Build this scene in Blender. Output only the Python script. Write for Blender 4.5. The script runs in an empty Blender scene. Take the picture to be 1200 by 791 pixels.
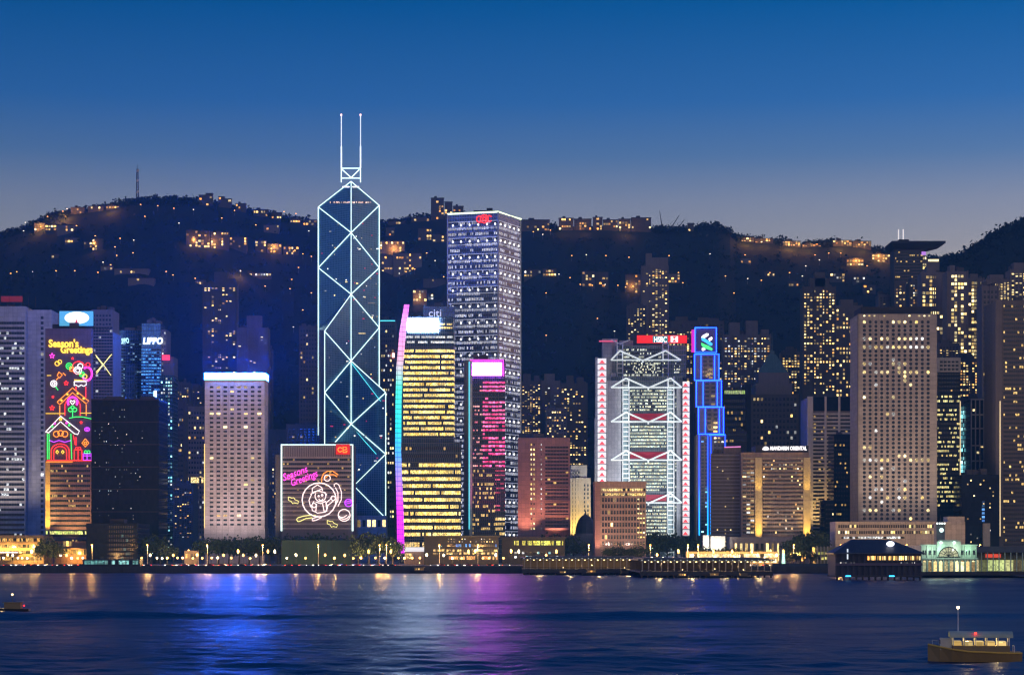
import bpy, math, random
import numpy as np
from mathutils import Vector

# ---------------------------------------------------------------- camera, world, sun, exposure
scene = bpy.context.scene
C = scene.collection
R = random.Random(11)
F = 2500.0      # focal length in photo pixels (photo 1200 wide)
EYE = 15.0      # eye height over the water
HY = 643.0      # photo row of the horizon
G = 4.0         # quay level
def X(px, Y): return (px - 600.0) / F * Y
def Z(py, Y): return EYE + (HY - py) / F * Y

cam = bpy.data.cameras.new('camera')
cam.sensor_width = 36.0
cam.lens = 36.0 * F / 1200.0
cam.shift_y = (HY - 395.5) / 1200.0
cam.clip_start = 1.0
cam.clip_end = 30000.0
camo = bpy.data.objects.new('camera', cam)
C.objects.link(camo)
camo.location = (0, 0, EYE)
camo.rotation_euler = (math.radians(90), 0, 0)
scene.camera = camo

SUN_EL, SUN_ROT = math.radians(6.0), math.radians(70.0)
world = bpy.data.worlds.new('World')
scene.world = world
world.use_nodes = True
wn = world.node_tree
wn.nodes.clear()
w_out = wn.nodes.new('ShaderNodeOutputWorld')
w_bg = wn.nodes.new('ShaderNodeBackground')
w_sky = wn.nodes.new('ShaderNodeTexSky')
w_sky.sky_type = 'NISHITA'
w_sky.sun_disc = False
w_sky.sun_elevation = SUN_EL
w_sky.sun_rotation = SUN_ROT
w_sky.air_density = 1.0
w_sky.dust_density = 0.6
w_sky.ozone_density = 3.0
w_tc = wn.nodes.new('ShaderNodeTexCoord')
w_sep = wn.nodes.new('ShaderNodeSeparateXYZ')
w_ramp = wn.nodes.new('ShaderNodeValToRGB')
w_mul = wn.nodes.new('ShaderNodeMixRGB'); w_mul.blend_type = 'MULTIPLY'; w_mul.inputs[0].default_value = 1.0
w_mr = wn.nodes.new('ShaderNodeMapRange')
w_mr.inputs['From Min'].default_value = 0.0
w_mr.inputs['From Max'].default_value = 0.5
wn.links.new(w_tc.outputs['Generated'], w_sep.inputs[0])
wn.links.new(w_sep.outputs['Z'], w_mr.inputs['Value'])
wn.links.new(w_mr.outputs[0], w_ramp.inputs[0])
wn.links.new(w_sky.outputs[0], w_mul.inputs[1])
wn.links.new(w_ramp.outputs[0], w_mul.inputs[2])
wn.links.new(w_mul.outputs[0], w_bg.inputs[0])
wn.links.new(w_bg.outputs[0], w_out.inputs[0])
w_bg.inputs[1].default_value = 0.15
cr = w_ramp.color_ramp                     # deepening blue of the dusk sky with height (position = 2 * sin(elevation))
cr.elements[0].position = 0.0
cr.elements[0].color = (1.7, 1.05, 0.92, 1)
cr.elements[1].position = 1.0
cr.elements[1].color = (0.22, 0.50, 1.0, 1)
for p, c in ((0.27, (2.35, 1.30, 1.10, 1)), (0.318, (1.72, 1.10, 1.14, 1)), (0.36, (0.74, 0.80, 1.15, 1)), (0.409, (0.24, 0.62, 1.20, 1)), (0.494, (0.0, 0.46, 0.98, 1)), (0.7, (0.08, 0.42, 1.0, 1))):
    e = cr.elements.new(p); e.color = c

sun = bpy.data.lights.new('sun', 'SUN')    # the last glow of a sun already down
sun.energy = 0.40
sun.angle = math.radians(30)
sun.color = (1.0, 0.74, 0.50)
suno = bpy.data.objects.new('sun', sun)
C.objects.link(suno)
suno.rotation_euler = (math.radians(74), 0, math.radians(28))

scene.view_settings.view_transform = 'Standard'
scene.view_settings.look = 'None'
scene.view_settings.exposure = 0.0
scene.view_settings.gamma = 1.0
scene.view_settings.use_curve_mapping = False
scene.cycles.max_bounces = 5
scene.cycles.diffuse_bounces = 2
scene.cycles.glossy_bounces = 2
scene.cycles.transmission_bounces = 2
scene.cycles.volume_bounces = 0
scene.cycles.sample_clamp_indirect = 3.0
scene.cycles.sample_clamp_direct = 0.0
scene.cycles.caustics_reflective = False
scene.cycles.caustics_refractive = False
scene.cycles.use_denoising = True
scene.cycles.use_light_tree = True
scene.cycles.filter_width = 1.3

# ---------------------------------------------------------------- node helpers and materials
class NT:
    def __init__(self, name):
        self.m = bpy.data.materials.new(name)
        self.m.use_nodes = True
        self.t = self.m.node_tree
        self.t.nodes.clear()
        self.out = self.t.nodes.new('ShaderNodeOutputMaterial')
    def n(self, kind, **kw):
        nd = self.t.nodes.new('ShaderNode' + kind)
        for k, v in kw.items(): setattr(nd, k, v)
        return nd
    def put(self, sock, v):
        if isinstance(v, bpy.types.NodeSocket): self.t.links.new(v, sock)
        elif v is not None: sock.default_value = v
    def math(self, op, a, b=None, c=None):
        nd = self.n('Math', operation=op)
        self.put(nd.inputs[0], a)
        if b is not None: self.put(nd.inputs[1], b)
        if c is not None: self.put(nd.inputs[2], c)
        return nd.outputs[0]
    def mix(self, fac, a, b, mode='MIX'):
        nd = self.n('MixRGB', blend_type=mode)
        self.put(nd.inputs[0], fac)
        self.put(nd.inputs[1], a if isinstance(a, bpy.types.NodeSocket) else (*a[:3], 1))
        self.put(nd.inputs[2], b if isinstance(b, bpy.types.NodeSocket) else (*b[:3], 1))
        return nd.outputs[0]
    def combine(self, x, y, z=0.0):
        nd = self.n('CombineXYZ')
        self.put(nd.inputs[0], x); self.put(nd.inputs[1], y); self.put(nd.inputs[2], z)
        return nd.outputs[0]
    def white(self, vec):
        nd = self.n('TexWhiteNoise', noise_dimensions='3D')
        self.put(nd.inputs['Vector'], vec)
        return nd.outputs['Value']
    def noise(self, vec, scale, detail=3.0, rough=0.6):
        nd = self.n('TexNoise')
        self.put(nd.inputs['Vector'], vec)
        nd.inputs['Scale'].default_value = scale
        nd.inputs['Detail'].default_value = detail
        nd.inputs['Roughness'].default_value = rough
        return nd.outputs[0]
    def principled(self, col, rough=0.6, metal=0.0, spec=0.5):
        p = self.n('BsdfPrincipled')
        self.put(p.inputs['Base Color'], col if isinstance(col, bpy.types.NodeSocket) else (*col[:3], 1))
        self.put(p.inputs['Roughness'], rough)
        self.put(p.inputs['Metallic'], metal)
        p.inputs['Specular IOR Level'].default_value = spec
        self.t.links.new(p.outputs[0], self.out.inputs[0])
        return p
    def uv(self):
        nd = self.n('UVMap'); s = self.n('SeparateXYZ')
        self.t.links.new(nd.outputs[0], s.inputs[0])
        return s.outputs[0], s.outputs[1]
    def rand(self):
        o = self.n('ObjectInfo'); g = self.n('NewGeometry')
        s = self.math('ADD', self.math('MULTIPLY', o.outputs['Random'], 7.13), g.outputs['Random Per Island'])
        return self.math('FRACT', s)

MATS = {}
def cached(fn):
    def w(name, *a, **k):
        if name not in MATS: MATS[name] = fn(name, *a, **k)
        return MATS[name]
    return w

@cached
def surf(name, col, rough=0.75, var=0.25, scale=0.15, metal=0.0, streak=0.25, panel=None, joint=0.6):
    """Weathered wall: blotches, rain streaks, and, if panel = (w, h), panel joints with a slight tone per panel."""
    t = NT(name)
    tc = t.n('TexCoord').outputs['Object']
    n1 = t.noise(tc, scale, 4)
    mp = t.n('Mapping'); mp.inputs['Scale'].default_value = (0.7, 0.7, 0.03)
    t.put(mp.inputs['Vector'], tc)
    n2 = t.noise(mp.outputs[0], 1.0, 3)
    f = t.math('ADD', t.math('MULTIPLY', t.math('SUBTRACT', n1, 0.5), 2 * var), t.math('MULTIPLY', t.math('SUBTRACT', n2, 0.5), 2 * streak))
    f = t.math('ADD', f, 1.0)
    if panel:
        u, v = t.uv()
        uu, vv = t.math('DIVIDE', u, panel[0]), t.math('DIVIDE', v, panel[1])
        cell = t.white(t.combine(t.math('FLOOR', uu), t.math('FLOOR', vv), 1.7))
        f = t.math('MULTIPLY', f, t.math('ADD', 0.9, t.math('MULTIPLY', cell, 0.2)))
        j = t.math('MAXIMUM', t.math('LESS_THAN', t.math('FRACT', uu), 0.10 / panel[0] + 0.02), t.math('LESS_THAN', t.math('FRACT', vv), 0.12 / panel[1] + 0.02))
        f = t.math('MULTIPLY', f, t.math('SUBTRACT', 1.0, t.math('MULTIPLY', j, 1.0 - joint)))
    vm = t.n('VectorMath', operation='SCALE')
    vm.inputs[0].default_value = col[:3]
    t.put(vm.inputs['Scale'], f)
    t.principled(vm.outputs[0], rough, metal)
    return t.m

@cached
def glass(name, col, rough=0.12, metal=0.75, gw=2.0, gh=3.8, mull=(0.1, 0.12, 0.15), mf=0.12, var=0.5, spec=0.5):
    """Curtain wall: reflective panes of slightly different tint and tilt, with mullions."""
    t = NT(name)
    u, v = t.uv()
    uu, vv = t.math('DIVIDE', u, gw), t.math('DIVIDE', v, gh)
    cell = t.white(t.combine(t.math('FLOOR', uu), t.math('FLOOR', vv), 0.3))
    j = t.math('MAXIMUM', t.math('LESS_THAN', t.math('FRACT', uu), mf), t.math('LESS_THAN', t.math('FRACT', vv), mf))
    k = t.math('ADD', 1.0 - var / 2, t.math('MULTIPLY', cell, var))
    vm = t.n('VectorMath', operation='SCALE'); vm.inputs[0].default_value = col[:3]; t.put(vm.inputs['Scale'], k)
    c = t.mix(j, vm.outputs[0], mull)
    p = t.principled(c, t.math('ADD', rough, t.math('MULTIPLY', j, 0.3)), t.math('MULTIPLY', t.math('SUBTRACT', 1.0, j), metal), spec)
    return t.m

def nosample(m):
    m.cycles.emission_sampling = 'NONE'
    return m

@cached
def lit(name, ca, cb, strength=1.0, spread=0.8):
    """A lit room behind a window: each window its own brightness and tint."""
    t = NT(name)
    r = t.rand()
    r2 = t.math('FRACT', t.math('MULTIPLY', r, 17.3))
    p = t.principled((0.03, 0.03, 0.035), 0.2)
    t.put(p.inputs['Emission Color'], t.mix(r, ca, cb))
    u, v = t.uv()
    nz = t.white(t.combine(t.math('FLOOR', t.math('MULTIPLY', u, 1.1)), t.math('FLOOR', t.math('MULTIPLY', v, 1.3)), r))
    s = t.math('MULTIPLY', t.math('ADD', (1.0 - spread) * 0.7, t.math('MULTIPLY', t.math('POWER', r2, 2.2), spread * 2.6)), strength)
    t.put(p.inputs['Emission Strength'], t.math('MULTIPLY', s, t.math('ADD', 0.6, t.math('MULTIPLY', nz, 0.8))))
    return nosample(t.m)

@cached
def band(name, p_cell, ca, cb, strength=1.0, cw=1.5, p_group=0.8, gl=(0.015, 0.02, 0.03), floor_on=1.0, mull=0.14):
    """One storey of ribbon window: some bays lit, some dark, by bay and by tenant."""
    t = NT(name)
    u, v = t.uv()
    o = t.n('ObjectInfo').outputs['Random']
    rr = t.math('MULTIPLY', o, 913.0)
    uu = t.math('DIVIDE', u, cw)
    c1 = t.white(t.combine(t.math('FLOOR', uu), rr, 0.0))
    c2 = t.white(t.combine(t.math('FLOOR', t.math('DIVIDE', uu, 5.0)), rr, 3.0))
    c3 = t.white(t.combine(t.math('FLOOR', t.math('MULTIPLY', uu, 2.0)), rr, t.math('FLOOR', t.math('MULTIPLY', v, 1.2))))
    fl = t.math('LESS_THAN', t.math('FRACT', t.math('MULTIPLY', o, 57.7)), floor_on)
    on = t.math('MULTIPLY', t.math('MULTIPLY', t.math('LESS_THAN', c1, p_cell), t.math('LESS_THAN', c2, p_group)), fl)
    fr = t.math('GREATER_THAN', t.math('FRACT', uu), mull)
    s = t.math('MULTIPLY', t.math('MULTIPLY', on, fr), t.math('ADD', 0.25, t.math('MULTIPLY', t.math('MULTIPLY', c3, t.math('ADD', c2, 0.35)), 1.5)))
    p = t.principled(t.mix(fr, (0.12, 0.12, 0.13), gl), 0.15)
    t.put(p.inputs['Emission Color'], t.mix(c1, ca, cb))
    t.put(p.inputs['Emission Strength'], t.math('MULTIPLY', s, strength))
    return nosample(t.m)

@cached
def glow(name, col, strength, sample=True):
    t = NT(name)
    p = t.principled(tuple(min(0.8, c * .5) for c in col), 0.5)
    t.put(p.inputs['Emission Color'], (*col, 1))
    t.put(p.inputs['Emission Strength'], strength)
    if not sample: nosample(t.m)
    return t.m

@cached
def led(name, stops, z0, z1, strength, cell=(1.2, 1.0)):
    """An LED-clad wall whose lamps change colour with height."""
    t = NT(name)
    tc = t.n('TexCoord').outputs['Object']
    s = t.n('SeparateXYZ'); t.put(s.inputs[0], tc)
    mr = t.n('MapRange'); t.put(mr.inputs['Value'], s.outputs[2])
    mr.inputs['From Min'].default_value = z0; mr.inputs['From Max'].default_value = z1
    rp = t.n('ValToRGB'); t.put(rp.inputs[0], mr.outputs[0])
    e = rp.color_ramp.elements
    e[0].position, e[0].color = stops[0][0], (*stops[0][1], 1)
    e[1].position, e[1].color = stops[-1][0], (*stops[-1][1], 1)
    for p_, c_ in stops[1:-1]:
        q = e.new(p_); q.color = (*c_, 1)
    u, v = t.uv()
    fu, fv = t.math('FRACT', t.math('DIVIDE', u, cell[0] * 3)), t.math('FRACT', t.math('DIVIDE', v, cell[1] * 3.6))
    g = t.math('MULTIPLY', t.math('GREATER_THAN', fu, 0.12), t.math('GREATER_THAN', fv, 0.2))
    p = t.principled((0.05, 0.05, 0.06), 0.4)
    t.put(p.inputs['Emission Color'], rp.outputs[0])
    t.put(p.inputs['Emission Strength'], t.math('MULTIPLY', t.math('ADD', 0.45, t.math('MULTIPLY', g, 0.55)), strength))
    return t.m

# ---------------------------------------------------------------- mesh builder
class MB:
    def __init__(self):
        self.v, self.f, self.uv, self.mi = [], [], [], []
    def face(self, pts, m=0, uv=None):
        i = len(self.v)
        self.v += [tuple(p) for p in pts]
        self.f.append(tuple(range(i, i + len(pts))))
        self.mi.append(m)
        if uv is None:
            a = Vector(pts[0]); nrm = Vector((0, 0, 0))
            for k in range(1, len(pts) - 1):
                nrm += (Vector(pts[k]) - a).cross(Vector(pts[k + 1]) - a)
            nrm.normalize() if nrm.length > 1e-9 else None
            if abs(nrm.z) > 0.9: uv = [(p[0], p[1]) for p in pts]
            else:
                t = Vector((-nrm.y, nrm.x, 0)); t.normalize()
                uv = [(p[0] * t.x + p[1] * t.y, p[2]) for p in pts]
        self.uv += uv
        return self
    def box(self, x0, x1, y0, y1, z0, z1, m=0):
        a = [(x0, y0), (x1, y0), (x1, y1), (x0, y1)]
        return self.prism(a, z0, z1, m)
    def prism(self, poly, z0, z1, m=0, top=None):
        n = len(poly)
        zt = z1 if isinstance(z1, (list, tuple)) else [z1] * n
        q = top or poly
        for i in range(n):
            j = (i + 1) % n
            self.face([(*poly[i], z0), (*poly[j], z0), (*q[j], zt[j]), (*q[i], zt[i])], m)
        self.face([(*q[i], zt[i]) for i in range(n)], m)
        self.face([(*poly[i], z0) for i in reversed(range(n))], m)
        return self
    def cyl(self, cx, cy, z0, z1, r0, r1=None, n=8, m=0):
        r1 = r0 if r1 is None else r1
        a = [(cx + r0 * math.cos(2 * math.pi * k / n), cy + r0 * math.sin(2 * math.pi * k / n)) for k in range(n)]
        b = [(cx + r1 * math.cos(2 * math.pi * k / n), cy + r1 * math.sin(2 * math.pi * k / n)) for k in range(n)]
        return self.prism(a, z0, z1, m, top=b)
    def tube(self, pts, r, n=5, m=0, closed=False):
        pts = [Vector(p) for p in pts]
        k = len(pts)
        rs = r if isinstance(r, (list, tuple)) else [r] * k
        rings = []
        for i in range(k):
            if closed: d = pts[(i + 1) % k] - pts[i - 1]
            else: d = pts[min(i + 1, k - 1)] - pts[max(i - 1, 0)]
            if d.length < 1e-9: d = Vector((0, 0, 1))
            d.normalize()
            up = Vector((0, 1, 0)) if abs(d.y) < 0.9 else Vector((1, 0, 0))
            a = d.cross(up); a.normalize(); b = d.cross(a)
            rings.append([pts[i] + (a * math.cos(2 * math.pi * q / n) + b * math.sin(2 * math.pi * q / n)) * rs[i] for q in range(n)])
        base = len(self.v)
        for rg in rings: self.v += [tuple(p) for p in rg]
        segs = k if closed else k - 1
        for i in range(segs):
            for q in range(n):
                i2 = (i + 1) % k
                self.f.append((base + i * n + q, base + i * n + (q + 1) % n, base + i2 * n + (q + 1) % n, base + i2 * n + q))
                self.mi.append(m); self.uv += [(0, 0)] * 4
        if not closed:
            self.f.append(tuple(base + q for q in range(n))); self.mi.append(m); self.uv += [(0, 0)] * n
            self.f.append(tuple(base + (k - 1) * n + q for q in reversed(range(n)))); self.mi.append(m); self.uv += [(0, 0)] * n
        return self
    def mesh(self, name, mats):
        me = bpy.data.meshes.new(name)
        me.from_pydata(self.v, [], self.f)
        for m in (mats if isinstance(mats, (list, tuple)) else [mats]): me.materials.append(m)
        me.polygons.foreach_set('material_index', self.mi)
        ul = me.uv_layers.new(name='UVMap')
        ul.data.foreach_set('uv', np.array(self.uv, dtype=np.float32).ravel())
        me.update()
        return me
    def build(self, name, mats, parent=None, loc=(0, 0, 0)):
        o = bpy.data.objects.new(name, self.mesh(name, mats))
        C.objects.link(o)
        o.location = loc
        if parent: o.parent = parent
        return o

def tag(o, label=None, cat=None, group=None, kind=None):
    if label: o['label'] = label
    if cat: o['category'] = cat
    if group: o['group'] = group
    if kind: o['kind'] = kind
    return o
def empty(name, label, cat, loc=(0, 0, 0), group=None, rot=0.0):
    o = bpy.data.objects.new(name, None)
    o.empty_display_size = 2
    C.objects.link(o)
    o.location = loc
    o.rotation_euler = (0, 0, rot)
    return tag(o, label, cat, group)
def put(name, mesh, parent, loc=(0, 0, 0)):
    o = bpy.data.objects.new(name, mesh)
    C.objects.link(o)
    o.parent = parent
    o.location = loc
    return o
def dup(root, loc, label=None, group=None, rotz=None, scale=None):
    r = root.copy(); C.objects.link(r)
    r.location = loc
    if rotz is not None: r.rotation_euler = (0, 0, rotz)
    if scale is not None: r.scale = scale if isinstance(scale, (tuple, list)) else (scale,) * 3
    if label: r['label'] = label
    if group: r['group'] = group
    for ch in list(root.children):
        c = ch.copy(); C.objects.link(c); c.parent = r
        for g in list(ch.children):
            d = g.copy(); C.objects.link(d); d.parent = c
    return r

def text_mesh(name, s, size, depth, mat, width=None, shear=0.0, thick=0.0):
    cu = bpy.data.curves.new(name, 'FONT')
    cu.body = s; cu.size = size; cu.extrude = depth / 2; cu.shear = shear; cu.offset = thick
    cu.align_x = 'LEFT'; cu.align_y = 'BOTTOM_BASELINE'; cu.resolution_u = 3
    tmp = bpy.data.objects.new('tmp_text', cu); C.objects.link(tmp)
    dg = bpy.context.evaluated_depsgraph_get(); dg.update()
    me = bpy.data.meshes.new_from_object(tmp.evaluated_get(dg))
    bpy.data.objects.remove(tmp); bpy.data.curves.remove(cu)
    n = len(me.vertices); co = np.empty(n * 3); me.vertices.foreach_get('co', co); co = co.reshape(-1, 3)
    x0 = co[:, 0].min(); w = co[:, 0].max() - x0
    k = (width / w) if width else 1.0
    out = np.stack([(co[:, 0] - x0) * k, -co[:, 2], co[:, 1]], 1)      # stand the lettering up, facing -y
    me.vertices.foreach_set('co', out.ravel()); me.name = name
    me.materials.clear(); me.materials.append(mat)
    me.update()
    return me
# ---------------------------------------------------------------- palette
M_GREY = surf('concrete_grey', (0.30, 0.28, 0.30), 0.8)
M_PALE = surf('concrete_pale', (0.50, 0.46, 0.42), 0.8, panel=(3.6, 3.5))
M_HOTEL = surf('hotel_cladding', (0.66, 0.58, 0.60), 0.75, panel=(4.6, 3.6), streak=0.15)
M_PINK = surf('pink_granite', (0.36, 0.20, 0.18), 0.6, panel=(3.0, 3.6), streak=0.15)
M_BROWN = surf('brown_stone', (0.38, 0.27, 0.22), 0.7, panel=(2.5, 3.4))
M_TAUPE = surf('taupe_stone', (0.15, 0.12, 0.10), 0.6, panel=(2.0, 3.8))
M_DARKB = surf('dark_block', (0.030, 0.028, 0.034), 0.7)
M_NIGHT = surf('dim_block', (0.105, 0.09, 0.08), 0.8)
M_MAUVE = surf('mauve_block', (0.20, 0.165, 0.15), 0.8)
M_CREAM = surf('cream_stone', (0.52, 0.46, 0.34), 0.75)
M_STEEL = surf('grey_steel', (0.42, 0.43, 0.46), 0.45, metal=0.3, var=0.1, streak=0.1)
M_PANEL = surf('aluminium_panel', (0.34, 0.35, 0.40), 0.45, metal=0.35, panel=(2.6, 3.4), streak=0.1)
M_BLACK = surf('black_metal', (0.03, 0.03, 0.035), 0.5, var=0.1, streak=0.05)
M_TIN = surf('pier_roof_sheet', (0.10, 0.12, 0.14), 0.6)
M_WHITEP = surf('white_paint', (0.72, 0.72, 0.70), 0.55, streak=0.3)
M_GREENP = surf('pale_green_paint', (0.50, 0.62, 0.48), 0.6)
M_COPPER = surf('green_copper_roof', (0.09, 0.17, 0.16), 0.6, panel=(1.2, 50))
M_DOME = surf('dark_dome_copper', (0.06, 0.07, 0.10), 0.55)
M_ROAD = surf('asphalt', (0.05, 0.05, 0.052), 0.85)
M_PAVE = surf('paving', (0.16, 0.15, 0.14), 0.85, panel=(1.5, 1.5))
M_QUAY = surf('quay_stone', (0.07, 0.068, 0.07), 0.9, streak=0.4)
M_FENCE = surf('hoarding_sheet', (0.05, 0.07, 0.09), 0.7, panel=(2.4, 10))
M_BARK = surf('bark', (0.06, 0.045, 0.035), 0.9)
M_GLASS = glass('dark_glass', (0.05, 0.07, 0.11), gw=1.6, gh=3.6)
M_PANE = glass('window_pane', (0.035, 0.04, 0.055), 0.15, 0.4, gw=1.2, gh=9, mf=0.1, mull=(0.06, 0.06, 0.06))
M_BLUEG = glass('blue_glass', (0.14, 0.30, 0.62), gw=2.2, gh=3.7, mull=(0.10, 0.16, 0.26), mf=0.16)
M_BOCG = glass('reflective_grid_glass', (0.05, 0.18, 0.26), gw=2.05, gh=2.05, mull=(0.09, 0.17, 0.20), mf=0.2, metal=0.6, rough=0.18)
M_BLKG = glass('black_glass', (0.014, 0.020, 0.034), gw=1.5, gh=3.6, mull=(0.008, 0.010, 0.014), metal=0.0, rough=0.08, spec=0.12)
M_TEALG = glass('teal_glass', (0.10, 0.26, 0.30), gw=1.6, gh=3.4, mull=(0.15, 0.2, 0.22))

WARM = ((1.0, 0.62, 0.16), (1.0, 0.78, 0.36))
AMBER = ((1.0, 0.42, 0.08), (1.0, 0.66, 0.22))
COOL = ((0.85, 0.93, 1.0), (1.0, 0.95, 0.8))
L_WARM = lit('lit_warm', *WARM, 1.9)
L_AMBER = lit('lit_amber', *AMBER, 1.8)
L_COOL = lit('lit_cool', *COOL, 1.1)
L_GOLD = lit('lit_gold', (1.0, 0.66, 0.16), (1.0, 0.85, 0.45), 1.8, 0.6)
L_TEAL = lit('lit_teal', (0.2, 0.85, 1.0), (0.5, 1.0, 1.0), 1.5)
L_BLUE = lit('lit_blue', (0.08, 0.3, 1.0), (0.2, 0.55, 1.0), 0.7)

E_WHITE = glow('lamp_white', (1.0, 0.96, 0.88), 3.0)
E_STRIP = glow('strip_mint', (0.74, 1.0, 0.92), 1.7)
E_SODIUM = glow('lamp_sodium', (1.0, 0.42, 0.08), 14.0)
E_SODIUM_FAR = glow('lamp_sodium_far', (1.0, 0.40, 0.08), 5.0, False)
E_HEAD = glow('headlamp', (1.0, 0.93, 0.8), 8.0, False)
E_TAIL = glow('tail_lamp', (1.0, 0.03, 0.02), 5.0, False)
E_RED = glow('neon_red', (1.0, 0.03, 0.03), 2.4)
E_ORANGE = glow('neon_orange', (1.0, 0.28, 0.03), 2.2)
E_YELLOW = glow('neon_yellow', (1.0, 0.62, 0.06), 2.0)
E_GREEN = glow('neon_green', (0.06, 1.0, 0.16), 1.6)
E_MAGENTA = glow('neon_magenta', (1.0, 0.06, 0.62), 2.2)
E_VIOLET = glow('neon_violet', (0.55, 0.06, 1.0), 2.0)
E_PINKW = glow('neon_pale_pink', (1.0, 0.75, 0.72), 1.9)
E_NWHITE = glow('neon_white', (1.0, 0.95, 0.95), 2.0)
E_BLUEN = glow('neon_blue', (0.006, 0.040, 1.0), 15.0)
E_CYANN = glow('neon_cyan', (0.10, 0.75, 0.85), 1.5)
E_LEMON = glow('neon_lemon', (1.0, 0.9, 0.3), 1.5)

# ---------------------------------------------------------------- water, quay, roads, hills
def tube_wave(P, Q):
    """Open-water ripples: a sum of many small directional waves, plus two low boat wakes crossing the harbour."""
    rs = np.random.RandomState(4)
    h = np.zeros_like(P)
    for k in range(46):
        lam = 3.2 * (1.085 ** k) * rs.uniform(0.9, 1.1)
        th = rs.normal(math.radians(90), 0.55)
        kx, ky = 2 * math.pi / lam * math.cos(th), 2 * math.pi / lam * math.sin(th)
        near = np.clip((lam * 260 / np.maximum(Q, 1)) / 3.0 - 0.4, 0, 1)   # waves finer than the mesh are left to roughness
        h += near * 0.0150 * lam ** 0.36 * np.sin(kx * P + ky * Q + rs.uniform(0, 6.28))
    h *= 0.75 + 0.5 * np.sin(P * 0.011 + 1.3 * np.sin(Q * 0.006)) * np.sin(Q * 0.009 + P * 0.002)
    for y0, slope, curve, amp, wd in ((470, 0.020, 0.00012, 1.3, 6.0), (600, 0.06, 0.0001, 0.5, 8.0), (455, 0.020, 0.00012, -0.35, 6.0)):
        d = (Q - (y0 + slope * P + curve * P * P)) / wd
        h += amp * np.exp(-d * d) * (0.8 + 0.2 * np.sin(P * 0.05))
    return h

def build_water():
    rows = np.concatenate([np.linspace(-400, 150, 40), EYE * F / np.linspace(EYE * F / 150, EYE * F / 1330, 640)[1:], [1345, 1500]])
    cols = np.concatenate([np.linspace(-9000, -770, 50), np.linspace(-760, 760, 460), np.linspace(770, 9000, 50)])
    px, YY = np.meshgrid(cols, rows)
    XX = px / F * np.maximum(YY, 220.0)
    ZZ = tube_wave(XX, YY)
    fade = np.clip((1345 - YY) / 60, 0, 1)
    fade = fade * np.clip((900 - np.abs(px)) / 140, 0, 1) * np.clip((YY - 120) / 60, 0, 1)
    co = np.stack([XX, YY, ZZ * fade], -1).reshape(-1, 3)
    nr, nc = len(rows), len(cols)
    i = np.arange((nr - 1) * (nc - 1)); r, c = i // (nc - 1), i % (nc - 1)
    a = r * nc + c
    faces = np.stack([a, a + 1, a + nc + 1, a + nc], 1)
    me = bpy.data.meshes.new('water')
    me.from_pydata(co.tolist(), [], faces.tolist())
    me.polygons.foreach_set('use_smooth', [True] * len(faces))
    t = NT('harbour_water')
    tc = t.n('TexCoord').outputs['Object']
    mp = t.n('Mapping'); mp.inputs['Scale'].default_value = (0.22, 0.30, 0.3); t.put(mp.inputs['Vector'], tc)
    nz = t.noise(mp.outputs[0], 1.0, 4, 0.65)
    mp2 = t.n('Mapping'); mp2.inputs['Scale'].default_value = (0.006, 0.022, 0.1); t.put(mp2.inputs['Vector'], tc)
    big = t.noise(mp2.outputs[0], 1.0, 3, 0.55)
    bp = t.n('Bump'); bp.inputs['Strength'].default_value = 0.30; bp.inputs['Distance'].default_value = 0.5
    mp3 = t.n('Mapping'); mp3.inputs['Scale'].default_value = (0.5, 0.75, 0.5); t.put(mp3.inputs['Vector'], tc)
    t.put(bp.inputs['Height'], t.math('ADD', nz, t.math('MULTIPLY', t.noise(mp3.outputs[0], 1.0, 2, 0.6), 0.8)))
    p = t.principled((0.001, 0.062, 0.165), t.math('ADD', 0.24, t.math('MULTIPLY', big, 0.20)), 0.0, 0.22)
    p.inputs['IOR'].default_value = 1.25
    t.put(p.inputs['Normal'], bp.outputs[0])
    me.materials.append(t.m); me.update()
    o = bpy.data.objects.new('water', me); C.objects.link(o)
    tag(o, kind='structure')
build_water()

QY = 1316.0
m = MB(); m.face([(-5000, QY, G), (5000, QY, G), (5000, 6000, G), (-5000, 6000, G)])
tag(m.build('ground', M_PAVE), kind='structure')
m = MB(); m.box(-800, 800, QY - 1.2, QY - 0.01, -3, G + 0.3)
for k in range(160):
    m.box(-800 + k * 10, -799.3 + k * 10, QY - 1.7, QY - 1.21, -3, G - 0.4)
tag(m.build('quay', M_QUAY), kind='structure')
m = MB(); m.face([(-800, QY + 24, G + .006), (800, QY + 24, G + .006), (800, QY + 46, G + .006), (-800, QY + 46, G + .006)])
tag(m.build('road', M_ROAD), kind='structure')
m = MB()
for k in range(320): m.face([(-800 + k * 5, QY + 34.9, G + .012), (-797.5 + k * 5, QY + 34.9, G + .012), (-797.5 + k * 5, QY + 35.1, G + .012), (-800 + k * 5, QY + 35.1, G + .012)])
tag(m.build('road_marking', M_WHITEP), kind='structure')
m = MB(); m.box(-800, 800, QY + 23.6, QY + 24, G - .2, G + .14); m.box(-800, 800, QY + 46, QY + 46.4, G - .2, G + .14)
tag(m.build('kerb', M_QUAY), kind='structure')

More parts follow.
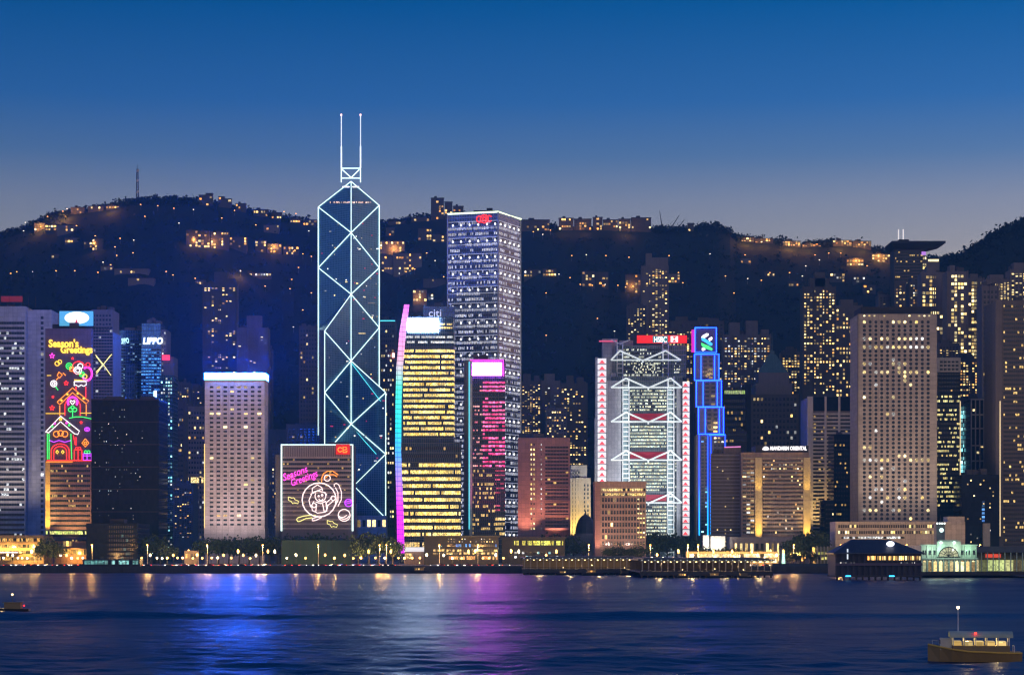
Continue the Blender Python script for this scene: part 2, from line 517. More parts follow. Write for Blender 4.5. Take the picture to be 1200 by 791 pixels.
RIDGE = [(-200, 300), (-100, 285), (0, 275), (20, 270), (40, 262), (60, 252), (85, 247), (110, 244), (130, 241), (145, 236), (162, 234), (185, 233.5), (205, 232), (225, 234.5), (240, 236), (255, 238), (270, 239), (285, 244),
         (300, 248), (320, 250), (335, 255), (350, 257), (372, 262), (410, 262), (450, 261), (480, 257), (505, 254), (530, 252), (560, 256), (610, 266), (640, 266), (700, 265), (760, 267), (800, 268), (822, 265), (840, 265),
         (855, 270), (862, 277), (880, 280), (905, 281), (940, 287), (960, 284), (975, 284), (1000, 285), (1022, 290), (1040, 297), (1060, 301), (1100, 304), (1130, 306), (1200, 312), (1400, 320)]
RIDGE2 = [(1066, 345), (1085, 326), (1100, 308), (1113, 302), (1126, 301), (1135, 295), (1150, 286), (1160, 278), (1170, 273), (1185, 266), (1200, 259), (1230, 250), (1300, 240), (1400, 236)]
YB, YR = 2150.0, 3200.0
from mathutils import noise as mnoise
def slope_point(px, t, ridge=RIDGE, yb=YB, yr=YR):
    Y = yb + (yr - yb) * t
    pyr = float(np.interp(px, [a for a, _ in ridge], [b for _, b in ridge]))
    zr = Z(pyr, yr)
    z = G + (zr - G) * max(0.0, t) ** 1.12
    gully = mnoise.noise(Vector((px * 0.011, t * 1.2, 3.1))) * 55 + mnoise.noise(Vector((px * 0.04, t * 4, 9.1))) * 14
    z += gully * math.sin(min(max(t, 0), 1) * math.pi) * 0.9
    return X(px, Y), Y, z
def on_slope(px, py, **k):
    lo, hi = 0.03, 1.0
    for _ in range(30):
        t = (lo + hi) / 2
        x, Y, z = slope_point(px, t, **k)
        if z < Z(py, Y): lo = t
        else: hi = t
    return slope_point(px, (lo + hi) / 2, **k)
def terrain_z(px, Y):
    return slope_point(px, (Y - YB) / (YR - YB))[2] if Y > YB else G

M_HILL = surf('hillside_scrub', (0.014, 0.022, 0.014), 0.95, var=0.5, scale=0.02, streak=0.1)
def leafmat(name, col):
    t = NT(name)
    r = t.rand()
    p = t.principled(t.mix(r, tuple(c * 0.55 for c in col), tuple(c * 1.4 for c in col)), 0.7, 0.0, 0.3)
    return t.m
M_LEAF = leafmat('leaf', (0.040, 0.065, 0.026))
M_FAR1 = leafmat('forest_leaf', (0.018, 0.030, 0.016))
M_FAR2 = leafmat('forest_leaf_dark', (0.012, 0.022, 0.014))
M_LEAF2 = leafmat('leaf_dark', (0.035, 0.060, 0.032))
def build_hill(ridge, yb, yr, p0, p1, name):
    m = MB()
    nx, nt = 230, 40
    V = []
    for j in range(nt + 5):
        for i in range(nx):
            px = p0 + (p1 - p0) * i / (nx - 1)
            if j <= nt:
                x, Y, z = slope_point(px, j / nt, ridge, yb, yr)
            else:
                x, Y, z = slope_point(px, 1.0, ridge, yb, yr)
                Y += (j - nt) * 160; z -= (j - nt) ** 2 * 32
            V.append((x, Y, z))
    m.v = V
    for j in range(nt + 4):
        for i in range(nx - 1):
            a = j * nx + i
            m.f.append((a, a + 1, a + nx + 1, a + nx)); m.mi.append(0); m.uv += [(0, 0)] * 4
    o = m.build(name, M_HILL)
    tag(o, kind='structure')
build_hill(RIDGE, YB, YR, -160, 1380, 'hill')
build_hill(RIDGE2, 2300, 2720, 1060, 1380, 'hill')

CLEARED = []
def forest(ridge, yb, yr, p0, p1, n, seed, label):
    rr = random.Random(seed)
    m = MB()
    for k in range(n):
        px = rr.uniform(p0, p1)
        u = rr.random()
        t = 1.0 - 0.02 * rr.random() if u < 0.4 else rr.uniform(0.12, 1.0)
        x, Y, z = slope_point(px, t, ridge, yb, yr)
        s = rr.uniform(2.6, 5.2) * (0.85 if rr.random() < 0.85 else 1.3)
        cpx, cpy = 600 + x / Y * F, HY - (z + s - EYE) / Y * F
        if any(a - 1.5 < cpx < c + 1.5 and p - 1 < cpy < q + 7 for a, c, p, q in CLEARED): continue
        mi = rr.randrange(2)
        for q in range(9):
            c = Vector((x + rr.gauss(0, s * .6), Y + rr.gauss(0, s * .6), z + s * .55 + rr.gauss(0, s * .38)))
            a = Vector((rr.gauss(0, 1), rr.gauss(0, 1), rr.gauss(0, 1))); a.normalize()
            b = a.cross(Vector((rr.gauss(0, 1), rr.gauss(0, 1), rr.gauss(0, 1)))); b.normalize()
            e = s * rr.uniform(.22, .5)
            m.face([c - a * e, c - b * e * .8, c + a * e, c + b * e * .9], mi, uv=[(0, 0)] * 4)
    o = m.build('forest', [M_FAR1, M_FAR2])
    tag(o, label, 'forest', kind='stuff')
# ---------------------------------------------------------------- building kit
class Bld:
    def __init__(s, name, label, px0, px1, py, Y, depth, mat, cat='tower', group=None, base=G, rot=0.0, wall=True, wname='wall'):
        s.px0, s.px1, s.Y, s.base = px0, px1, Y, base
        s.cx = X((px0 + px1) / 2, Y)
        s.W = (px1 - px0) * Y / F
        s.H = Z(py, Y) - base
        s.D = depth
        s.root = empty(name, label, cat, (s.cx, Y, base), group, rot)
        if wall:
            m = MB(); m.box(-s.W / 2, s.W / 2, 0, depth, 0, s.H)
            s.wall = m.build(wname, mat, s.root)
            if s.H > 60 and s.W > 8:
                rr = random.Random(int(px0 * 3 + py))
                k = rr.randrange(2, 5)
                for q in range(k):
                    w_ = s.W * rr.uniform(.08, .3); x_ = rr.uniform(-s.W / 2 + w_ / 2 + .4, s.W / 2 - w_ / 2 - .4); y_ = rr.uniform(3, max(3.5, depth * .5)); hh = rr.uniform(1.5, 5.0)
                    m = MB(); m.box(x_ - w_ / 2, x_ + w_ / 2, y_, y_ + min(8, depth - y_ - .5), s.H + .005 * q + .003, s.H + hh); m.build('roof_plant', MATS['dim_block'], s.root)
                if rr.random() < .7:
                    x_ = rr.uniform(-s.W * .4, s.W * .4); m = MB(); m.cyl(x_, 5, s.H, s.H + rr.uniform(6, 14), .16, .06, 5); m.build('aerial', MATS['black_metal'], s.root)
    def x(s, px, y=0): return X(px, s.Y + y) - s.cx
    def z(s, py, y=0): return Z(py, s.Y + y) - s.base
    def P(s, px, py, y=0.0): return (s.x(px, y), y, s.z(py, y))
    def block(s, name, mat, px0, px1, py0, py1, y0, y1):
        """A box whose front face covers the given photo rows and columns."""
        m = MB(); m.box(s.x(px0, y0), s.x(px1, y0), y0, y1, s.z(py1, y0) if py1 is not None else 0, s.z(py0, y0))
        return m.build(name, mat, s.root)
    def bands(s, z0, z1, n, frac, mat, x0=None, x1=None, side=None, name='window_band', y=0.0, back=0.0):
        """n storeys of ribbon window between heights z0 and z1, one object per storey; side: how deep it wraps round both flanks."""
        x0 = -s.W / 2 if x0 is None else x0
        x1 = s.W / 2 if x1 is None else x1
        fh = (z1 - z0) / n
        h = fh * frac
        m = MB(); e = 0.14
        if side:
            m.face([(x0 - e, y + side, 0), (x0 - e, y - e, 0), (x0 - e, y - e, h), (x0 - e, y + side, h)])
            m.face([(x1 + e, y - e, 0), (x1 + e, y + side, 0), (x1 + e, y + side, h), (x1 + e, y - e, h)])
            m.face([(x0 - e, y - e, 0), (x1 + e, y - e, 0), (x1 + e, y - e, h), (x0 - e, y - e, h)])
            for zz in (0, h): m.face([(x0 - e, y - e, zz), (x1 + e, y - e, zz), (x1 + e, y + side, zz), (x0 - e, y + side, zz)])
        else:
            m.box(x0, x1, y - e, y + 0.02, 0, h)
        me = m.mesh(name, mat)
        for k in range(n):
            put(name, me, s.root, (0, 0, z0 + k * fh + fh * (1 - frac) / 2))
    def ledges(s, z0, z1, n, thick, mat, x0=None, x1=None, out=0.5, side=None, name='ledge'):
        x0 = -s.W / 2 if x0 is None else x0
        x1 = s.W / 2 if x1 is None else x1
        m = MB(); m.box(x0 - (out if side else 0), x1 + (out if side else 0), -out, side or 0.0, 0, thick)
        me = m.mesh(name, mat)
        for k in range(n): put(name, me, s.root, (0, 0, z0 + (z1 - z0) * k / max(1, n - 1)))
    def piers(s, xs, w, z0, z1, mat, out=0.5, name='pier_fin'):
        m = MB(); m.box(-w / 2, w / 2, -out, 0.0, z0, z1)
        me = m.mesh(name, mat)
        for x in xs: put(name, me, s.root, (x, 0, 0))
    def grid(s, x0, x1, z0, z1, cols, rows, wf, hf, p, lits, dark=None, cap=100, rnd=False, y=-0.0, rowp=None, colp=None, clump=0.0, seed=0, name='window', force=()):
        """A grid of punched windows, each an object of its own up to cap; lit ones first."""
        rr = random.Random(seed + int(s.px0 * 7 + rows))
        cw, ch = (x1 - x0) / cols, (z1 - z0) / rows
        w, h = cw * wf, ch * hf
        def shape(m, cx, cz, mi=0):
            if rnd:
                r = min(w, h) / 2
                n = 14
                pts = [(cx + r * math.cos(2 * math.pi * k / n), y - .12, cz + r * math.sin(2 * math.pi * k / n)) for k in range(n)]
                m.face(pts, mi, uv=[(q[0], q[2]) for q in pts])
                ri = r * 1.16
                for k in range(n):
                    a0, a1 = 2 * math.pi * k / n, 2 * math.pi * (k + 1) / n
                    m.face([pts[k], (cx + ri * math.cos(a0), y, cz + ri * math.sin(a0)), (cx + ri * math.cos(a1), y, cz + ri * math.sin(a1)), pts[(k + 1) % n]], mi, uv=[(0, 0)] * 4)
            else:
                m.box(cx - w / 2, cx + w / 2, y - .12, y + .02, cz - h / 2, cz + h / 2, mi)
        cells = []
        for r in range(rows):
            hot = rr.random() < clump
            for c in range(cols):
                pr = p if rowp is None else rowp.get(r, p)
                if colp is not None: pr = pr * colp[c % len(colp)]
                if hot: pr = min(1, pr * 3)
                on = rr.random() < pr or (r, c) in force
                cells.append((0 if on else 1, rr.random(), x0 + (c + .5) * cw, z0 + (r + .5) * ch))
        cells.sort()
        cache = {}
        rest = MB()
        mats = list(lits) + ([dark] if dark else [])
        k = 0
        for off, q, cx, cz in cells:
            if off and not dark: continue
            mi = len(lits) if off else int(q * len(lits) * .999)
            if k < cap:
                if mi not in cache:
                    mm = MB(); shape(mm, 0, 0); cache[mi] = mm.mesh(name, mats[mi])
                put(name, cache[mi], s.root, (cx, 0, cz))
            else: shape(rest, cx, cz, mi)
            k += 1
        if rest.f: tag(rest.build(name, mats, s.root), kind='stuff')
    def roof(s, items, mat, name='roof_plant', y0=4.0, dep=10.0):
        for a, b, pt in items:
            m = MB(); m.box(s.x(a, y0), s.x(b, y0), y0, y0 + dep, s.H - 0.5, s.z(pt, y0))
            m.build(name, mat, s.root)
    def neon(s, name, mat, lines, r=0.32, y=-0.7, closed=False, parent=None):
        m = MB()
        for ln in lines:
            cl = closed
            m.tube([s.P(a, b, y) for a, b in ln], r, 5, closed=cl)
        return m.build(name, mat, parent or s.root)
    def text(s, name, txt, mat, px0, px1, py, hpx, y=-0.8, slant=0.0, shear=0.0, parent=None, thick=0.0):
        k = s.Y / F
        me = text_mesh(name, txt, hpx * k / 0.72, 0.5, mat, (px1 - px0) * k, shear, thick)
        o = put(name, me, parent or s.root, s.P(px0, py, y))
        o.rotation_euler = (0, -slant, 0)
        return o

def arc(cx, cy, rx, a0=0, a1=360, ry=None, n=None):
    ry = rx if ry is None else ry
    n = n or max(4, int(abs(a1 - a0) / 18))
    return [(cx + rx * math.cos(math.radians(a0 + (a1 - a0) * k / n)), cy - ry * math.sin(math.radians(a0 + (a1 - a0) * k / n))) for k in range(n + 1)]
def star(cx, cy, r):
    return [(cx + (r if k % 2 == 0 else r * .42) * math.sin(math.pi * k / 5), cy - (r if k % 2 == 0 else r * .42) * math.cos(math.pi * k / 5)) for k in range(11)]
def rect(x0, y0, x1, y1): return [(x0, y0), (x1, y0), (x1, y1), (x0, y1), (x0, y0)]
def flood(b, loc, target, power, col, angle=70, size=1.0, name='flood_or_fill'):  # spot for a facade
    l = bpy.data.lights.new(name, 'SPOT'); l.energy = power; l.color = col
    l.spot_size = math.radians(angle); l.spot_blend = 0.8; l.shadow_soft_size = size
    o = bpy.data.objects.new(name, l); C.objects.link(o); o.parent = b.root; o.location = loc
    d = Vector(target) - Vector(loc)
    o.rotation_euler = d.to_track_quat('-Z', 'Y').to_euler()

# ================================================================ the towers, from the east (photo left) to the west
# 1 pale banded tower at the frame's edge
b = Bld('office_tower', 'pale concrete tower with dark banded storeys and red lattice sign on its roof', -40, 30, 359, 1800, 44, M_PALE)
b.bands(8, b.H - 12, 46, 0.5, band('band_pale', 0.3, *COOL, 1.1, 2.2, 0.65, floor_on=.9), x1=b.W / 2 - 1)
for dx in (4, 22): flood(b, (dx, -50, 26), (dx, 0, b.z(480)), 80000, (1, .86, .74), 100, 2)  # added warm fill, offsets the crown's blue cast on the wall
m = MB(); m.box(b.W / 2 + .02, b.x(58), 8, 44, 0, b.z(362)); wing = m.build('side_wing', M_PALE, b.root)
b.grid(b.x(45), b.x(49), 14, b.z(368), 1, 44, .8, .55, .06, [L_COOL], M_PANE, cap=60, y=8.0)
sg = MB()
for k in range(9): sg.box(-16 + k * 6, -15.6 + k * 6, 6, 7, b.H, b.H + 9)
sg.box(-18, b.W / 2 - 3, 6.2, 6.6, b.H + 3.5, b.H + 4); sg.box(-18, b.W / 2 - 3, 6.2, 6.6, b.H + 7, b.H + 7.4)
sign = sg.build('sign_frame', M_BLACK, b.root)
m = MB(); m.box(b.W / 2 - 22, b.W / 2 - 4, 5.6, 6.0, b.H + 4.4, b.H + 9.2); m.build('sign_panel', glow('dim_red_sign', (0.5, 0.04, 0.06), .28), sign)
# 2 tower with the neon village
b = Bld('neon_tower', 'brown slab tower carrying neon gingerbread houses below yellow greeting lettering', 53, 107, 385, 1650, 42, surf('mauve_slab', (0.20, 0.13, 0.14), .7, panel=(3, 3.6)))
m = MB(); m.box(b.W / 2 + .02, b.x(131), 6, 40, 0, b.z(388)); m.build('side_wing', M_MAUVE, b.root)
for k in range(24):
    if k == 0:
        m = MB(); m.box(b.x(108), b.x(130.5), 5.8, 6.02, 0, 1.6); wb = m.mesh('window_band', band('band_side', .10, *COOL, .6, 2.2, .5))
    put('window_band', wb, b.root, (0, 0, b.z(470) + k * 2.45))
b.bands(b.z(648), b.z(543), 18, .42, band('band_brown', .35, *WARM, .9, 1.4, .45, floor_on=.75), x0=b.x(59), x1=b.W / 2 - 1)
b.bands(b.z(626), b.z(622), 1, .9, band('band_lime', .85, (.75, 1, .2), (1, .9, .3), 1.3, 1.6, 1), x0=b.x(54), x1=b.W / 2 - 1, name='lit_arcade', y=-.2)
m = MB(); m.box(b.x(53.2), b.x(58.6), -.25, -.02, b.z(626), b.z(541)); m.build('corner_strip', surf('gilt_strip', (.5, .34, .12), .6, panel=(9, 3.4)), b.root)
flood(b, (b.x(56), -9, b.z(632)), (b.x(56), 0, b.z(590)), 120000, (1, .62, .15), 60)
flood(b, (b.x(56), -9, b.z(600)), (b.x(56), 0, b.z(560)), 60000, (1, .62, .15), 60)
flood(b, (b.x(84), -26, 14), (b.x(84), 0, b.z(590)), 150000, (1, .55, .16), 80)
b.text('lettering', "Season's", E_YELLOW, 57, 92, 406.5, 8.6, thick=.25)
b.text('lettering', "Greetings", E_YELLOW, 71, 108.5, 413.5, 8.2, thick=.25)
b.neon('neon_star', E_MAGENTA, [star(61, 417, 3.2)])
b.neon('neon_pretzel', E_YELLOW, [arc(67, 426, 2.6), arc(70, 424, 2.2)])
b.neon('neon_candy', E_GREEN, [arc(81, 429, 3.6), arc(81, 429, 1.6)])
b.neon('neon_candy', E_ORANGE, [rect(82, 430, 86, 435)])
# a plain heap of round ornaments fills the place of the neon figure at the chimney
b.neon('neon_bauble', E_RED, [arc(92, 431, 7.5, 20, 300), arc(103, 427.5, 2.4)])
b.neon('neon_bauble', E_NWHITE, [arc(91, 434, 4.4), arc(91, 434, 2.4), arc(94, 429, 3)])
b.neon('neon_bauble', E_MAGENTA, [arc(102, 438, 6.5, -150, 130, 8.5), arc(102, 438, 5, -150, 130, 7)])
b.neon('neon_bauble', E_GREEN, [arc(96, 438.5, 3), arc(96, 438.5, 1.5)])
b.neon('neon_bauble', E_YELLOW, [arc(99.5, 441, 2.4), [(87, 445), (97, 446), (103, 446)]])
b.neon('neon_sweet', E_ORANGE, [[(69, 436), (73, 439), (70, 443), (67, 440), (69, 436)], [(74, 437), (77, 440)], [(69, 442), (66, 445)]])
b.neon('neon_star', E_RED, [star(77.5, 449, 2.8)])
b.neon('neon_lollipop', E_NWHITE, [arc(63, 449.5, 3.6), arc(63, 449.5, 1.6)])
b.neon('neon_stick', E_GREEN, [[(65, 453), (68, 457)]])
b.neon('neon_chimney', E_NWHITE, [[(87, 447), (101, 447), (101, 451), (98, 452.5), (95, 451), (92, 453), (89, 451), (87, 452), (87, 447)]])
b.neon('neon_chimney', E_RED, [[(89, 453), (89, 457)], [(100.5, 453), (100.5, 466)]])
b.neon('neon_roof', E_ORANGE, [[(67, 471), (85, 454.5), (104, 470), (101, 473), (85, 460), (70, 474), (67, 471)]])
b.neon('neon_dot', E_YELLOW, [arc(72, 469, .8), arc(91, 461, .8), arc(98, 467, .8), arc(79, 462, .8)])
b.neon('neon_wall', E_ORANGE, [[(70, 475), (70, 487)], [(101, 474), (101, 487)]])
b.neon('neon_door', E_MAGENTA, [arc(85, 471, 6.5, -40, 220), arc(85, 471, 5, -40, 220)])
b.neon('neon_heart', E_NWHITE, [[(85, 474), (82, 470.5), (83, 469), (85, 470.5), (87, 469), (88, 470.5), (85, 474)]])
b.neon('neon_post', E_RED, [[(76, 487), (76, 474), (78, 470)]])
b.neon('neon_post', E_RED, [[(94, 487), (94, 474), (92, 470)]])
b.neon('neon_tree', E_GREEN, [arc(82.5, 480, 2.4), arc(87.5, 480, 2.4), arc(85, 477.5, 2), [(85, 480), (85, 489)]])
b.neon('neon_ground', E_GREEN, [[(81, 490), (88, 488.5), (97, 488.5), (108, 491)]])
b.neon('neon_line', E_YELLOW, [[(53.5, 484.5), (76, 484.5)], [(94, 484), (108, 484)], [(55, 440), (60, 440)]], r=.22)
b.neon('neon_star', E_RED, [star(61, 478, 3), star(95, 495, 1.6), star(62, 465, 1.4), star(85, 420, 1.3)])
b.neon('neon_roof', E_NWHITE, [[(53.5, 506), (71, 487.5), (93, 505), (91, 509), (87, 508), (71, 494), (57, 507), (53.5, 506)]])
b.neon('neon_dot', E_GREEN, [arc(61, 499.5, .9), arc(81, 498, .9)])
b.neon('neon_dot', E_MAGENTA, [arc(64, 496, .9), arc(78, 495.5, .9)])
b.neon('neon_star', E_YELLOW, [star(71, 491, 2)])
b.neon('neon_wall', E_GREEN, [[(55.5, 508), (55.5, 538)], [(57.5, 508), (57.5, 538)], [(83, 508), (84, 538)]])
b.neon('neon_sign', E_ORANGE, [arc(66, 508.5, 3.4), arc(71, 507.5, 3.2), arc(76, 508.5, 3.4)])
b.neon('neon_garland', E_VIOLET, [[(58, 516), (63, 518), (69, 516), (76, 518), (83, 516)]])
b.neon('neon_door', E_RED, [[(60, 538), (60, 528)] + arc(70.5, 528, 10.5, 180, 0, 8) + [(81, 538)], [(63, 538), (63, 529)] + arc(70.5, 529, 7.5, 180, 0, 6) + [(78, 538)]])
b.neon('neon_knob', E_YELLOW, [[(67, 527.5), (68.5, 529.5), (67, 531.5), (65.5, 529.5), (67, 527.5)], [(73.5, 527.5), (75, 529.5), (73.5, 531.5), (72, 529.5), (73.5, 527.5)]])
b.neon('neon_gift', E_RED, [rect(87, 527, 96, 539), [(91.5, 527), (91.5, 539)], arc(90, 525.5, 1.6), arc(93, 525.5, 1.6)])
b.neon('neon_gift', E_VIOLET, [rect(97.5, 531.5, 107, 539), [(97.5, 534), (107, 534)], [(102, 531.5), (102, 539)]])
b.neon('neon_bow', E_GREEN, [arc(100.5, 529.6, 1.7), arc(103.8, 529.6, 1.7)])
b.neon('neon_candy', E_ORANGE, [[(100, 514), (104, 519), (100, 523.5), (96, 519), (100, 514)], arc(100, 519, 1.5)])
b.neon('neon_candy', E_VIOLET, [arc(102, 503, 3, 0, 360, 2.2), arc(102, 503, 1.3)])
b.neon('neon_baseline', E_RED, [[(55, 539.5), (108, 539.5)]])
b.neon('neon_baseline', E_ORANGE, [[(54, 541), (85, 541)]], r=.25)
b.neon('neon_cane', E_RED, [[(89, 512), (89, 522)], [(86, 510), (88, 521)]])
b.neon('neon_ribbon', E_LEMON, [[(112, 416), (121, 427), (130, 440)], [(131, 415), (121, 427), (113, 438)], [(113, 418), (120, 427)], [(122, 426), (129, 417)], [(112.5, 436), (120, 428)]], r=.3, y=5.4)
sc_ = Bld('rooftop_billboard', 'lit blue billboard with a white oval standing on the neon slab tower', 69, 110, 364, 1656, 1, M_BLACK, 'billboard', base=Z(385, 1650) + .05, wname='frame')
m = MB(); m.box(sc_.x(69.6), sc_.x(109.4), -.12, -.01, sc_.z(382), sc_.z(364.7))
scr = m.build('screen', glow('screen_sea', (.10, .45, .75), 1.0), sc_.root)
m = MB(); pts = [sc_.P(a, c, -.2) for a, c in reversed(arc(90, 372.5, 14.5, 0, 360, 7.2))][:-1]; m.face(pts); m.build('white_oval', glow('screen_white', (.95, 1, 1), 1.5), scr)
m = MB(); m.face([sc_.P(86.6, 381.6, -.3), sc_.P(92.6, 381.6, -.3), sc_.P(89.6, 374, -.3)]); m.build('red_triangle', glow('screen_red', (.8, .04, .08), .9), scr)
b = Bld('office_tower', 'slim grey block rising behind the billboard', 107, 132, 363, 1790, 30, M_MAUVE)
b.grid(-b.W / 2 + 1, b.W / 2 - 1, 60, b.H - 3, 6, 40, .6, .5, .06, [L_COOL, L_WARM], M_PANE, cap=100)
# 3 black glass block
b = Bld('glass_block', 'low black glass block with scattered points of light', 107, 186, 469, 1560, 40, M_BLKG)
m = MB(); m.box(-b.W / 2, b.W / 2, -.5, 40, b.H + .01, b.H + 1.0); m.build('parapet', M_DARKB, b.root)
b.ledges(b.z(600), b.z(495), 5, .7, M_DARKB, out=.35, side=39)
b.grid(-b.W / 2 + 2, b.x(168), b.z(610), b.z(478), 22, 32, .30, .22, .075, [L_COOL, lit('lit_ice', (.4, .8, 1), (.8, 1, 1), .8)], None, cap=100, clump=.1)
b = Bld('podium', 'dark glass podium at the foot of the black block', 101, 161, 613, 1480, 50, M_BLKG, 'podium')
b.bands(3, b.H - 1, 8, .6, band('band_teal_dim', .2, (.3, .8, .8), (.8, .9, .6), .25, 1.6, .6), x0=b.x(126), x1=b.W / 2 - 2)
m = MB(); m.box(b.x(126), b.x(143), 8, 20, b.H + .01, b.z(608)); m.build('roof_plant', M_DARKB, b.root)
# 4 blue twin towers with white letters
zig = [(166, 188)]
b = Bld('blue_glass_tower', 'blue lit glass tower with white lettering under its crown', 166, 188, 379, 1850, 26, M_BLUEG)
m = MB(); m.box(b.W / 2 + .02, b.x(194.5), 2, 26, b.z(470), b.z(386)); m.build('side_wing', M_MAUVE, b.root)
m = MB(); m.box(b.W / 2 + .02, b.x(203), -2, 26, 0, b.z(440)); m.build('lower_wing', M_TEALG, b.root)
m = MB(); m.box(b.x(191), b.x(203), 1, 25, b.z(440) + .02, b.z(418)); m.build('shoulder', M_MAUVE, b.root)
b.bands(b.z(462), b.z(408), 15, .45, band('band_blue', .85, (.04, .26, 1), (.15, .5, 1), 1.1, 2.4, .95), side=2)
b.grid(b.x(188.6), b.x(202.5), b.z(640), b.z(442), 5, 48, .6, .5, .42, [L_TEAL, lit('lit_ice', None, None), L_COOL, L_TEAL], None, y=-2.0)
b.grid(b.x(189), b.x(194), b.z(440), b.z(388), 2, 13, .6, .5, .6, [L_COOL], M_PANE, y=2.0)
b.text('lettering', 'LIPPO', glow('letter_white', (.9, 1, 1), 2.2), 167.5, 191, 403, 7.5, y=-1.2, shear=.15, thick=.3)
m = MB(); m.box(b.x(190), b.x(199), -.6, .4, b.z(422), b.z(416)); m.build('red_sign', glow('red_sign', (1, .05, .12), 1.6), b.root)
m = MB(); m.cyl(b.x(182), -.6, b.z(466), b.z(458), 1.2, n=10); m.build('roof_lamp', glow('lamp_ice', (.5, .75, 1), 6), b.root)
b.roof([(172, 181, 375), (178, 180, 372), (183, 188, 376)], M_MAUVE)
b = Bld('blue_glass_tower', 'dim navy glass tower with tilted pale letters beside the brighter blue one', 139, 165.6, 387, 1880, 26, M_BLUEG)
b.bands(b.z(470), b.z(398), 20, .4, band('band_navy', .18, (.3, .6, 1), (1, .9, .6), .6, 2.0, .8), side=4)
m = MB(); m.box(b.x(147), b.x(160), -4, -.16, b.z(470), b.z(428)); m.build('projecting_bay', M_BLUEG, b.root)
b.text('lettering', 'LIPPO', glow('letter_mint', (.55, .95, .95), 1.4), 141, 151.5, 403, 6, y=-1.2, slant=math.radians(8), thick=.25)
b.roof([(146, 158, 384), (160, 165, 386)], M_MAUVE)
flood(b, (b.x(182), -30, b.z(520)), (b.x(180), 0, b.z(440)), 330000, (.05, .25, 1), 70)
# 5 low grey backdrop blocks between the blue towers and the hotel
for args, lb in (((203, 216, 472, 1990, 24, M_NIGHT), 'narrow dim block with a lit sign beside the teal tower foot'), ((216, 241, 476, 2040, 30, M_MAUVE), 'grey slab with a lit yellow deck at its foot beside the pale hotel'),
                 ((203, 226, 566, 1750, 30, M_NIGHT), 'low dark block under the grey slab')):
    b = Bld('mid_block', lb, *args, cat='block')
    b.grid(-b.W / 2 + 1, b.W / 2 - 1, 20, b.H - 4, 7, 26, .55, .45, .12, [L_WARM, L_COOL, L_AMBER], M_PANE, cap=90, clump=.1)
    b.roof([(args[0] + 4, args[0] + 9, args[2] - 3)], M_NIGHT)
    if args[0] == 216: b.bands(b.z(566), b.z(559), 1, .9, band('band_deck', .9, *WARM, 1.2, 2, 1), name='lit_deck', y=-1)
# 7 pale hotel with the blue-white crown light
b = Bld('hotel', 'pale hotel slab with square windows under a glowing blue white crown', 240, 310, 446, 1600, 24, M_HOTEL, 'hotel')
b.grid(b.x(244), b.x(308), b.z(617), b.z(451), 8, 32, .52, .42, .035, [L_WARM, L_GOLD], M_PANE, rowp={25: .45, 2: .3, 0: .2, 31: .1})
m = MB(); m.box(-b.W / 2 - .8, b.W / 2 + .8, -.8, 24, b.H + .02, b.H + .8); m.build('cornice', M_HOTEL, b.root)
m = MB(); m.box(-b.W / 2 - .3, b.W / 2 + .3, -.3, 23.5, b.H + .82, b.z(437)); m.build('crown_light', glow('crown_blue_white', (.008, .11, 1.0), 300.0), b.root)
m = MB(); m.box(-b.W / 2 - .5, b.W / 2 + .5, -.6, 24, b.z(625) - 3, b.z(618.5)); m.build('fascia', M_HOTEL, b.root)
m = MB(); m.box(-b.W / 2 - .45, -b.W / 2 - .05, -.3, .3, b.z(625), b.z(520)); m.build('edge_lamp', glow('edge_gold', (1, .7, .2), 1.6), b.root)
for dx in (-14, 0, 14): flood(b, (dx, -7, b.H + 9), (dx, 3, b.z(520)), 16000, (.12, .25, 1.0), 120)
for dx in (-16, 16): flood(b, (dx, -45, 10), (dx * .6, 0, b.z(560)), 60000, (1, .80, .72), 90, 1.5)  # added warm fill from below, stands in for street light on the slab
# 10 neon globe block
b = Bld('neon_block', 'low louvred block outlined in white neon with a globe and greeting in neon script', 330, 413, 521, 1580, 36, surf('louvre_wall', (.16, .13, .16), .6))
b.ledges(b.z(620), b.z(537), 17, 1.3, surf('pale_louvre', (.36, .32, .36), .5), out=.5, x0=-b.W / 2 + .6, x1=b.W / 2 - .6, name='louvre')
b.bands(b.z(621), b.z(536), 17, .4, band('band_louvre', .12, *WARM, .8, 1.5, .5), x0=-b.W / 2 + 1, x1=b.W / 2 - 1)
b.piers([b.x(331 + 2.1 * k) for k in range(40)], .5, b.z(535), b.z(523), surf('pale_louvre', None), .3, name='fin')
m = MB()
for ln in ([(329.8, 622), (329.8, 521), (413.2, 521), (413.2, 622)],): m.tube([b.P(*p, -.8) for p in ln], .62, 6)
m.build('neon_frame', E_STRIP, b.root)
bx = b.block('red_sign', glow('sign_red_box', (.75, .02, .015), 1.0), 393.5, 410, 520.5, 532.5, -1.6, -.9)
b.neon('emblem', E_ORANGE, [arc(398.5, 526.8, 2.6, 30, 330), [(402, 530), (402, 523.5), (406, 524.2), (406.5, 526), (402.5, 527), (407, 528.6), (406, 530), (402, 530)]], r=.28, y=-1.9, parent=bx)
for s_, a0, y0 in (('Seasons', 332.5, 563.5), ('Greetings', 342.5, 569.5)):
    b.text('lettering', s_, E_MAGENTA, a0, a0 + (31 if s_ == 'Seasons' else 33), y0, 8.5, y=-1.3, slant=math.radians(21), shear=.35)
b.neon('neon_globe', E_PINKW, [arc(374, 585.5, 20)], r=.42, y=-1.3)
b.neon('neon_hat', E_PINKW, [[(366, 577), (366, 572), (372, 568), (377, 571), (378, 575)], [(364, 579), (372, 575), (381, 577), (383, 580)], [(366, 577), (377, 573)]], y=-1.3)
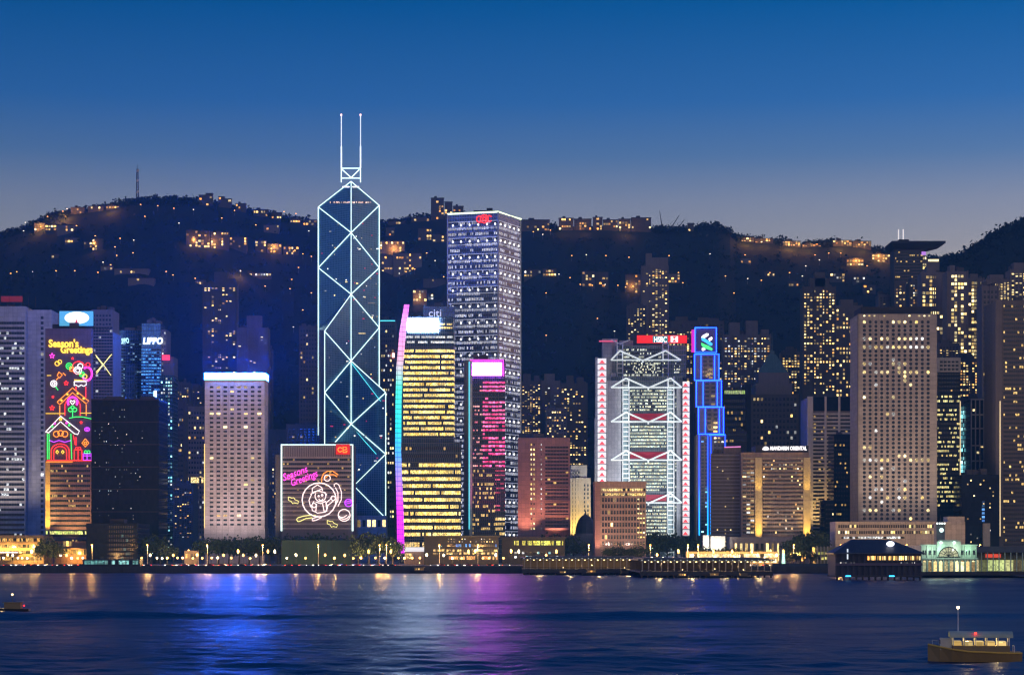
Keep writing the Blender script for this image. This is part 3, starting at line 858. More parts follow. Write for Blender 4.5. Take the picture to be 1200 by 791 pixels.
b.neon('neon_snowman', E_PINKW, [arc(375.5, 581, 6.4, -210, 40), arc(377.5, 580, 1), arc(373.4, 581, .8), arc(376, 583.5, 2.6, 200, 340)], y=-1.3)
b.neon('neon_snowman', E_PINKW, [[(368, 587), (365, 592), (366, 598), (372, 601), (381, 600), (384, 595), (382, 588)], arc(368, 592, 2.6), [(365, 579), (362, 586), (364, 594)]], y=-1.3)
b.neon('neon_scarf', E_PINKW, [[(370, 588), (376, 590), (382, 587)], [(378, 590), (380, 600), (383, 599), (382, 589)], [(371, 590), (370, 599)]], y=-1.3)
b.neon('neon_arm', E_PINKW, [[(382, 589), (387, 585), (389, 582)], [(383, 593), (388, 589), (391, 586)], arc(390.5, 583.5, 2.6)], y=-1.3)
b.neon('neon_swirl', E_ORANGE, [[(377, 566), (377, 560), (379, 555), (384, 552), (390, 552), (396, 556)], [(381, 560), (386, 556), (391, 556), (395, 558.5)]], y=-1.3)
b.neon('neon_swirl', E_PINKW, [arc(383.5, 560, 3.6), [(392, 570), (391.5, 567.5), (394, 566), (397, 568), (400, 576), (400, 585), (396, 593)], [(393, 571), (396, 577), (396, 586), (393, 592)]], y=-1.3)
b.neon('neon_capsule', E_LEMON, [[(349, 611), (347.5, 608.5), (349, 606.5), (356, 604.5), (364, 603.5), (370, 604)], [(349, 611), (352, 610.5), (358, 607.5), (366, 606.5)]], y=-1.3)
b.neon('neon_capsule', E_PINKW, [[(366, 607.5), (372, 605.5), (377, 606), (370, 609.5), (366, 610), (366, 607.5)]], y=-1.3)
for hx, hy, cc in ((344, 586, E_LEMON), (389.5, 613.5, E_LEMON)):
    b.neon('neon_holly', cc, [[(hx - 6, hy - 4), (hx - 2, hy - 2.5), (hx, hy - 3), (hx + 2, hy - .5), (hx + 6, hy + 1), (hx + 5, hy + 4), (hx + 1, hy + 3), (hx - 1, hy + 4), (hx - 3, hy + 1), (hx - 6, hy), (hx - 6, hy - 4)]], r=.25, y=-1.3)
b.neon('neon_ball', E_PINKW, [arc(403.3, 603.5, 7), arc(401, 599, 7, 230, 320), arc(403, 601, 7, 210, 330)], y=-1.3)
b.neon('neon_ball', E_VIOLET, [arc(408.4, 589, 4.4), [(404.4, 588), (412.6, 586)], [(404.4, 590.5), (412.8, 588.5)]], y=-1.3)
m = MB(); m.box(b.x(321), b.x(329), 10, 40, 0, b.z(532)); m.build('side_wing', M_MAUVE, b.root)
# 11 tall tower of triangular prisms laced with light
def prism_tower():
    Y = 1900.0
    root = empty('prism_tower', 'tallest tower, faceted glass laced with white diagonal light strips and twin masts', 'tower', (X(416, Y), Y, G))
    cx0 = X(416, Y)
    def pt(px, py, y): return Vector((X(px, Y + y) - cx0, y, Z(py, Y + y) - G))
    FLx, FRx, BLx, BRx = (380.5, 452, 373, 444.5)
    yF, yB, yC = 0.0, 54.0, 27.0
    def at(corner, py):
        px, y = {'FL': (FLx, yF), 'FR': (FRx, yF), 'BL': (BLx, yB), 'BR': (BRx, yB), 'C': (411.5, yC)}[corner]
        return pt(px, py, y)
    def ground(corner):
        p = at(corner, 600); p.z = 0; return p
    def prism(a, b_, c, za, zb, zc, name):           # triangular shaft on plan corners a, b_, c with its own slanted roof
        m = MB(); lo = [ground(a), ground(b_), ground(c)]; hi = [at(a, za), at(b_, zb), at(c, zc)]
        for i in range(3):
            j = (i + 1) % 3
            m.face([lo[i], lo[j], hi[j], hi[i]])
        m.face(hi)
        return m.build(name, M_BOCG, root)
    south = prism('C', 'BR', 'BL', 213, 241, 243, 'glass_shaft')
    west = prism('C', 'BL', 'FL', 345, 386, 388, 'glass_shaft')
    east = prism('C', 'FR', 'BR', 423, 460, 455, 'glass_shaft')
    north = prism('C', 'FL', 'FR', 497, 532, 532, 'glass_shaft')
    off = Vector((0, -.8, 0))
    def strip(*cs, r=.44):
        m = MB(); m.tube([at(c, z) + off for c, z in cs], r, 5); m.build('light_strip', E_STRIP, root)
    strip(('BL', 243), ('C', 213)); strip(('BR', 241), ('C', 213))
    strip(('C', 213), ('C', 497), r=.4)
    strip(('BL', 243), ('BL', 388), r=.5); strip(('BR', 241), ('BR', 456), r=.5)
    strip(('BL', 243), ('C', 273)); strip(('BR', 241), ('C', 273))
    strip(('C', 273), ('BL', 314)); strip(('C', 273), ('BR', 314))
    strip(('BL', 314), ('C', 345)); strip(('BR', 314), ('C', 345))
    strip(('C', 345), ('FL', 388)); strip(('C', 345), ('BR', 384))
    strip(('BR', 384), ('C', 423)); strip(('C', 423), ('FL', 388))
    strip(('C', 423), ('FR', 460)); strip(('C', 423), ('FL', 460))
    strip(('FR', 460), ('C', 497)); strip(('FL', 460), ('C', 497))
    strip(('FL', 388), ('FL', 532)); strip(('BL', 388), ('BL', 510), r=.4)
    strip(('C', 345), ('C', 346))
    strip(('FR', 460), ('FR', 607))
    mid = lambda py: pt(414.5, py, -.8)
    for a, c in (('FR', 'FR'), ('FL', 'FL')):
        m = MB(); m.tube([at('C', 497) + off, at(a, 532) + off], .44, 5); m.build('light_strip', E_STRIP, root)
        m = MB(); m.tube([at(a, 532) + off, mid(569), at(a, 607) + off], .44, 5); m.build('light_strip', E_STRIP, root)
    # thin secondary lines
    m = MB(); m.tube([at('C', 425) + off, pt(446, 470, 2) + off], .3, 4); m.build('light_strip', E_CYANN, root)
    m = MB(); m.tube([at('C', 499) + off, pt(441, 532, -.2) + off], .3, 4); m.build('light_strip', E_CYANN, root)
    # crown and twin masts
    def p2(px, py): return pt(px, py, 25.0)
    m = MB()
    for a, b_ in (((400, 214), (400, 196)), ((422.5, 214), (422.5, 196)), ((400, 197.5), (422.5, 197.5)), ((401, 199), (412, 209)), ((421, 199), (411, 209)), ((400, 209), (422.5, 209))):
        m.tube([p2(*a), p2(*b_)], .55, 5)
    m.build('crown_frame', E_STRIP, root)
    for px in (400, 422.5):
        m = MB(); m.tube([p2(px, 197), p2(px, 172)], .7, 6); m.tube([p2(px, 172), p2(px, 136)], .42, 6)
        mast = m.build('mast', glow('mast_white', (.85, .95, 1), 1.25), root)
        m = MB()
        for k in range(7): m.tube([p2(px - .9, 194 - k * 8), p2(px + .9, 194 - k * 8)], .35, 4)
        m.build('mast_ring', M_STEEL, mast)
        m = MB(); m.tube([p2(px, 136), p2(px, 134)], .8, 5); m.build('mast_light', glow('lamp_rose', (1, .6, .6), 3), mast)
    # lit bands and scattered lit panes
    def onface(a, b_, py, f0, f1, h, mat, name, dy=-.35):
        A, B_ = at(a, py), at(b_, py)
        p, q = A.lerp(B_, f0), A.lerp(B_, f1)
        m = MB(); o_ = Vector((0, dy, 0)); u = Vector((0, 0, h))
        m.face([p + o_, q + o_, q + o_ + u, p + o_ + u], uv=[(0, 0), ((q - p).length, 0), ((q - p).length, h), (0, h)])
        m.build(name, mat, root)
    pinkb = band('band_sky_lobby', .75, (1, .62, .5), (1, .85, .75), .9, 1.3, 1)
    onface('BL', 'C', 238.5, .35, .97, 1.6, pinkb, 'lit_band'); onface('C', 'BR', 238.5, .03, .7, 1.6, pinkb, 'lit_band')
    onface('BL', 'C', 220, .74, .95, 1.2, E_NWHITE, 'lit_band'); onface('C', 'BR', 220, .05, .28, 1.2, E_NWHITE, 'lit_band')
    rr = random.Random(3)
    panes = {}
    for k in range(92):
        py = rr.uniform(262, 560)
        if py > 500: a, c = 'FL', 'FR'
        elif py > 460: a, c = rr.choice([('FL', 'C'), ('C', 'FR')])
        elif py > 390: a, c = rr.choice([('FL', 'C'), ('C', 'BR'), ('C', 'BR')])
        else: a, c = rr.choice([('BL', 'C'), ('C', 'BR'), ('C', 'BR')])
        f = rr.uniform(.06, .94)
        w = rr.choice([1.3, 1.3, 1.3, 1.3, 2.6, 9.0 if k % 9 == 0 else 1.3])
        A, B_ = at(a, py), at(c, py); L = (B_ - A).length
        onface(a, c, py, f, min(.97, f + w / L), 1.0, rr.choice([L_COOL, L_COOL, L_COOL, L_WARM, glow('dim_red_pane', (.9, .05, .15), .6, False)]), 'lit_pane')
    # stone base
    x0, x1 = X(406, Y - 20) - cx0, X(453, Y - 20) - cx0
    m = MB(); m.box(x0, x1, -20, -1.5, 0, Z(604, Y - 20) - G); base = m.build('stone_base', M_PALE, root)
    for k in range(8):
        m = MB(); w = (x1 - x0) / 8; m.box(x0 + w * (k + .2), x0 + w * (k + .8), -20.2, -19.98, Z(617, Y - 20) - G, Z(609, Y - 20) - G); m.build('window', L_WARM if k % 3 else M_PANE, base)
    m = MB(); m.box(x0 - 4, x0 + 9, -24, -20.1, 0, Z(590, Y - 20) - G); m.build('stair_block', M_PALE, root)
prism_tower()
# 12 blocks just past the prism tower
b = Bld('mid_block', 'grey office block with yellow windows between the prism tower and the magenta fin', 445, 463, 376, 2000, 30, M_NIGHT, 'block')
b.grid(-b.W / 2 + 1, b.W / 2 - 1, 30, b.H - 3, 6, 42, .55, .45, .25, [L_WARM, L_GOLD, L_COOL], M_PANE, cap=100, clump=.15)
m = MB(); m.tube([(-b.W / 2, -.5, b.H), (b.W / 2, -.5, b.H)], .5, 5); m.build('roof_strip', E_CYANN, b.root)
m = MB(); m.cyl(b.x(461), -1.2, b.z(419), b.z(414), 1.1, n=8); m.build('wall_lamp', glow('lamp_rose2', (1, .35, .3), 7), b.root)
# 13 golden tower with LED fin
b = Bld('golden_tower', 'golden banded office tower with a magenta to cyan fin and a white screen', 470, 532, 387, 1600, 34, M_GLASS)
goldb = band('band_gold', .96, (1, .62, .09), (1, .80, .30), 1.9, 1.3, .98, floor_on=.98, mull=.14)
b.bands(b.z(512), b.z(408), 16, .52, goldb, x0=b.x(473), side=10)
m = MB(); m.box(b.x(468.5), b.x(540.5), -2.5, -.4, 0, b.z(519)); m.build('lower_wall', M_GLASS, b.root)
b.bands(b.z(630), b.z(541), 11, .5, goldb, x0=b.x(470), x1=b.x(540), y=-2.5)
b.bands(b.z(539), b.z(521), 2, .4, band('band_gold_dim', .12, *WARM, .8, 1.5, .6), x0=b.x(470), x1=b.x(540), y=-2.5)
b.bands(b.z(404), b.z(392), 2, .4, band('band_white', .9, (1, .95, .85), (.8, .9, 1), 1.1, 1.2, 1), x0=b.x(475), side=6)
m = MB(); m.box(b.x(474), b.x(531), 1, 30, b.H + .01, b.z(371)); m.build('crown', M_GLASS, b.root)
b.bands(b.z(386), b.z(378), 2, .5, band('band_gold', None, None, None), x0=b.x(514), x1=b.x(530), y=1.0)
m = MB(); m.box(b.x(478), b.x(514), -.8, .6, b.z(389), b.z(373.5)); m.build('screen', glow('screen_cream', (.45, .66, 1), 120.0), b.root)
m = MB()
prof = [(473.5, 479.5, 357), (468, 475.5, 390), (464.5, 472, 430), (463.5, 470.5, 470), (463, 470, 530), (465, 473, 605), (465.5, 474, 648)]
for (a0, a1, p0), (c0, c1, p1) in zip(prof[:-1], prof[1:]):
    q = [(*b.P(c0, p1, -6),), (*b.P(c1, p1, -3),), (*b.P(a1, p0, -3),), (*b.P(a0, p0, -6),)]
    q2 = [(x_, y_ + 2.4, z_) for x_, y_, z_ in q]
    m.face(q); m.face(list(reversed(q2)))
    m.face([q[1], q2[1], q2[2], q[2]]); m.face([q2[0], q[0], q[3], q2[3]])
m.face([(*b.P(473.5, 357, -6),), (*b.P(479.5, 357, -3),), (*b.P(479.5, 357, -.6),), (*b.P(473.5, 357, -3.6),)])
m.build('led_fin', led('fin_led', [(0.0, (.85, .02, .95)), (.22, (.75, .03, 1)), (.42, (.05, .35, 1)), (.52, (.0, .62, .72)), (.68, (.05, .75, .62)), (.80, (.8, .35, .55)), (1.0, (.8, .10, .85))], 0, b.z(357), 1.9), b.root)
b.bands(b.z(650), b.z(634), 2, .7, band('band_lobby', .9, *WARM, 1.2, 2.0, 1), x0=b.x(474), x1=b.x(500), y=-2.5, name='lit_lobby')
b = Bld('office_tower', 'blue grey glass tower with thin white letters behind the white screen', 496, 533, 359, 1760, 24, glass('slate_glass', (.16, .2, .3), gw=2, gh=3.8))
b.text('lettering', 'citi', glow('letter_dim', (.75, .8, 1), .85), 502.5, 517, 371, 9, y=-.8)
# 14 the square tower of light points
def square_tower():
    Yc = 1800.0
    rot = math.radians(-25)
    side = 46.5
    px_edge = 584.0
    root = empty('square_tower', 'square office tower studded with white lights and edged by a pale roof strip', 'tower', (X(px_edge, Yc), Yc, G), rot=0)
    H = Z(248.5, Yc) - G
    # plan: nearest corner at the origin, long side to the east, short receding side to the west
    a = math.radians(197 - 0)
    L1 = Vector((-(584 - 524.5) * Yc / F * 1.012, 12.5, 0)); L1u = L1.normalized()
    L2 = Vector(((610 - 584) * Yc / F * 1.02, 40.0, 0)); L2u = L2.normalized()
    O = Vector((0, 0, 0))
    m = MB(); m.prism([(L1.x, L1.y), (0, 0), (L2.x, L2.y), (L1.x + L2.x, L1.y + L2.y)], 0, H)
    m.build('wall', glass('lattice_glass', (.09, .12, .24), gw=1.5, gh=4.1, mull=(.30, .32, .40), mf=.18, metal=.6), root)
    n = 62
    fh = (H - 10) / n
    n1 = Vector((L1u.y, -L1u.x, 0)); n1 = n1 if n1.y < 0 else -n1
    n2 = Vector((L2u.y, -L2u.x, 0)); n2 = n2 if n2.x > 0 else -n2
    m = MB()
    def q(A, B_, off, h, z=0):
        p_, r_ = A + off, B_ + off
        Lq = (r_ - p_).length
        m.face([p_ + Vector((0, 0, z)), r_ + Vector((0, 0, z)), r_ + Vector((0, 0, z + h)), p_ + Vector((0, 0, z + h))], uv=[(0, z), (Lq, z), (Lq, z + h), (0, z + h)])
    q(L1 * .99, L1 * .01, n1 * .15, fh * .5); q(L2 * .02, L2 * .98, n2 * .15, fh * .5)
    mats = [band('band_lattice_%d' % k, pc, (.62, .68, 1), (1, .93, .82), st, 1.5, .9, gl=(.03, .035, .06), mull=.25) for k, (pc, st) in enumerate(((.85, .65), (.4, .5), (.7, .75)))]
    mes = [m.mesh('window_band', mt) for mt in mats]
    for k in range(n): put('window_band', mes[k % 3], root, (0, 0, 5 + k * fh))
    # white cornice strip of each third storey and its lamps
    m = MB(); q(L1 * .995, L1 * .005, n1 * .3, .5); q(L2 * .005, L2 * .995, n2 * .3, .5)
    rail = m.mesh('light_rail', glow('rail_dim', (.75, .8, 1), .42, False))
    m = MB(); m.box(-.55, .55, -.55, .55, -.8, .8); lamp = m.mesh('facade_lamp', glow('lamp_pearl', (1, .97, .9), 2.6, False))
    spots = []
    for k in range(21):
        z = H - 10 - k * fh * 3
        put('light_rail', rail, root, (0, 0, z + 2.6)); put('light_rail', rail, root, (0, 0, z - 3.2))
        for f in (.06, .22, .39, .56, .73, .89): spots.append(L1 * f + n1 * .5 + Vector((0, 0, z)))
        for f in (.08, .28, .48, .68, .88): spots.append(L2 * f + n2 * .5 + Vector((0, 0, z)))
    for p_ in spots[:100]: put('facade_lamp', lamp, root, p_)
    m = MB()
    for p_ in spots[100:]: m.box(p_.x - .55, p_.x + .55, p_.y - .55, p_.y + .55, p_.z - .8, p_.z + .8)
    tag(m.build('facade_lamp', glow('lamp_pearl', None, None), root), kind='stuff')
    m = MB(); m.tube([L1 + n1 * .3 + Vector((0, 0, H)), n1 * .3 + Vector((0, 0, H)), L2 + n2 * .3 + Vector((0, 0, H))], .8, 5); m.build('roof_strip', glow('strip_lime_white', (.82, 1, .62), 1.8), root)
    # corner fins
    m = MB()
    for A in (L1 * .995, L1 * .004, L2 * .99): m.box(A.x - .6, A.x + .6, A.y - .9, A.y + .3, 0, H)
    m.build('corner_post', M_STEEL, root)
    # red emblem
    cpt = L1 * .27 + n1 * .9 + Vector((0, 0, H - 5.5))
    m = MB()
    for cx_, r_, a0, a1 in ((-4.2, 2.6, 40, 320), (4.2, 2.6, 40, 320), (0, 3.4, 0, 360), (0, 1.4, 0, 360)):
        m.tube([cpt + L1u * -(cx_ + r_ * math.cos(math.radians(t))) + Vector((0, 0, r_ * math.sin(math.radians(t)))) for t in range(a0, a1 + 1, 20)], .5, 5)
    m.build('emblem', E_RED, root)
    m = MB(); c_ = (L1 + L2) / 2; m.box(c_.x - 9, c_.x + 9, c_.y - 9, c_.y + 9, H, H + 4); m.box(c_.x + 2, c_.x + 7, c_.y - 3, c_.y + 3, H + 4, H + 7); m.build('roof_plant', M_DARKB, root)
square_tower()
# 15 magenta-lit tower with the pink screen
b = Bld('magenta_tower', 'slim glass tower with red magenta lit storeys under a pink white screen', 552, 592, 421, 1620, 26, M_GLASS)
m = MB(); m.prism([(b.x(543.5), 6), (b.x(550), -2), (b.x(553.5), -2), (b.x(553.5), 20), (b.x(543.5), 20)], 0, b.z(423)); m.build('side_fin', surf('pale_fin', (.34, .40, .46), .5, panel=(4, 3.6)), b.root)
b.bands(b.z(548), b.z(446), 22, .5, band('band_magenta', .93, (1, .03, .2), (1, .18, .45), 1.8, 2.6, .95, floor_on=.95), x0=b.x(566), x1=b.W / 2 - .3, side=8)
b.bands(b.z(548), b.z(446), 22, .4, band('band_mix', .6, (1, .2, .3), (1, .8, .6), 1.2, 1.3, .7, floor_on=.85), x0=b.x(554), x1=b.x(565.5))
b.bands(b.z(627), b.z(549), 15, .55, band('band_gold2', .55, *WARM, 1.0, 1.4, .7), x0=b.x(554), x1=b.x(580), y=-.02)
b.bands(b.z(600), b.z(549), 10, .3, band('band_rose', .75, (1, .08, .2), (1, .2, .35), .8, 3, .9), x0=b.x(580.3), x1=b.W / 2 - .3)
b.bands(b.z(628), b.z(605), 4, .55, band('band_gold3', .9, *WARM, 1.2, 1.4, .95), x0=b.x(580.3), x1=b.W / 2 - .3)
m = MB(); m.box(b.x(552.5), b.x(588), -1, .4, b.z(440), b.z(425)); m.build('screen', glow('screen_pink', (.62, .06, 1), 90.0), b.root)
m = MB(); m.tube([b.P(551, 441, -1), b.P(551, 422, -1), b.P(590, 422, -1), b.P(590, 441, -1)], .5, 5); m.build('neon_frame', E_MAGENTA, b.root)
m = MB(); m.tube([b.P(549.8, 620, -2.4), b.P(549.8, 424, -2.4)], .35, 5); m.build('edge_light', E_CYANN, b.root)
flood(b, (b.x(572), -24, 20), (b.x(575), 0, b.z(500)), 120000, (1, .05, .3), 80)  # added magenta fill, spreads a glow like the screen's over the face
b.text('lettering', 'BANK', glow('letter_small', (.95, .9, .9), 1.2), 553, 571, 446, 4, y=-.6) if False else None
# 16 pink granite block
b = Bld('pink_block', 'rosy granite office block with one column of paired lights', 607, 668, 513, 1680, 40, M_PINK, 'office block')
b.grid(b.x(621), b.x(627.5), b.z(622), b.z(518), 2, 18, .45, .4, .9, [L_GOLD], M_PANE)
b.grid(b.x(635.5) - 1.6, b.x(635.5), b.z(622), b.z(518), 1, 18, .4, .3, .8, [L_COOL], M_PANE)
b.bands(b.z(622), b.z(522), 24, .5, band('band_pink', .05, *WARM, .9, 2.4, .7, gl=(.05, .03, .035)), x0=b.x(639), x1=b.W / 2 - 1.4)
b.ledges(b.z(622), b.z(535), 6, .9, M_PINK, x0=b.x(639), out=.7)
m = MB(); m.box(b.x(638), b.W / 2, -6, -.05, b.z(618.5) - 1.6, b.z(618.5)); m.build('canopy', M_PINK, b.root)
flood(b, (b.x(616), -14, 16), (b.x(616), 0, b.z(570)), 90000, (1, .42, .26), 80)
flood(b, (b.x(650), -16, 16), (b.x(652), 0, b.z(580)), 60000, (1, .45, .28), 85)
# 17 cream stone bank, floodlit
b = Bld('stone_building', 'old cream stone building, floodlit yellow from below', 668.5, 692, 560, 1790, 34, M_CREAM, 'building')
m = MB(); m.box(b.x(669), b.x(688), 2, 30, b.H + .01, b.z(545)); m.build('upper_tier', M_CREAM, b.root)
b.piers([b.x(p) for p in (669.2, 672.3, 675.4, 678.5, 682, 687, 691.3)], 1.1, 0, b.H, M_CREAM, .8)
b.grid(b.x(670), b.x(680), b.z(625), b.z(551), 3, 15, .5, .6, .06, [L_WARM], M_PANE, y=-.1)
b.grid(b.x(683), b.x(691), b.z(625), b.z(566), 2, 12, .4, .55, .05, [L_WARM], M_PANE, y=-.1)
flood(b, (b.x(675), -12, 12), (b.x(676), 0, b.z(580)), 140000, (1, .66, .16), 75)
flood(b, (b.x(690), -9, 12), (b.x(688), 0, b.z(595)), 80000, (1, .7, .18), 75)
# 18 domed court
b = Bld('domed_building', 'low dark building with a copper dome before the cream stone one', 662, 697, 627, 1690, 30, M_GREY, 'building')
m = MB(); n = 16; cxd, cyd = b.x(687), 15
prev = None
rings = []
for k in range(8):
    a = math.pi / 2 * k / 7
    r_ = max(.3, 8.2 * math.cos(a)); z_ = b.H + 1.5 + 15 * math.sin(a)
    rings.append([(cxd + r_ * math.cos(2 * math.pi * j / n), cyd + r_ * math.sin(2 * math.pi * j / n), z_) for j in range(n)])
for r0, r1 in zip(rings[:-1], rings[1:]):
    for j in range(n): m.face([r0[j], r0[(j + 1) % n], r1[(j + 1) % n], r1[j]])
m.cyl(cxd, cyd, b.H + 16, b.H + 20, .9, .3, 8)
m.build('dome', M_DOME, b.root)
m = MB(); m.cyl(cxd, cyd, b.H, b.H + 1.5, 9.2, n=16); m.build('drum', M_GREY, b.root)
b.piers([-b.W / 2 + 1.5 + k * 2.6 for k in range(9)], .9, 1, b.H - 1.5, M_GREY, 1.0, 'column')
# 19 steel framed bank tower
def framed_tower():
    b = Bld('framed_tower', 'steel grey tower with exposed hanging trusses, red white light columns and a red roof sign', 712, 800, 441, 1800, 52, M_STEEL, wall=False)
    rt = b.root
    m = MB(); m.box(b.x(716), b.x(800), .5, 50, 0, b.z(441)); m.box(b.x(722), b.x(806), 14, 50, b.z(441) + .02, b.z(403)); m.build('wall', glass('slate_green_glass', (.10, .14, .17), gw=1.6, gh=3.9, mull=(.22, .24, .26), metal=.5), rt)
    # storeys between trusses
    zones = [(438, 424, 4, .25), (482, 456, 7, .45), (525, 498, 7, .72), (576, 541, 9, .85), (628, 592, 9, .6)]
    bm = {k: band('band_truss_%d' % k, p_, (.95, .9, .55), (.75, 1, .9), 1.15, 1.2, .97) for k, p_ in enumerate((.4, .75, .95, .97, .85))}
    for k, (p0, p1, n, _) in enumerate(zones):
        b.bands(b.z(p0), b.z(p1), n, .5, bm[k], x0=b.x(738.5), x1=b.x(781), y=0.5)
        b.bands(b.z(p0), b.z(p1), n, .5, band('band_truss_dim', .55, (.95, .95, .7), (.8, .95, 1), .9, 1.2, .85), x0=b.x(790), x1=b.x(797), y=0.5)
    b.bands(b.z(440), b.z(406), 8, .5, band('band_truss_dim', None, None, None), x0=b.x(732), x1=b.x(776), y=14.0)
    # panelled service towers
    def shaft(px0, px1, py, y0, y1, name='service_tower', mat=M_PANEL):
        m = MB(); m.box(b.x(px0, y0), b.x(px1, y0), y0, y1, 0, b.z(py, y0)); return m.build(name, mat, rt)
    shaft(712, 728, 446, -3, 14); shaft(716, 722, 437, 6, 20); shaft(793, 797.5, 448, -2, 10); shaft(697, 703, 490, 4, 20)
    shaft(706, 717, 403, 18, 34); shaft(791, 800, 418, 16, 30)
    b.roof([(706, 724, 397), (726, 742, 399)], M_PANEL, y0=20.)
    # ladder masts
    E_FR = surf('pale_grey_steel', (.58, .60, .62), .4, metal=.1, var=.1, streak=.1)
    def ladder(px, py0, y, w=7.5):
        z0, z1 = 0, b.z(py0, y)
        x = b.x(px, y); hw = w / 2 * b.Y / F
        m = MB()
        for sx in (-hw, hw):
            for sy in (0, 3.5): m.cyl(x + sx, y + sy, z0, z1, .55, n=8)
        mast = m.build('mast', E_FR, rt)
        m = MB(); m.box(x - hw, x + hw, y - .35, y + .35, 0, .9); m.box(x - hw + .1, x + hw - .1, y + 3.2, y + 3.8, 0, .9); m.box(x - hw + .2, x - hw + .7, y + .36, y + 3.19, 0, .5)
        rg = m.mesh('rung', E_FR)
        k = 0.0
        while k < z1 - 2: put('rung', rg, mast, (0, 0, k)); k += 3.9
        if y < 2:
            l = bpy.data.lights.new('mast_light', 'AREA'); l.shape = 'RECTANGLE'; l.size = 4; l.size_y = z1 * .9; l.energy = 9000; l.color = (.92, 1, .95)  # unseen tall area light, added before the mast to brighten its steel
            lo = bpy.data.objects.new('mast_light', l); C.objects.link(lo); lo.parent = rt; lo.location = (x, y - 7, z1 * .5); lo.rotation_euler = (math.radians(90), 0, 0)
    for px in (733.5, 786): ladder(px, 441, -2.0)
    for px in (726.5, 780): ladder(px, 403, 12.0, 6.5)
    def truss(py, y, mx, xl, xr, red):
        m = MB(); r = .7
        P = lambda a, c: b.P(a, c, y)
        m.tube([P(xl, py), P(xr, py)], r * .8, 6)
        c = (mx[0] + mx[1]) / 2
        for k, s_ in ((0, 1), (1, -1)):
            m.tube([P(mx[k], py - 11), P(c - s_ * 1.5, py)], r, 6)
            m.tube([P(mx[k], py - 11), P(xl if k == 0 else xr, py)], r, 6)
            m.tube([P(mx[k] + s_ * 3, py - 10), P(mx[k] + s_ * 3, py)], r * .6, 5)
        m.tube([P(c, py), P(c, py + 3)], r, 6)
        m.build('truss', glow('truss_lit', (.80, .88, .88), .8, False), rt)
        if red:
            m = MB(); m.box(b.x(mx[0] + 5), b.x(mx[1] - 5), .1, .35, b.z(py - 2), b.z(py - 9.5)); m.build('red_panel', glow('panel_red', (.42, .02, .05), .4), rt)
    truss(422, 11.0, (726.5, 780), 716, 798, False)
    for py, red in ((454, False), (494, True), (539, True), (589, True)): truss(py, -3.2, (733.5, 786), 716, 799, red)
    # red and white light columns up both flanks
    def column(px0, px1, py0, py1, y):
        n = int((py1 - py0) / 7.2)
        x0, x1 = b.x(px0, y), b.x(px1, y)
        m = MB(); m.box(x0, x1, y, y + 4, b.z(py1, y), b.z(py0, y)); col = m.build('light_column', glow('column_white', (.95, .92, .95), .95), rt)
        hz = (b.z(py0, y) - b.z(py1, y)) / n
        mid = (x0 + x1) / 2
        tri = MB()
        tri.prism([(x0 + 1.2, y - .5), (x1 - 1.2, y - .5), (x1 - 1.2, y - .02), (x0 + 1.2, y - .02)], 0, hz * .5, top=[(mid - .3, y - .5), (mid + .3, y - .5), (mid + .3, y - .02), (mid - .3, y - .02)])
        me = tri.mesh('red_chevron', glow('chevron_red', (1, .07, .09), 1.3, False))
        rail = MB(); rail.box(x0 - .2, x1 + .2, y - .3, y - .03, 0, .8); mr_ = rail.mesh('landing', M_STEEL)
        for k in range(n):
            c_ = put('red_chevron', me, col, (0, 0, b.z(py1, y) + k * hz + hz * .2)); put('landing', mr_, col, (0, 0, b.z(py1, y) + k * hz))
    column(700.5, 710.5, 420, 603, 2.0); column(798.5, 808, 447, 628, 1.0)
    m = MB(); m.box(b.x(698), b.x(701), 5, 12, b.z(490), b.z(418)); m.build('service_tower', M_PANEL, rt)
    for px in (712, 745, 782): flood(b, (b.x(px), -75, 25), (b.x(px), 0, b.z(520)), 150000, (.92, .95, 1), 90, 2)  # added fill spots from the street side, brighten the panelled shafts
    # roof sign
    sg = b.block('roof_sign', glow('sign_red', (.9, .02, .02), 1.1), 746.5, 805, 393, 402, 12, 14)
    t_ = b.block('sign_panel', glow('sign_teal', (.03, .25, .25), .8), 765, 782.5, 393.6, 401.4, 11.6, 11.95); t_.parent = sg
    b.text('lettering', 'HSBC', E_NWHITE, 766.5, 781.5, 401.0, 6.6, y=11.3, parent=sg, thick=.05)
    e_ = b.block('emblem', glow('emblem_white', (1, .95, .95), 1.6), 786, 794.5, 394, 401, 11.6, 11.95); e_.parent = sg
    m = MB()
    for s_ in (-1, 1):
        m.face([b.P(790.2 + s_ * 2.4, 394.4, 11.4), b.P(790.2, 397.5, 11.4), b.P(790.2 - s_ * 2.4, 394.4, 11.4)] if s_ == 1 else [b.P(787.9, 400.6, 11.4), b.P(792.6, 400.6, 11.4), b.P(790.2, 397.5, 11.4)])
    m.build('emblem_bowtie', E_RED, sg)
    # roof cranes
    m = MB()
    for px in (726.5, 780): m.tube([b.P(px, 403, 12), b.P(px - 10, 398, 12)], .5, 5); m.tube([b.P(px, 403, 12), b.P(px + 12, 398, 12)], .5, 5)
    m.build('roof_crane', E_FR, rt)
    m = MB(); m.box(b.x(703), b.x(724), 17, 18, b.z(400.5, 17), b.z(399, 17)); m.build('red_eave', glow('eave_rose', (.9, .12, .25), .9), rt)
framed_tower()
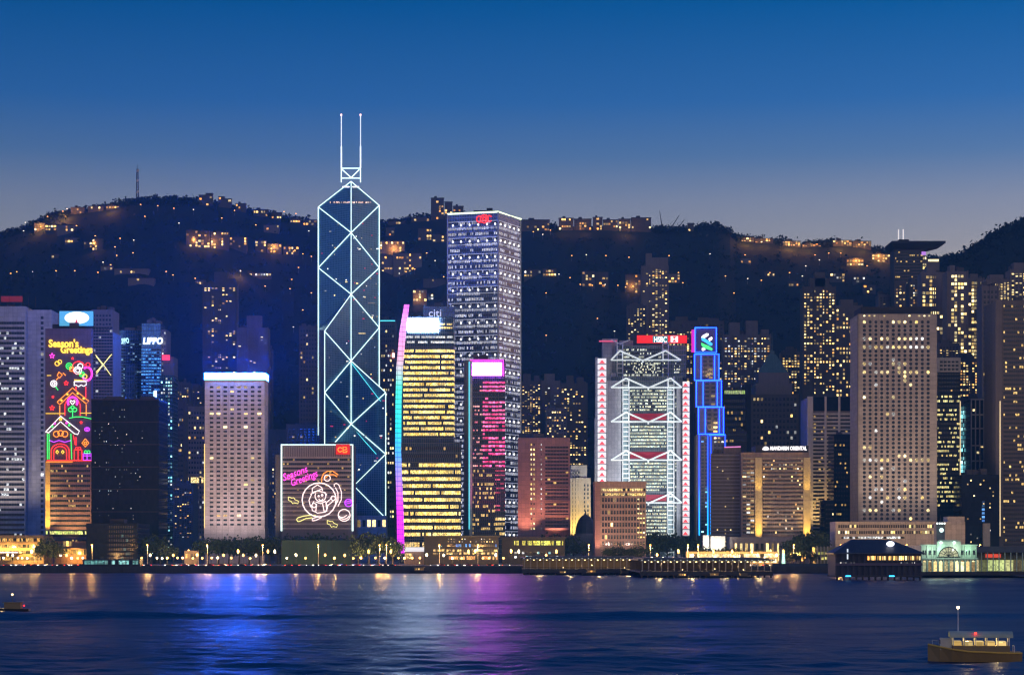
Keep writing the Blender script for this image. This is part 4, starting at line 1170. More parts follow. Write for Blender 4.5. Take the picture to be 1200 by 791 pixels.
# 20 low brown block by the water
b = Bld('brown_block', 'low brown stone block with a grid of dark windows and two lit top storeys', 697, 757, 566, 1590, 30, M_BROWN, 'office block')
b.grid(b.x(705), b.x(756), b.z(640), b.z(582), 15, 8, .68, .62, .03, [L_WARM], M_PANE, cap=100)
b.bands(b.z(582), b.z(571), 2, .55, band('band_top', .8, *WARM, 1.2, 1.7, .9), x0=b.x(705), x1=b.W / 2 - .6)
b.grid(b.x(746.5), b.x(756), b.z(632), b.z(582), 3, 9, .6, .3, .7, [L_WARM, L_GOLD], None, y=-.2, name='lit_window')
m = MB(); m.box(-b.W / 2 - .4, b.W / 2 + .4, -.5, 30, b.H + .01, b.H + 1.3); m.build('parapet', M_BROWN, b.root)
m = MB(); m.box(-b.W / 2, b.x(703), -1.2, -.02, 0, b.H); m.build('blank_wall', M_PINK, b.root)
flood(b, (b.x(701), -12, 5), (b.x(701), 0, 30), 26000, (1, .5, .3), 75)
for px in (715, 740): flood(b, (b.x(px), -40, 14), (b.x(px), 0, 32), 22000, (1, .62, .42), 90)  # added fill spots, light the block more evenly
# 21 stepped tower outlined in blue
def stepped_tower():
    b = Bld('stepped_tower', 'stepped slim tower outlined in blue neon with an interlaced emblem on top', 814, 848, 384, 1800, 30, M_TAUPE, wall=False)
    secs = [(814.5, 839.5, 384, 413), (814, 842.5, 415, 445.5), (816, 845.5, 446, 476.5), (818.5, 848, 477, 508.5), (816.5, 850, 509, 628)]
    m = MB()
    for k, (a, c, p0, p1) in enumerate(secs): m.box(b.x(a), b.x(c), 0 if k else 1, 28, b.z(p1) if k < 4 else 0, b.z(p0) - .02)
    m.build('wall', M_TAUPE, b.root)
    for k, (a, c, p0, p1) in enumerate(secs[:4]):
        m = MB(); m.tube([b.P(*p, -.6) for p in rect(a, p0, c, p1)], .5, 5); m.build('neon_outline', E_BLUEN, b.root)
    for ia, ic, p0, p1 in ((821.5, 837.5, 416, 445), (824, 840.5, 447, 476), (826.5, 843, 478, 508)):
        m = MB(); m.tube([b.P(ia, p1, -.7), b.P(ia, p0, -.7)], .38, 5); m.tube([b.P(ic, p1, -.7), b.P(ic, p0, -.7)], .38, 5); m.build('neon_outline', E_BLUEN, b.root)
        warm = p0 in (416, 478)
        b.grid(b.x(ia + 1), b.x(ic - 1), b.z(p1), b.z(p0), 2, 6, .62, .45, .15 if not warm else .22, [L_WARM], M_PANE, y=-.02)
        if warm: flood(b, ((b.x(ia) + b.x(ic)) / 2, -5, b.z(p1) + 1), ((b.x(ia) + b.x(ic)) / 2, 0, b.z(p1) + 9), 4200, (1, .72, .25), 100, .5)
    grad = led('blue_to_cyan', [(0, (.008, .22, .26)), (.45, (.006, .14, .7)), (.62, (.006, .040, 1)), (1, (.006, .040, 1))], 0, b.z(509), 13, (50, 50))
    for a in (819.5, 829.5, 833, 850):
        m = MB(); m.tube([b.P(a, 627 if a < 840 else 540, -.6), b.P(a, 509, -.6)], .5, 5); m.build('neon_outline', grad, b.root)
    m = MB(); m.tube([b.P(831, 509.5, -.6), b.P(850, 509.5, -.6)], .5, 5); m.build('neon_outline', E_BLUEN, b.root)
    b.grid(b.x(821), b.x(830), b.z(625), b.z(511), 2, 27, .6, .4, .12, [L_BLUE, L_TEAL, L_COOL], M_PANE, y=-.02, cap=60)
    b.grid(b.x(836), b.x(849), b.z(600), b.z(511), 3, 20, .6, .4, .14, [L_COOL, L_WARM], M_PANE, y=-.02, cap=60)
    bd = b.block('sign_board', glow('board_navy', (.04, .03, .10), .8), 817.5, 837.5, 386, 411, .4, .95)
    def poly(name, mat, pts, y=.1):
        m = MB(); f = [b.P(a, c, y) for a, c in pts]; g_ = [(x_, y + .25, z_) for x_, _, z_ in f]
        m.face(f); m.face(list(reversed(g_)))
        for i in range(len(f)): j = (i + 1) % len(f); m.face([f[j], f[i], g_[i], g_[j]])
        m.build(name, mat, bd)
    poly('emblem_white', E_NWHITE, [(822, 394.5), (823.5, 393), (828, 390.5), (830.5, 391), (830.5, 393), (826, 396), (823.5, 397.5), (822, 397)][::-1])
    poly('emblem_blue', glow('emblem_blue', (.05, .45, .9), 1.7), [(822, 395.5), (825, 396), (830, 399), (835, 402.5), (834.6, 405), (832, 405), (827, 401.5), (822.4, 399)][::-1], .0)
    poly('emblem_white', E_NWHITE, [(830, 397), (834, 394.5), (835, 396), (834.5, 398), (831.5, 400)][::-1])
    poly('emblem_green', glow('emblem_green', (.08, .9, .2), 1.5), [(822, 401.5), (825, 403), (831, 405.5), (835, 408.5), (834.5, 411), (830, 409.5), (824, 407), (822, 404.5)][::-1], .05)
    poly('emblem_white', E_NWHITE, [(822.5, 407.5), (825.5, 407.8), (827, 409.5), (824, 411.2), (822.4, 410.5)][::-1])
    m = MB(); m.box(b.x(811), b.x(814.3), 2, 8, b.z(412), b.z(386)); m.build('side_sign', glow('side_rose', (.85, .02, .35), .9), b.root)
    b.roof([(816, 822, 381.5), (833, 837, 381)], M_DARKB, y0=6.)
stepped_tower()
# 22 banded grey block and the hotel with white letters
b = Bld('louvred_block', 'taupe office block ribbed with fine horizontal louvres and a violet lit top', 834, 868, 531, 1690, 10, M_TAUPE, 'office block')
b.ledges(2, b.z(534), 30, .8, M_GREY, out=.45, side=10, name='louvre')
m = MB(); m.box(b.x(848), b.x(868.5), 2, 10, b.H + .02, b.z(524)); m.build('roof_plant', M_TAUPE, b.root)
m = MB(); m.tube([b.P(849, 524, 1.5), b.P(868, 523.4, 1.5)], .5, 5); m.build('violet_strip', glow('strip_violet', (.8, .25, .6), 1.2), b.root)
b.grid(b.x(836), b.x(864), 12, b.z(540), 9, 22, .4, .35, .06, [L_WARM], None, y=-.3, name='lit_window')
b = Bld('hotel', 'wide hotel block with white lettering on its roof line and two gold floodlit piers', 868.5, 948, 530, 1680, 36, M_BROWN, 'hotel')
m = MB(); m.box(b.x(886), b.x(948), 2, 34, b.H + .02, b.z(522)); m.build('crown', M_DARKB, b.root)
b.grid(b.x(870), b.x(884), b.z(626), b.z(538), 3, 19, .85, .5, .25, [L_COOL, L_WARM], M_PANE, cap=57)
b.grid(b.x(894), b.x(941), b.z(626), b.z(538), 20, 19, .7, .55, .11, [L_WARM, L_GOLD, L_AMBER, L_COOL], M_PANE, cap=100, clump=.15, rowp={16: .5, 17: .35})
b.ledges(b.z(626), b.z(537), 20, .8, M_GREY, x0=b.x(869), x1=b.x(947), out=.5, name='balcony_ledge')
for k, px in enumerate((884.7, 941.3)):
    m = MB(); m.box(b.x(px), b.x(px + 8), -1.8, -.52, 0, b.z(536)); m.build('gold_pier', surf('pier_stone', (.5, .42, .3), .7), b.root)
    flood(b, (b.x(px + 4), -9, 9), (b.x(px + 4), -1, b.z(590)), 150000, (1, .6, .1), 42)
    flood(b, (b.x(px + 4), -9, b.z(590)), (b.x(px + 4), -1, b.z(550)), 40000, (1, .6, .1), 42)
    flood(b, (b.x(px + 4 - k * 20 + 10), -30, 16), (b.x(917), 0, b.z(580)), 22000, (1, .72, .42), 90)  # added fill between the piers, brightens the window bays
b.text('lettering', 'MANDARIN ORIENTAL', E_NWHITE, 903, 945.5, 527.2, 4.4, y=1.4, thick=.12)
m = MB(); pts = [b.P(897.5, 527.6, 1.2)] + [b.P(a, c, 1.2) for a, c in arc(897.5, 527.6, 4.2, 170, 10, 4.6)]; m.face(pts); m.face(list(reversed([(x_, 1.5, z_) for x_, _, z_ in pts]))); m.build('emblem_fan', E_NWHITE, b.root)
b.text('lettering', 'HOTEL', glow('letter_violet', (.75, .5, 1), 1.2), 874, 886, 528, 4, y=-.3) if False else None
b = Bld('arcade', 'low colonnaded block with warm lit openings below the wide hotel', 856, 948, 629, 1560, 24, M_GREY, 'low building')
b.grid(b.x(860), b.x(944), 1.5, b.H - 4, 14, 1, .6, .9, .75, [L_AMBER, L_WARM], M_PANE)
b.piers([b.x(858 + 6.45 * k) for k in range(14)], 1.2, 0, b.H - 2.5, M_GREY, .9, 'column')
# 23 pyramid roofed tower and its neighbours
b = Bld('pyramid_tower', 'stone tower with a steep green copper pyramid roof and spire', 880, 936, 462, 2000, 44, M_NIGHT)
b.grid(-b.W / 2 + 1.5, b.W / 2 - 1.5, 40, b.H - 2, 12, 22, .55, .5, .10, [L_WARM, L_COOL], M_PANE, cap=100)
m = MB(); m.box(b.x(886), b.x(929), 3, 40, b.H + .02, b.z(449)); m.box(b.x(890), b.x(926), 6, 36, b.z(449) + .02, b.z(436)); m.build('upper_tier', M_MAUVE, b.root)
m = MB(); q = [(b.x(891), 8), (b.x(925), 8), (b.x(925), 34), (b.x(891), 34)]; c_ = b.x(908); m.prism(q, b.z(436) + .02, b.z(413), top=[(c_ - 3, 18), (c_ + 3, 18), (c_ + 3, 24), (c_ - 3, 24)]); m.build('pyramid_roof', M_COPPER, b.root)
m = MB(); m.box(c_ - 2, c_ + 2, 19, 23, b.z(413), b.z(409)); m.cyl(c_, 21, b.z(409), b.z(386), .5, .15, 6); m.build('spire', M_COPPER, b.root)
b = Bld('mid_block', 'dark block with a green lit top storey beside the blue outlined tower', 849, 873, 456, 1940, 30, M_BLKG, 'block')
b.bands(b.H - 5, b.H - .5, 1, .7, band('band_limeglow', .9, (.6, .95, .2), (.9, 1, .5), .9, 2, 1), name='lit_crown')
b.bands(30, b.H - 8, 22, .45, band('band_dimoffice', .25, *WARM, .7, 1.8, .5, floor_on=.7))
b = Bld('mid_block', 'narrow black block wedged between the green topped block and the pyramid roof', 873.5, 880, 450, 1960, 30, M_BLKG, 'block')
b = Bld('mid_block', 'plain dark block showing behind the louvred block', 849, 875, 505, 1890, 20, M_NIGHT, 'block')
b.bands(b.z(520), b.z(506), 2, .4, band('band_dimoffice', None, None, None))
# 25 tower with white piers
b = Bld('pier_tower', 'office tower with broad white vertical piers and black bays', 946, 1006, 466, 1750, 40, M_GREY)
flood(b, (b.x(959), -26, 14), (b.x(959), 0, b.z(560)), 110000, (1, .62, .22), 70)
flood(b, (b.x(972), -40, b.z(600)), (b.x(972), 0, b.z(500)), 90000, (1, .80, .62), 80)  # added fill spot, lightens the upper piers and spandrels
b.bands(4, b.H - 14, 38, .45, band('band_pier', .12, *WARM, .8, 2, .6), x0=-b.W / 2 + 1, x1=b.W / 2 - 1)
for a, c in ((946, 952.5), (966, 968.5), (982, 984.5), (998, 1005.5)):
    m = MB(); m.box(b.x(a), b.x(c), -1.6, -.16, 0, b.H + 1); m.build('white_pier', surf('white_pier_stone', (.66, .62, .56), .7), b.root)
m = MB(); m.box(-b.W / 2, b.W / 2, -1.2, -.2, b.H - 11, b.H + .5); m.build('parapet', M_BLKG, b.root)
b.ledges(6, b.H - 14, 38, 1.3, surf('white_pier_stone', None), x0=b.x(952.6), x1=b.x(998), out=.9, name='spandrel')
# 26 dark towers before it
b = Bld('dark_tower', 'black glass tower with a few yellow storeys before the white pier tower', 977, 1006, 509, 1700, 30, M_BLKG)
b.bands(4, b.H - 3, 26, .42, band('band_dark_few', .3, *WARM, 1.0, 1.3, .4, floor_on=.55))
b = Bld('dark_tower', 'stubby black block at the foot of the white pier tower', 966, 978.5, 586, 1690, 26, M_BLKG)
b.grid(-b.W / 2 + 1, b.W / 2 - 1, 4, b.H - 2, 5, 12, .5, .4, .12, [L_WARM], M_PANE)
# 27 slab of round windows
b = Bld('porthole_tower', 'tall pale slab with rows of round porthole windows', 1006, 1098, 368, 1620, 40, surf('porthole_cladding', (.43, .37, .32), .7, panel=(4.85, 3.3), streak=.2))
m = MB(); m.box(b.x(1010), b.x(1092), 4, 36, b.H + .02, b.z(359)); m.build('roof_plant', M_DARKB, b.root)
b.grid(b.x(1010), b.x(1092), b.z(371.5), b.z(368.8), 14, 1, .35, .6, .6, [L_GOLD], None, name='roof_lamp')
rp = {47 - k: v for k, v in {0: .25, 2: .08, 4: .8, 6: 1.0, 7: .12, 8: .1, 10: .4, 12: .65, 15: .15, 16: .2, 17: .2, 33: .75, 37: .3, 40: .3, 42: .3, 45: .6}.items()}
b.grid(b.x(1009.5), b.x(1091), b.z(610), b.z(375), 12, 48, .6, .66, .04, [L_GOLD, L_GOLD, L_COOL], M_PANE, rnd=True, rowp=rp, cap=100)
m = MB(); m.box(-b.W / 2 - .6, -b.W / 2 - .02, -.4, 1.2, 0, b.H); m.build('corner_trim', M_MAUVE, b.root)
for dx in (-20, 20): flood(b, (dx, -70, 22), (dx * .8, 0, b.z(480)), 110000, (1, .78, .60), 95, 2)  # added warm fill spots, lift the tone of the whole slab
# 28 neighbours
b = Bld('office_tower', 'black glass office with yellow lit storeys beside the porthole slab', 1099, 1125, 420, 1690, 30, M_BLKG)
b.bands(b.z(600), b.z(462), 26, .45, band('band_yellow_rows', .6, (1, .72, .22), (.85, 1, .5), 1.2, 1.2, .7), side=4)
b.bands(b.z(460), b.z(436), 5, .4, band('band_dark_few', None, None, None))
m = MB(); m.box(-b.W / 2 - .5, b.W / 2 + .5, -.7, 28, b.z(436), b.H + .5); m.build('crown', M_PALE, b.root)
b.grid(-b.W / 2 + 1, b.W / 2 - 1, b.z(435), b.z(422), 5, 3, .75, .55, .06, [L_WARM], M_PANE, y=-.75)
m = MB(); m.tube([b.P(1125.4, 606, -.6), b.P(1125.4, 470, -.6)], .4, 5); m.build('edge_light', glow('edge_amber', (1, .75, .4), 1.0), b.root)
b = Bld('teal_block', 'narrow block glowing teal behind a grid of mullions', 1123, 1139, 474, 1760, 20, M_TEALG, 'block')
b.grid(-b.W / 2 + .5, b.W / 2 - .5, b.z(554), b.z(476), 3, 16, .8, .78, .92, [L_TEAL], M_PANE)
b = Bld('frame_block', 'dark block behind a white grid frame of tall bays', 1137, 1168, 468, 1730, 24, M_BLKG, 'block')
m = MB()
for k in range(7): m.box(b.x(1137.5 + 4.9 * k), b.x(1138.7 + 4.9 * k), -1.1, -.05, b.z(556) if k < 5 else b.z(502), b.H + .4)
for p in (468, 486, 502, 522, 540, 555): m.box(b.x(1137.5), b.x(1168 if p < 510 else 1158.3), -1.35, -1.11, b.z(p) - .6, b.z(p) + .5)
m.build('grid_frame', M_PALE, b.root)
b.grid(b.x(1139), b.x(1167), b.z(555), b.z(470), 6, 12, .6, .35, .16, [L_GOLD, L_WARM], None, name='lit_window')
b = Bld('dark_tower', 'squat black block with a strip of blue windows near the clock tower', 1127, 1171, 556, 1640, 30, M_BLKG)
b.grid(-b.W / 2 + 1, b.W / 2 - 1, 6, b.H - 3, 11, 20, .4, .35, .09, [L_WARM, L_COOL, L_GOLD], None, name='lit_window')
b.grid(b.x(1150.5), b.x(1154), b.z(612), b.z(586), 1, 6, .9, .6, .95, [L_BLUE], None, y=-.1, name='lit_window')
m = MB(); m.box(b.x(1151), b.x(1159), -4, -.1, 0, b.z(613)); m.build('lit_kiosk', surf('kiosk_wall', (.6, .5, .35), .7), b.root)
# 30 tall taupe tower at the far end
b = Bld('office_tower', 'tall dark banded tower at the frame edge with a lit corner strip', 1168, 1240, 352, 1660, 44, M_TAUPE)
b.bands(6, b.H - 3, 58, .5, band('band_taupe', .3, *WARM, 1.3, 1.6, .6, floor_on=.85, gl=(.04, .04, .05)), x0=b.x(1176))
m = MB(); m.tube([b.P(1172, 628, -.6), b.P(1172, 470, -.6)], .42, 5); m.build('edge_light', glow('edge_amber', None, None), b.root)
m = MB(); m.box(-b.W / 2 - 1, b.x(1174), -.6, 10, 0, b.H + .4); m.build('corner_shaft', M_MAUVE, b.root)
# general post office and arcades at the ground
b = Bld('post_office', 'long low white building with two rows of windows below the porthole slab', 979, 1131, 611, 1500, 26, M_PALE, 'low building')
b.grid(b.x(982), b.x(1100), b.z(627), b.z(613), 44, 2, .7, .5, .2, [L_WARM, L_GOLD], M_PANE, cap=88, rowp={0: .35, 1: .12})
b.bands(b.z(631.5), b.z(628), 1, .7, band('band_arcade', .7, *COOL, 1.1, 2, .8), x0=b.x(986), x1=b.x(1060), name='lit_arcade')
m = MB(); m.box(b.x(1112), b.x(1131), 2, 20, b.H + .02, b.z(605)); m.build('stair_head', M_PALE, b.root)
# ================================================================ apartment towers on the lower slopes
def far_tower(label, px0, px1, py, Y, cols, rows, p, mats, mat=M_NIGHT, base_py=600, clump=.12, tops=(), colp=None, bay=True, depth=22, cap=100, wf=.55, hf=.5, group='apartment towers on the lower slope', pymin=None):
    base = min(Z(base_py, Y), terrain_z((px0 + px1) / 2, Y) - 4) if Y > YB else G
    b = Bld('apartment_tower', label, px0, px1, py, Y, depth, mat, 'apartment tower', group, base=base)
    zlo = b.z(pymin or 585)
    b.grid(-b.W / 2 + .6, b.W / 2 - .6, zlo, b.H - 3, cols, rows, wf, hf, p, mats, M_PANE if cap > 60 and cols * rows < 160 else None, cap=cap, clump=clump, colp=colp, name='window')
    if bay:
        n = max(2, int(b.W / 9))
        m = MB()
        for k in range(n + 1):
            cx_ = -b.W / 2 + b.W * k / n
            m.box(cx_ - .5, cx_ + .5, -.9, -.13, 0, b.H + .6)
        m.build('pilaster', mat, b.root)
    if tops: b.roof(tops, mat, y0=2.0, dep=12)
    return b
WA = [L_AMBER, L_WARM, L_WARM]
far_tower('slim dark apartment tower with yellow windows up the slope behind the pale hotel', 238, 277, 331, 2420, 9, 42, .13, [L_WARM, L_GOLD, L_AMBER], clump=.12, tops=[(251, 266, 319)], pymin=440)
far_tower('grey apartment tower with a notched top behind the hotel crown', 278, 314, 384, 2350, 8, 30, .06, [L_WARM, L_COOL], M_MAUVE, tops=[(289, 306, 370)], pymin=440)
far_tower('reddish dark apartment block standing just east of the prism tower', 351, 372, 382, 2380, 6, 26, .10, WA, M_NIGHT, pymin=520)
far_tower('hazy pale apartment block low behind the neon globe block', 290, 336, 503, 2150, 9, 18, .05, [L_WARM], M_MAUVE, pymin=600, tops=[(300, 312, 499)])
far_tower('dim block with violet lit windows between the hotel and neon globe block', 318, 330, 520, 1900, 4, 24, .2, [L_WARM, L_COOL, L_AMBER], M_NIGHT, pymin=620)
far_tower('grey block just behind the top of the neon globe block', 336, 384, 497, 1990, 10, 6, .05, [L_WARM], M_MAUVE, pymin=520)
far_tower('apartment tower with an orange lit roof terrace right of the light studded tower', 611, 634, 447, 2300, 7, 30, .34, WA, M_NIGHT, tops=[(613, 622, 438), (626, 632, 440)], pymin=512)
far_tower('mauve apartment tower with a plain middle between two lit ones', 634, 656, 446, 2330, 6, 28, .09, [L_WARM, L_COOL], M_MAUVE, tops=[(638, 650, 438)], pymin=512)
far_tower('broad apartment tower with warm windows above the cream stone building', 657, 688, 449, 2260, 9, 34, .26, WA, M_NIGHT, tops=[(664, 672, 440), (676, 684, 442)], pymin=545)
far_tower('tallest slim apartment tower rising behind the steel framed tower', 752, 783, 312, 2450, 8, 36, .26, [L_WARM, L_GOLD, L_AMBER], M_MAUVE, tops=[(757, 764, 297), (764, 783, 302)], pymin=398, colp=[.1, .2, .5, 1.6, 1.8, 1.5, .9, 1.2])
far_tower('lower apartment block with yellow windows leaning against the tallest slim one', 735, 757, 358, 2420, 6, 16, .28, [L_WARM, L_GOLD], M_NIGHT, pymin=400)
far_tower('apartment slab glowing yellow right of the red roof sign', 783, 813, 385, 2330, 7, 26, .5, [L_WARM, L_GOLD, L_AMBER], M_NIGHT, tops=[(786, 796, 376), (800, 806, 379)], pymin=450)
far_tower('low dim roofline block behind the slim apartment towers above the red sign', 786, 848, 376, 2520, 14, 10, .08, WA, M_NIGHT, tops=[(792, 806, 371), (818, 830, 372)], pymin=420)
far_tower('wide apartment slab with irregular roof boxes above the green topped block', 848, 903, 392, 2250, 14, 22, .32, [L_AMBER, L_WARM, L_COOL], M_MAUVE, tops=[(855, 867, 378), (874, 888, 376), (892, 901, 386)], pymin=460, clump=.08)
far_tower('low apartment block with orange windows behind the pyramid roof', 916, 945, 412, 2200, 8, 16, .5, WA, M_NIGHT, pymin=465, tops=[(922, 930, 406)])
far_tower('pointed apartment tower with ranks of amber windows and a stepped crown', 941, 979, 336, 2100, 10, 34, .42, WA, M_NIGHT, tops=[(949, 972, 326), (955, 967, 319)], pymin=462)
b_ = far_tower('grey apartment tower leaning out beside the pointed one', 979, 1010, 358, 2160, 8, 28, .32, WA, M_MAUVE, tops=[(985, 1000, 351)], pymin=500)
far_tower('slim apartment tower squeezed between the amber one and the porthole slab roof', 1030, 1050, 345, 2320, 5, 12, .15, WA, M_MAUVE, pymin=370)
far_tower('apartment tower with two bright columns of yellow windows over the porthole slab', 1080, 1110, 319, 2050, 7, 34, .5, [L_GOLD, L_WARM], M_MAUVE, tops=[(1086, 1097, 312)], pymin=480, colp=[.9, .2, 1.6, 1.6, .2, .3, .9], wf=.7, hf=.62)
far_tower('brightest apartment tower with tall stacks of yellow windows and a thin roof mast', 1110, 1134, 318, 2000, 6, 36, .5, [L_GOLD, L_WARM], M_MAUVE, tops=[(1113, 1119, 311)], pymin=480, colp=[.3, .9, 1.5, .3, 1.3, .2], wf=.75, hf=.65)
far_tower('apartment tower with a single bright stack of windows beside the frame edge towers', 1134, 1153, 326, 2030, 5, 36, .55, [L_GOLD, L_WARM], M_MAUVE, tops=[(1137, 1146, 321)], pymin=480, colp=[.2, 1.6, 1.4, .3, .5], wf=.72, hf=.65)
far_tower('apartment tower with a yellow lit crown against the dark shoulder of the hill', 1156, 1184, 327, 1900, 7, 30, .34, [L_WARM, L_GOLD], M_MAUVE, tops=[(1160, 1176, 322)], pymin=360, clump=.2)
far_tower('tallest tower at the frame edge with lit top storeys', 1184, 1240, 316, 1980, 12, 12, .42, [L_WARM, L_GOLD], M_MAUVE, tops=[(1188, 1200, 308)], pymin=352, clump=.2)
far_tower('plain pink grey slab without lit windows under the bright apartment stacks', 1151, 1170, 335, 1850, 4, 20, .03, [L_WARM], M_MAUVE, pymin=460)
far_tower('apartment tower in the gap behind the office with yellow rows', 1100, 1124, 402, 1960, 6, 10, .2, WA, M_MAUVE, pymin=418, tops=[(1104, 1112, 398)])
far_tower('dark apartment tower peeping between the pyramid roof and the pointed tower', 903, 921, 428, 2280, 6, 14, .4, WA, M_NIGHT, pymin=470, tops=[(907, 914, 423)])
far_tower('narrow apartment tower just behind the disc topped one with mixed windows', 1066, 1082, 330, 2180, 5, 10, .45, [L_GOLD, L_AMBER, L_COOL], M_NIGHT, pymin=362, group='apartment towers on the lower slope')
far_tower('apartment slab with orange windows low behind the bright window stacks', 1124, 1150, 420, 1890, 7, 14, .45, [L_AMBER, L_WARM], M_NIGHT, pymin=468, tops=[(1130, 1140, 415)])
far_tower('apartment tower with white and yellow windows between the bright stacks and the lit crown tower', 1146, 1160, 348, 2080, 5, 26, .4, [L_WARM, L_COOL, L_GOLD], M_NIGHT, pymin=460)
far_tower('low apartment block with warm windows left of the wide apartment slab', 826, 850, 402, 2310, 7, 16, .32, WA, M_NIGHT, pymin=455, tops=[(832, 840, 397)])
far_tower('dim apartment tower filling the gap beside the twin blue glass towers', 204, 222, 448, 2180, 6, 12, .25, [L_WARM, L_COOL, L_AMBER], M_NIGHT, pymin=480)
far_tower('short apartment tower with amber windows behind the grey slab by the hotel', 222, 240, 455, 2230, 6, 12, .3, WA, M_NIGHT, pymin=480, tops=[(226, 233, 450)])
far_tower('apartment tower with a few warm windows right above the grey notched tower', 300, 318, 408, 2440, 6, 20, .22, WA, M_NIGHT, pymin=500)
far_tower('low apartment row behind the rosy granite block and its neighbour', 640, 664, 478, 2200, 8, 10, .4, WA, M_MAUVE, pymin=513)
# disc-topped tower
b = Bld('disc_topped_tower', 'dark tower topped by a wide flying disc roof and two white masts', 1048, 1083, 292, 2300, 26, M_NIGHT, base=terrain_z(1065, 2300) - 5)
m = MB(); q0 = [(b.x(1047), -4), (b.x(1088), -4), (b.x(1088), 26), (b.x(1047), 26)]; q1 = [(b.x(1043.5), -10), (b.x(1106), -10), (b.x(1106), 34), (b.x(1043.5), 34)]
m.prism(q0, b.z(292) + .02, b.z(286.5), top=q1); m.prism(q1, b.z(286.5) + .01, b.z(284)); m.box(b.x(1054), b.x(1066), 4, 18, b.z(284), b.z(280)); m.build('disc_roof', M_DARKB, b.root)
for px in (1053, 1058.5):
    m = MB(); m.tube([b.P(px, 283, 8), b.P(px, 269, 8)], .7, 5); m.build('mast', glow('mast_dim', (1, .95, .95), .9), b.root)
b.bands(b.z(330), b.z(294), 10, .4, band('band_disc', .35, *WARM, .9, 2.0, .6, floor_on=.8), x0=-b.W / 2 + 1, x1=b.W / 2 - 1)
b.grid(-b.W / 2 + 1, b.W / 2 - 1, b.z(368), b.z(330), 8, 10, .5, .45, .3, WA, None, clump=.2)
m = MB(); m.box(b.x(1081), b.x(1086), -1, 20, 0, b.z(300)); m.build('lift_shaft', M_MAUVE, b.root)
b.block('violet_window', glow('violet_room', (.6, .25, .9), 1.0), 1080, 1085, 295, 299, -1.4, -1.05)
b.grid(b.x(1081), b.x(1085.5), b.z(316), b.z(301), 2, 4, .7, .7, .9, [L_GOLD], None, y=-1.05)
b.block('side_wing', M_MAUVE, 1086.5, 1101, 303, None, 2, 20)
b.block('lit_crown', L_GOLD, 1088, 1100, 304, 306.5, 1.5, 1.95)

# ================================================================ houses and lamps on the hill
HOUSE_N = 0
def hill_house(px0, px1, py0, py1, label, nlit, mats, group, mat=M_NIGHT, ridge=False, rows=None, seed=0, k=None):
    rr = random.Random(int(px0 * 13 + py0 * 7) + seed)
    cpx = (px0 + px1) / 2
    k = k or {}
    if ridge: x, Y, z = slope_point(cpx, .985, **k)
    else: x, Y, z = on_slope(cpx, py1, **k)
    s = Y / F
    W = (px1 - px0) * s; zt = Z(py0, Y)
    dz = 14 + W * .25
    root = empty('hillside_house', label, 'house', (x, Y, z - dz), group)
    H = zt - (z - dz); dep = min(16, max(8, W * .5))
    m = MB(); m.box(-W / 2, W / 2, 0, dep, 0, H); m.build('wall', mat, root)
    m = MB(); m.box(-W / 2 - .5, W / 2 + .5, -.6, dep + .5, H + .01, H + .7); 
    if W > 14: m.box(-W * .25, -W * .05, 3, dep - 2, H + .71, H + 3.6)
    m.build('roof', M_DARKB, root)
    h = H - dz - 1
    if h < 2: h = 3
    rows = rows or max(1, int(h / 3.4)); cols = max(1, int(W / 3.6))
    cells = [(r, c) for r in range(rows) for c in range(cols)]
    rr.shuffle(cells)
    cache = {}
    for r, c in cells[:nlit]:
        mt = rr.choice(mats)
        w_ = rr.choice([.6, .6, .8]) * W / cols
        key = (mt.name, round(w_, 1))
        if key not in cache:
            m = MB(); m.box(-w_ / 2, w_ / 2, -.12, .02, 0, min(2.6, h / rows * .75)); cache[key] = m.mesh('window', mt)
        put('window', cache[key], root, ((c + .5) / cols * W - W / 2, 0, H - h + r * h / rows + .3))
L_VILLA = lit('lit_villa', (1.0, .34, .04), (1, .6, .16), 2.4, .6)
AM = [L_VILLA, L_AMBER, L_WARM]
def porch(px, py, e, ridge=False):  # bodiless point light, added to warm the ground round the lit houses
    x, Y, z = slope_point(px, .975) if ridge else on_slope(px, py)
    l = bpy.data.lights.new('slope_fill', 'POINT'); l.energy = e; l.color = (1, .42, .09); l.shadow_soft_size = 1.0
    lo = bpy.data.objects.new('slope_fill', l); C.objects.link(lo); lo.location = (x, Y - 9, z + 7)
for px, py, e in ((56, 268, 34000), (48, 270, 16000), (228, 288, 8000), (250, 290, 9000), (322, 295, 11000), (112, 292, 14000), (462, 298, 12000), (490, 356, 8000), (740, 342, 6000), (1003, 311, 14000), (1030, 306, 18000), (282, 324, 20000)): porch(px, py, e)
for px, e in ((875, 18000), (895, 12000), (925, 26000), (945, 16000), (985, 24000), (1010, 20000), (660, 5000), (685, 5000), (733, 9000), (130, 20000), (75, 40000)): porch(px, 0, e, True)
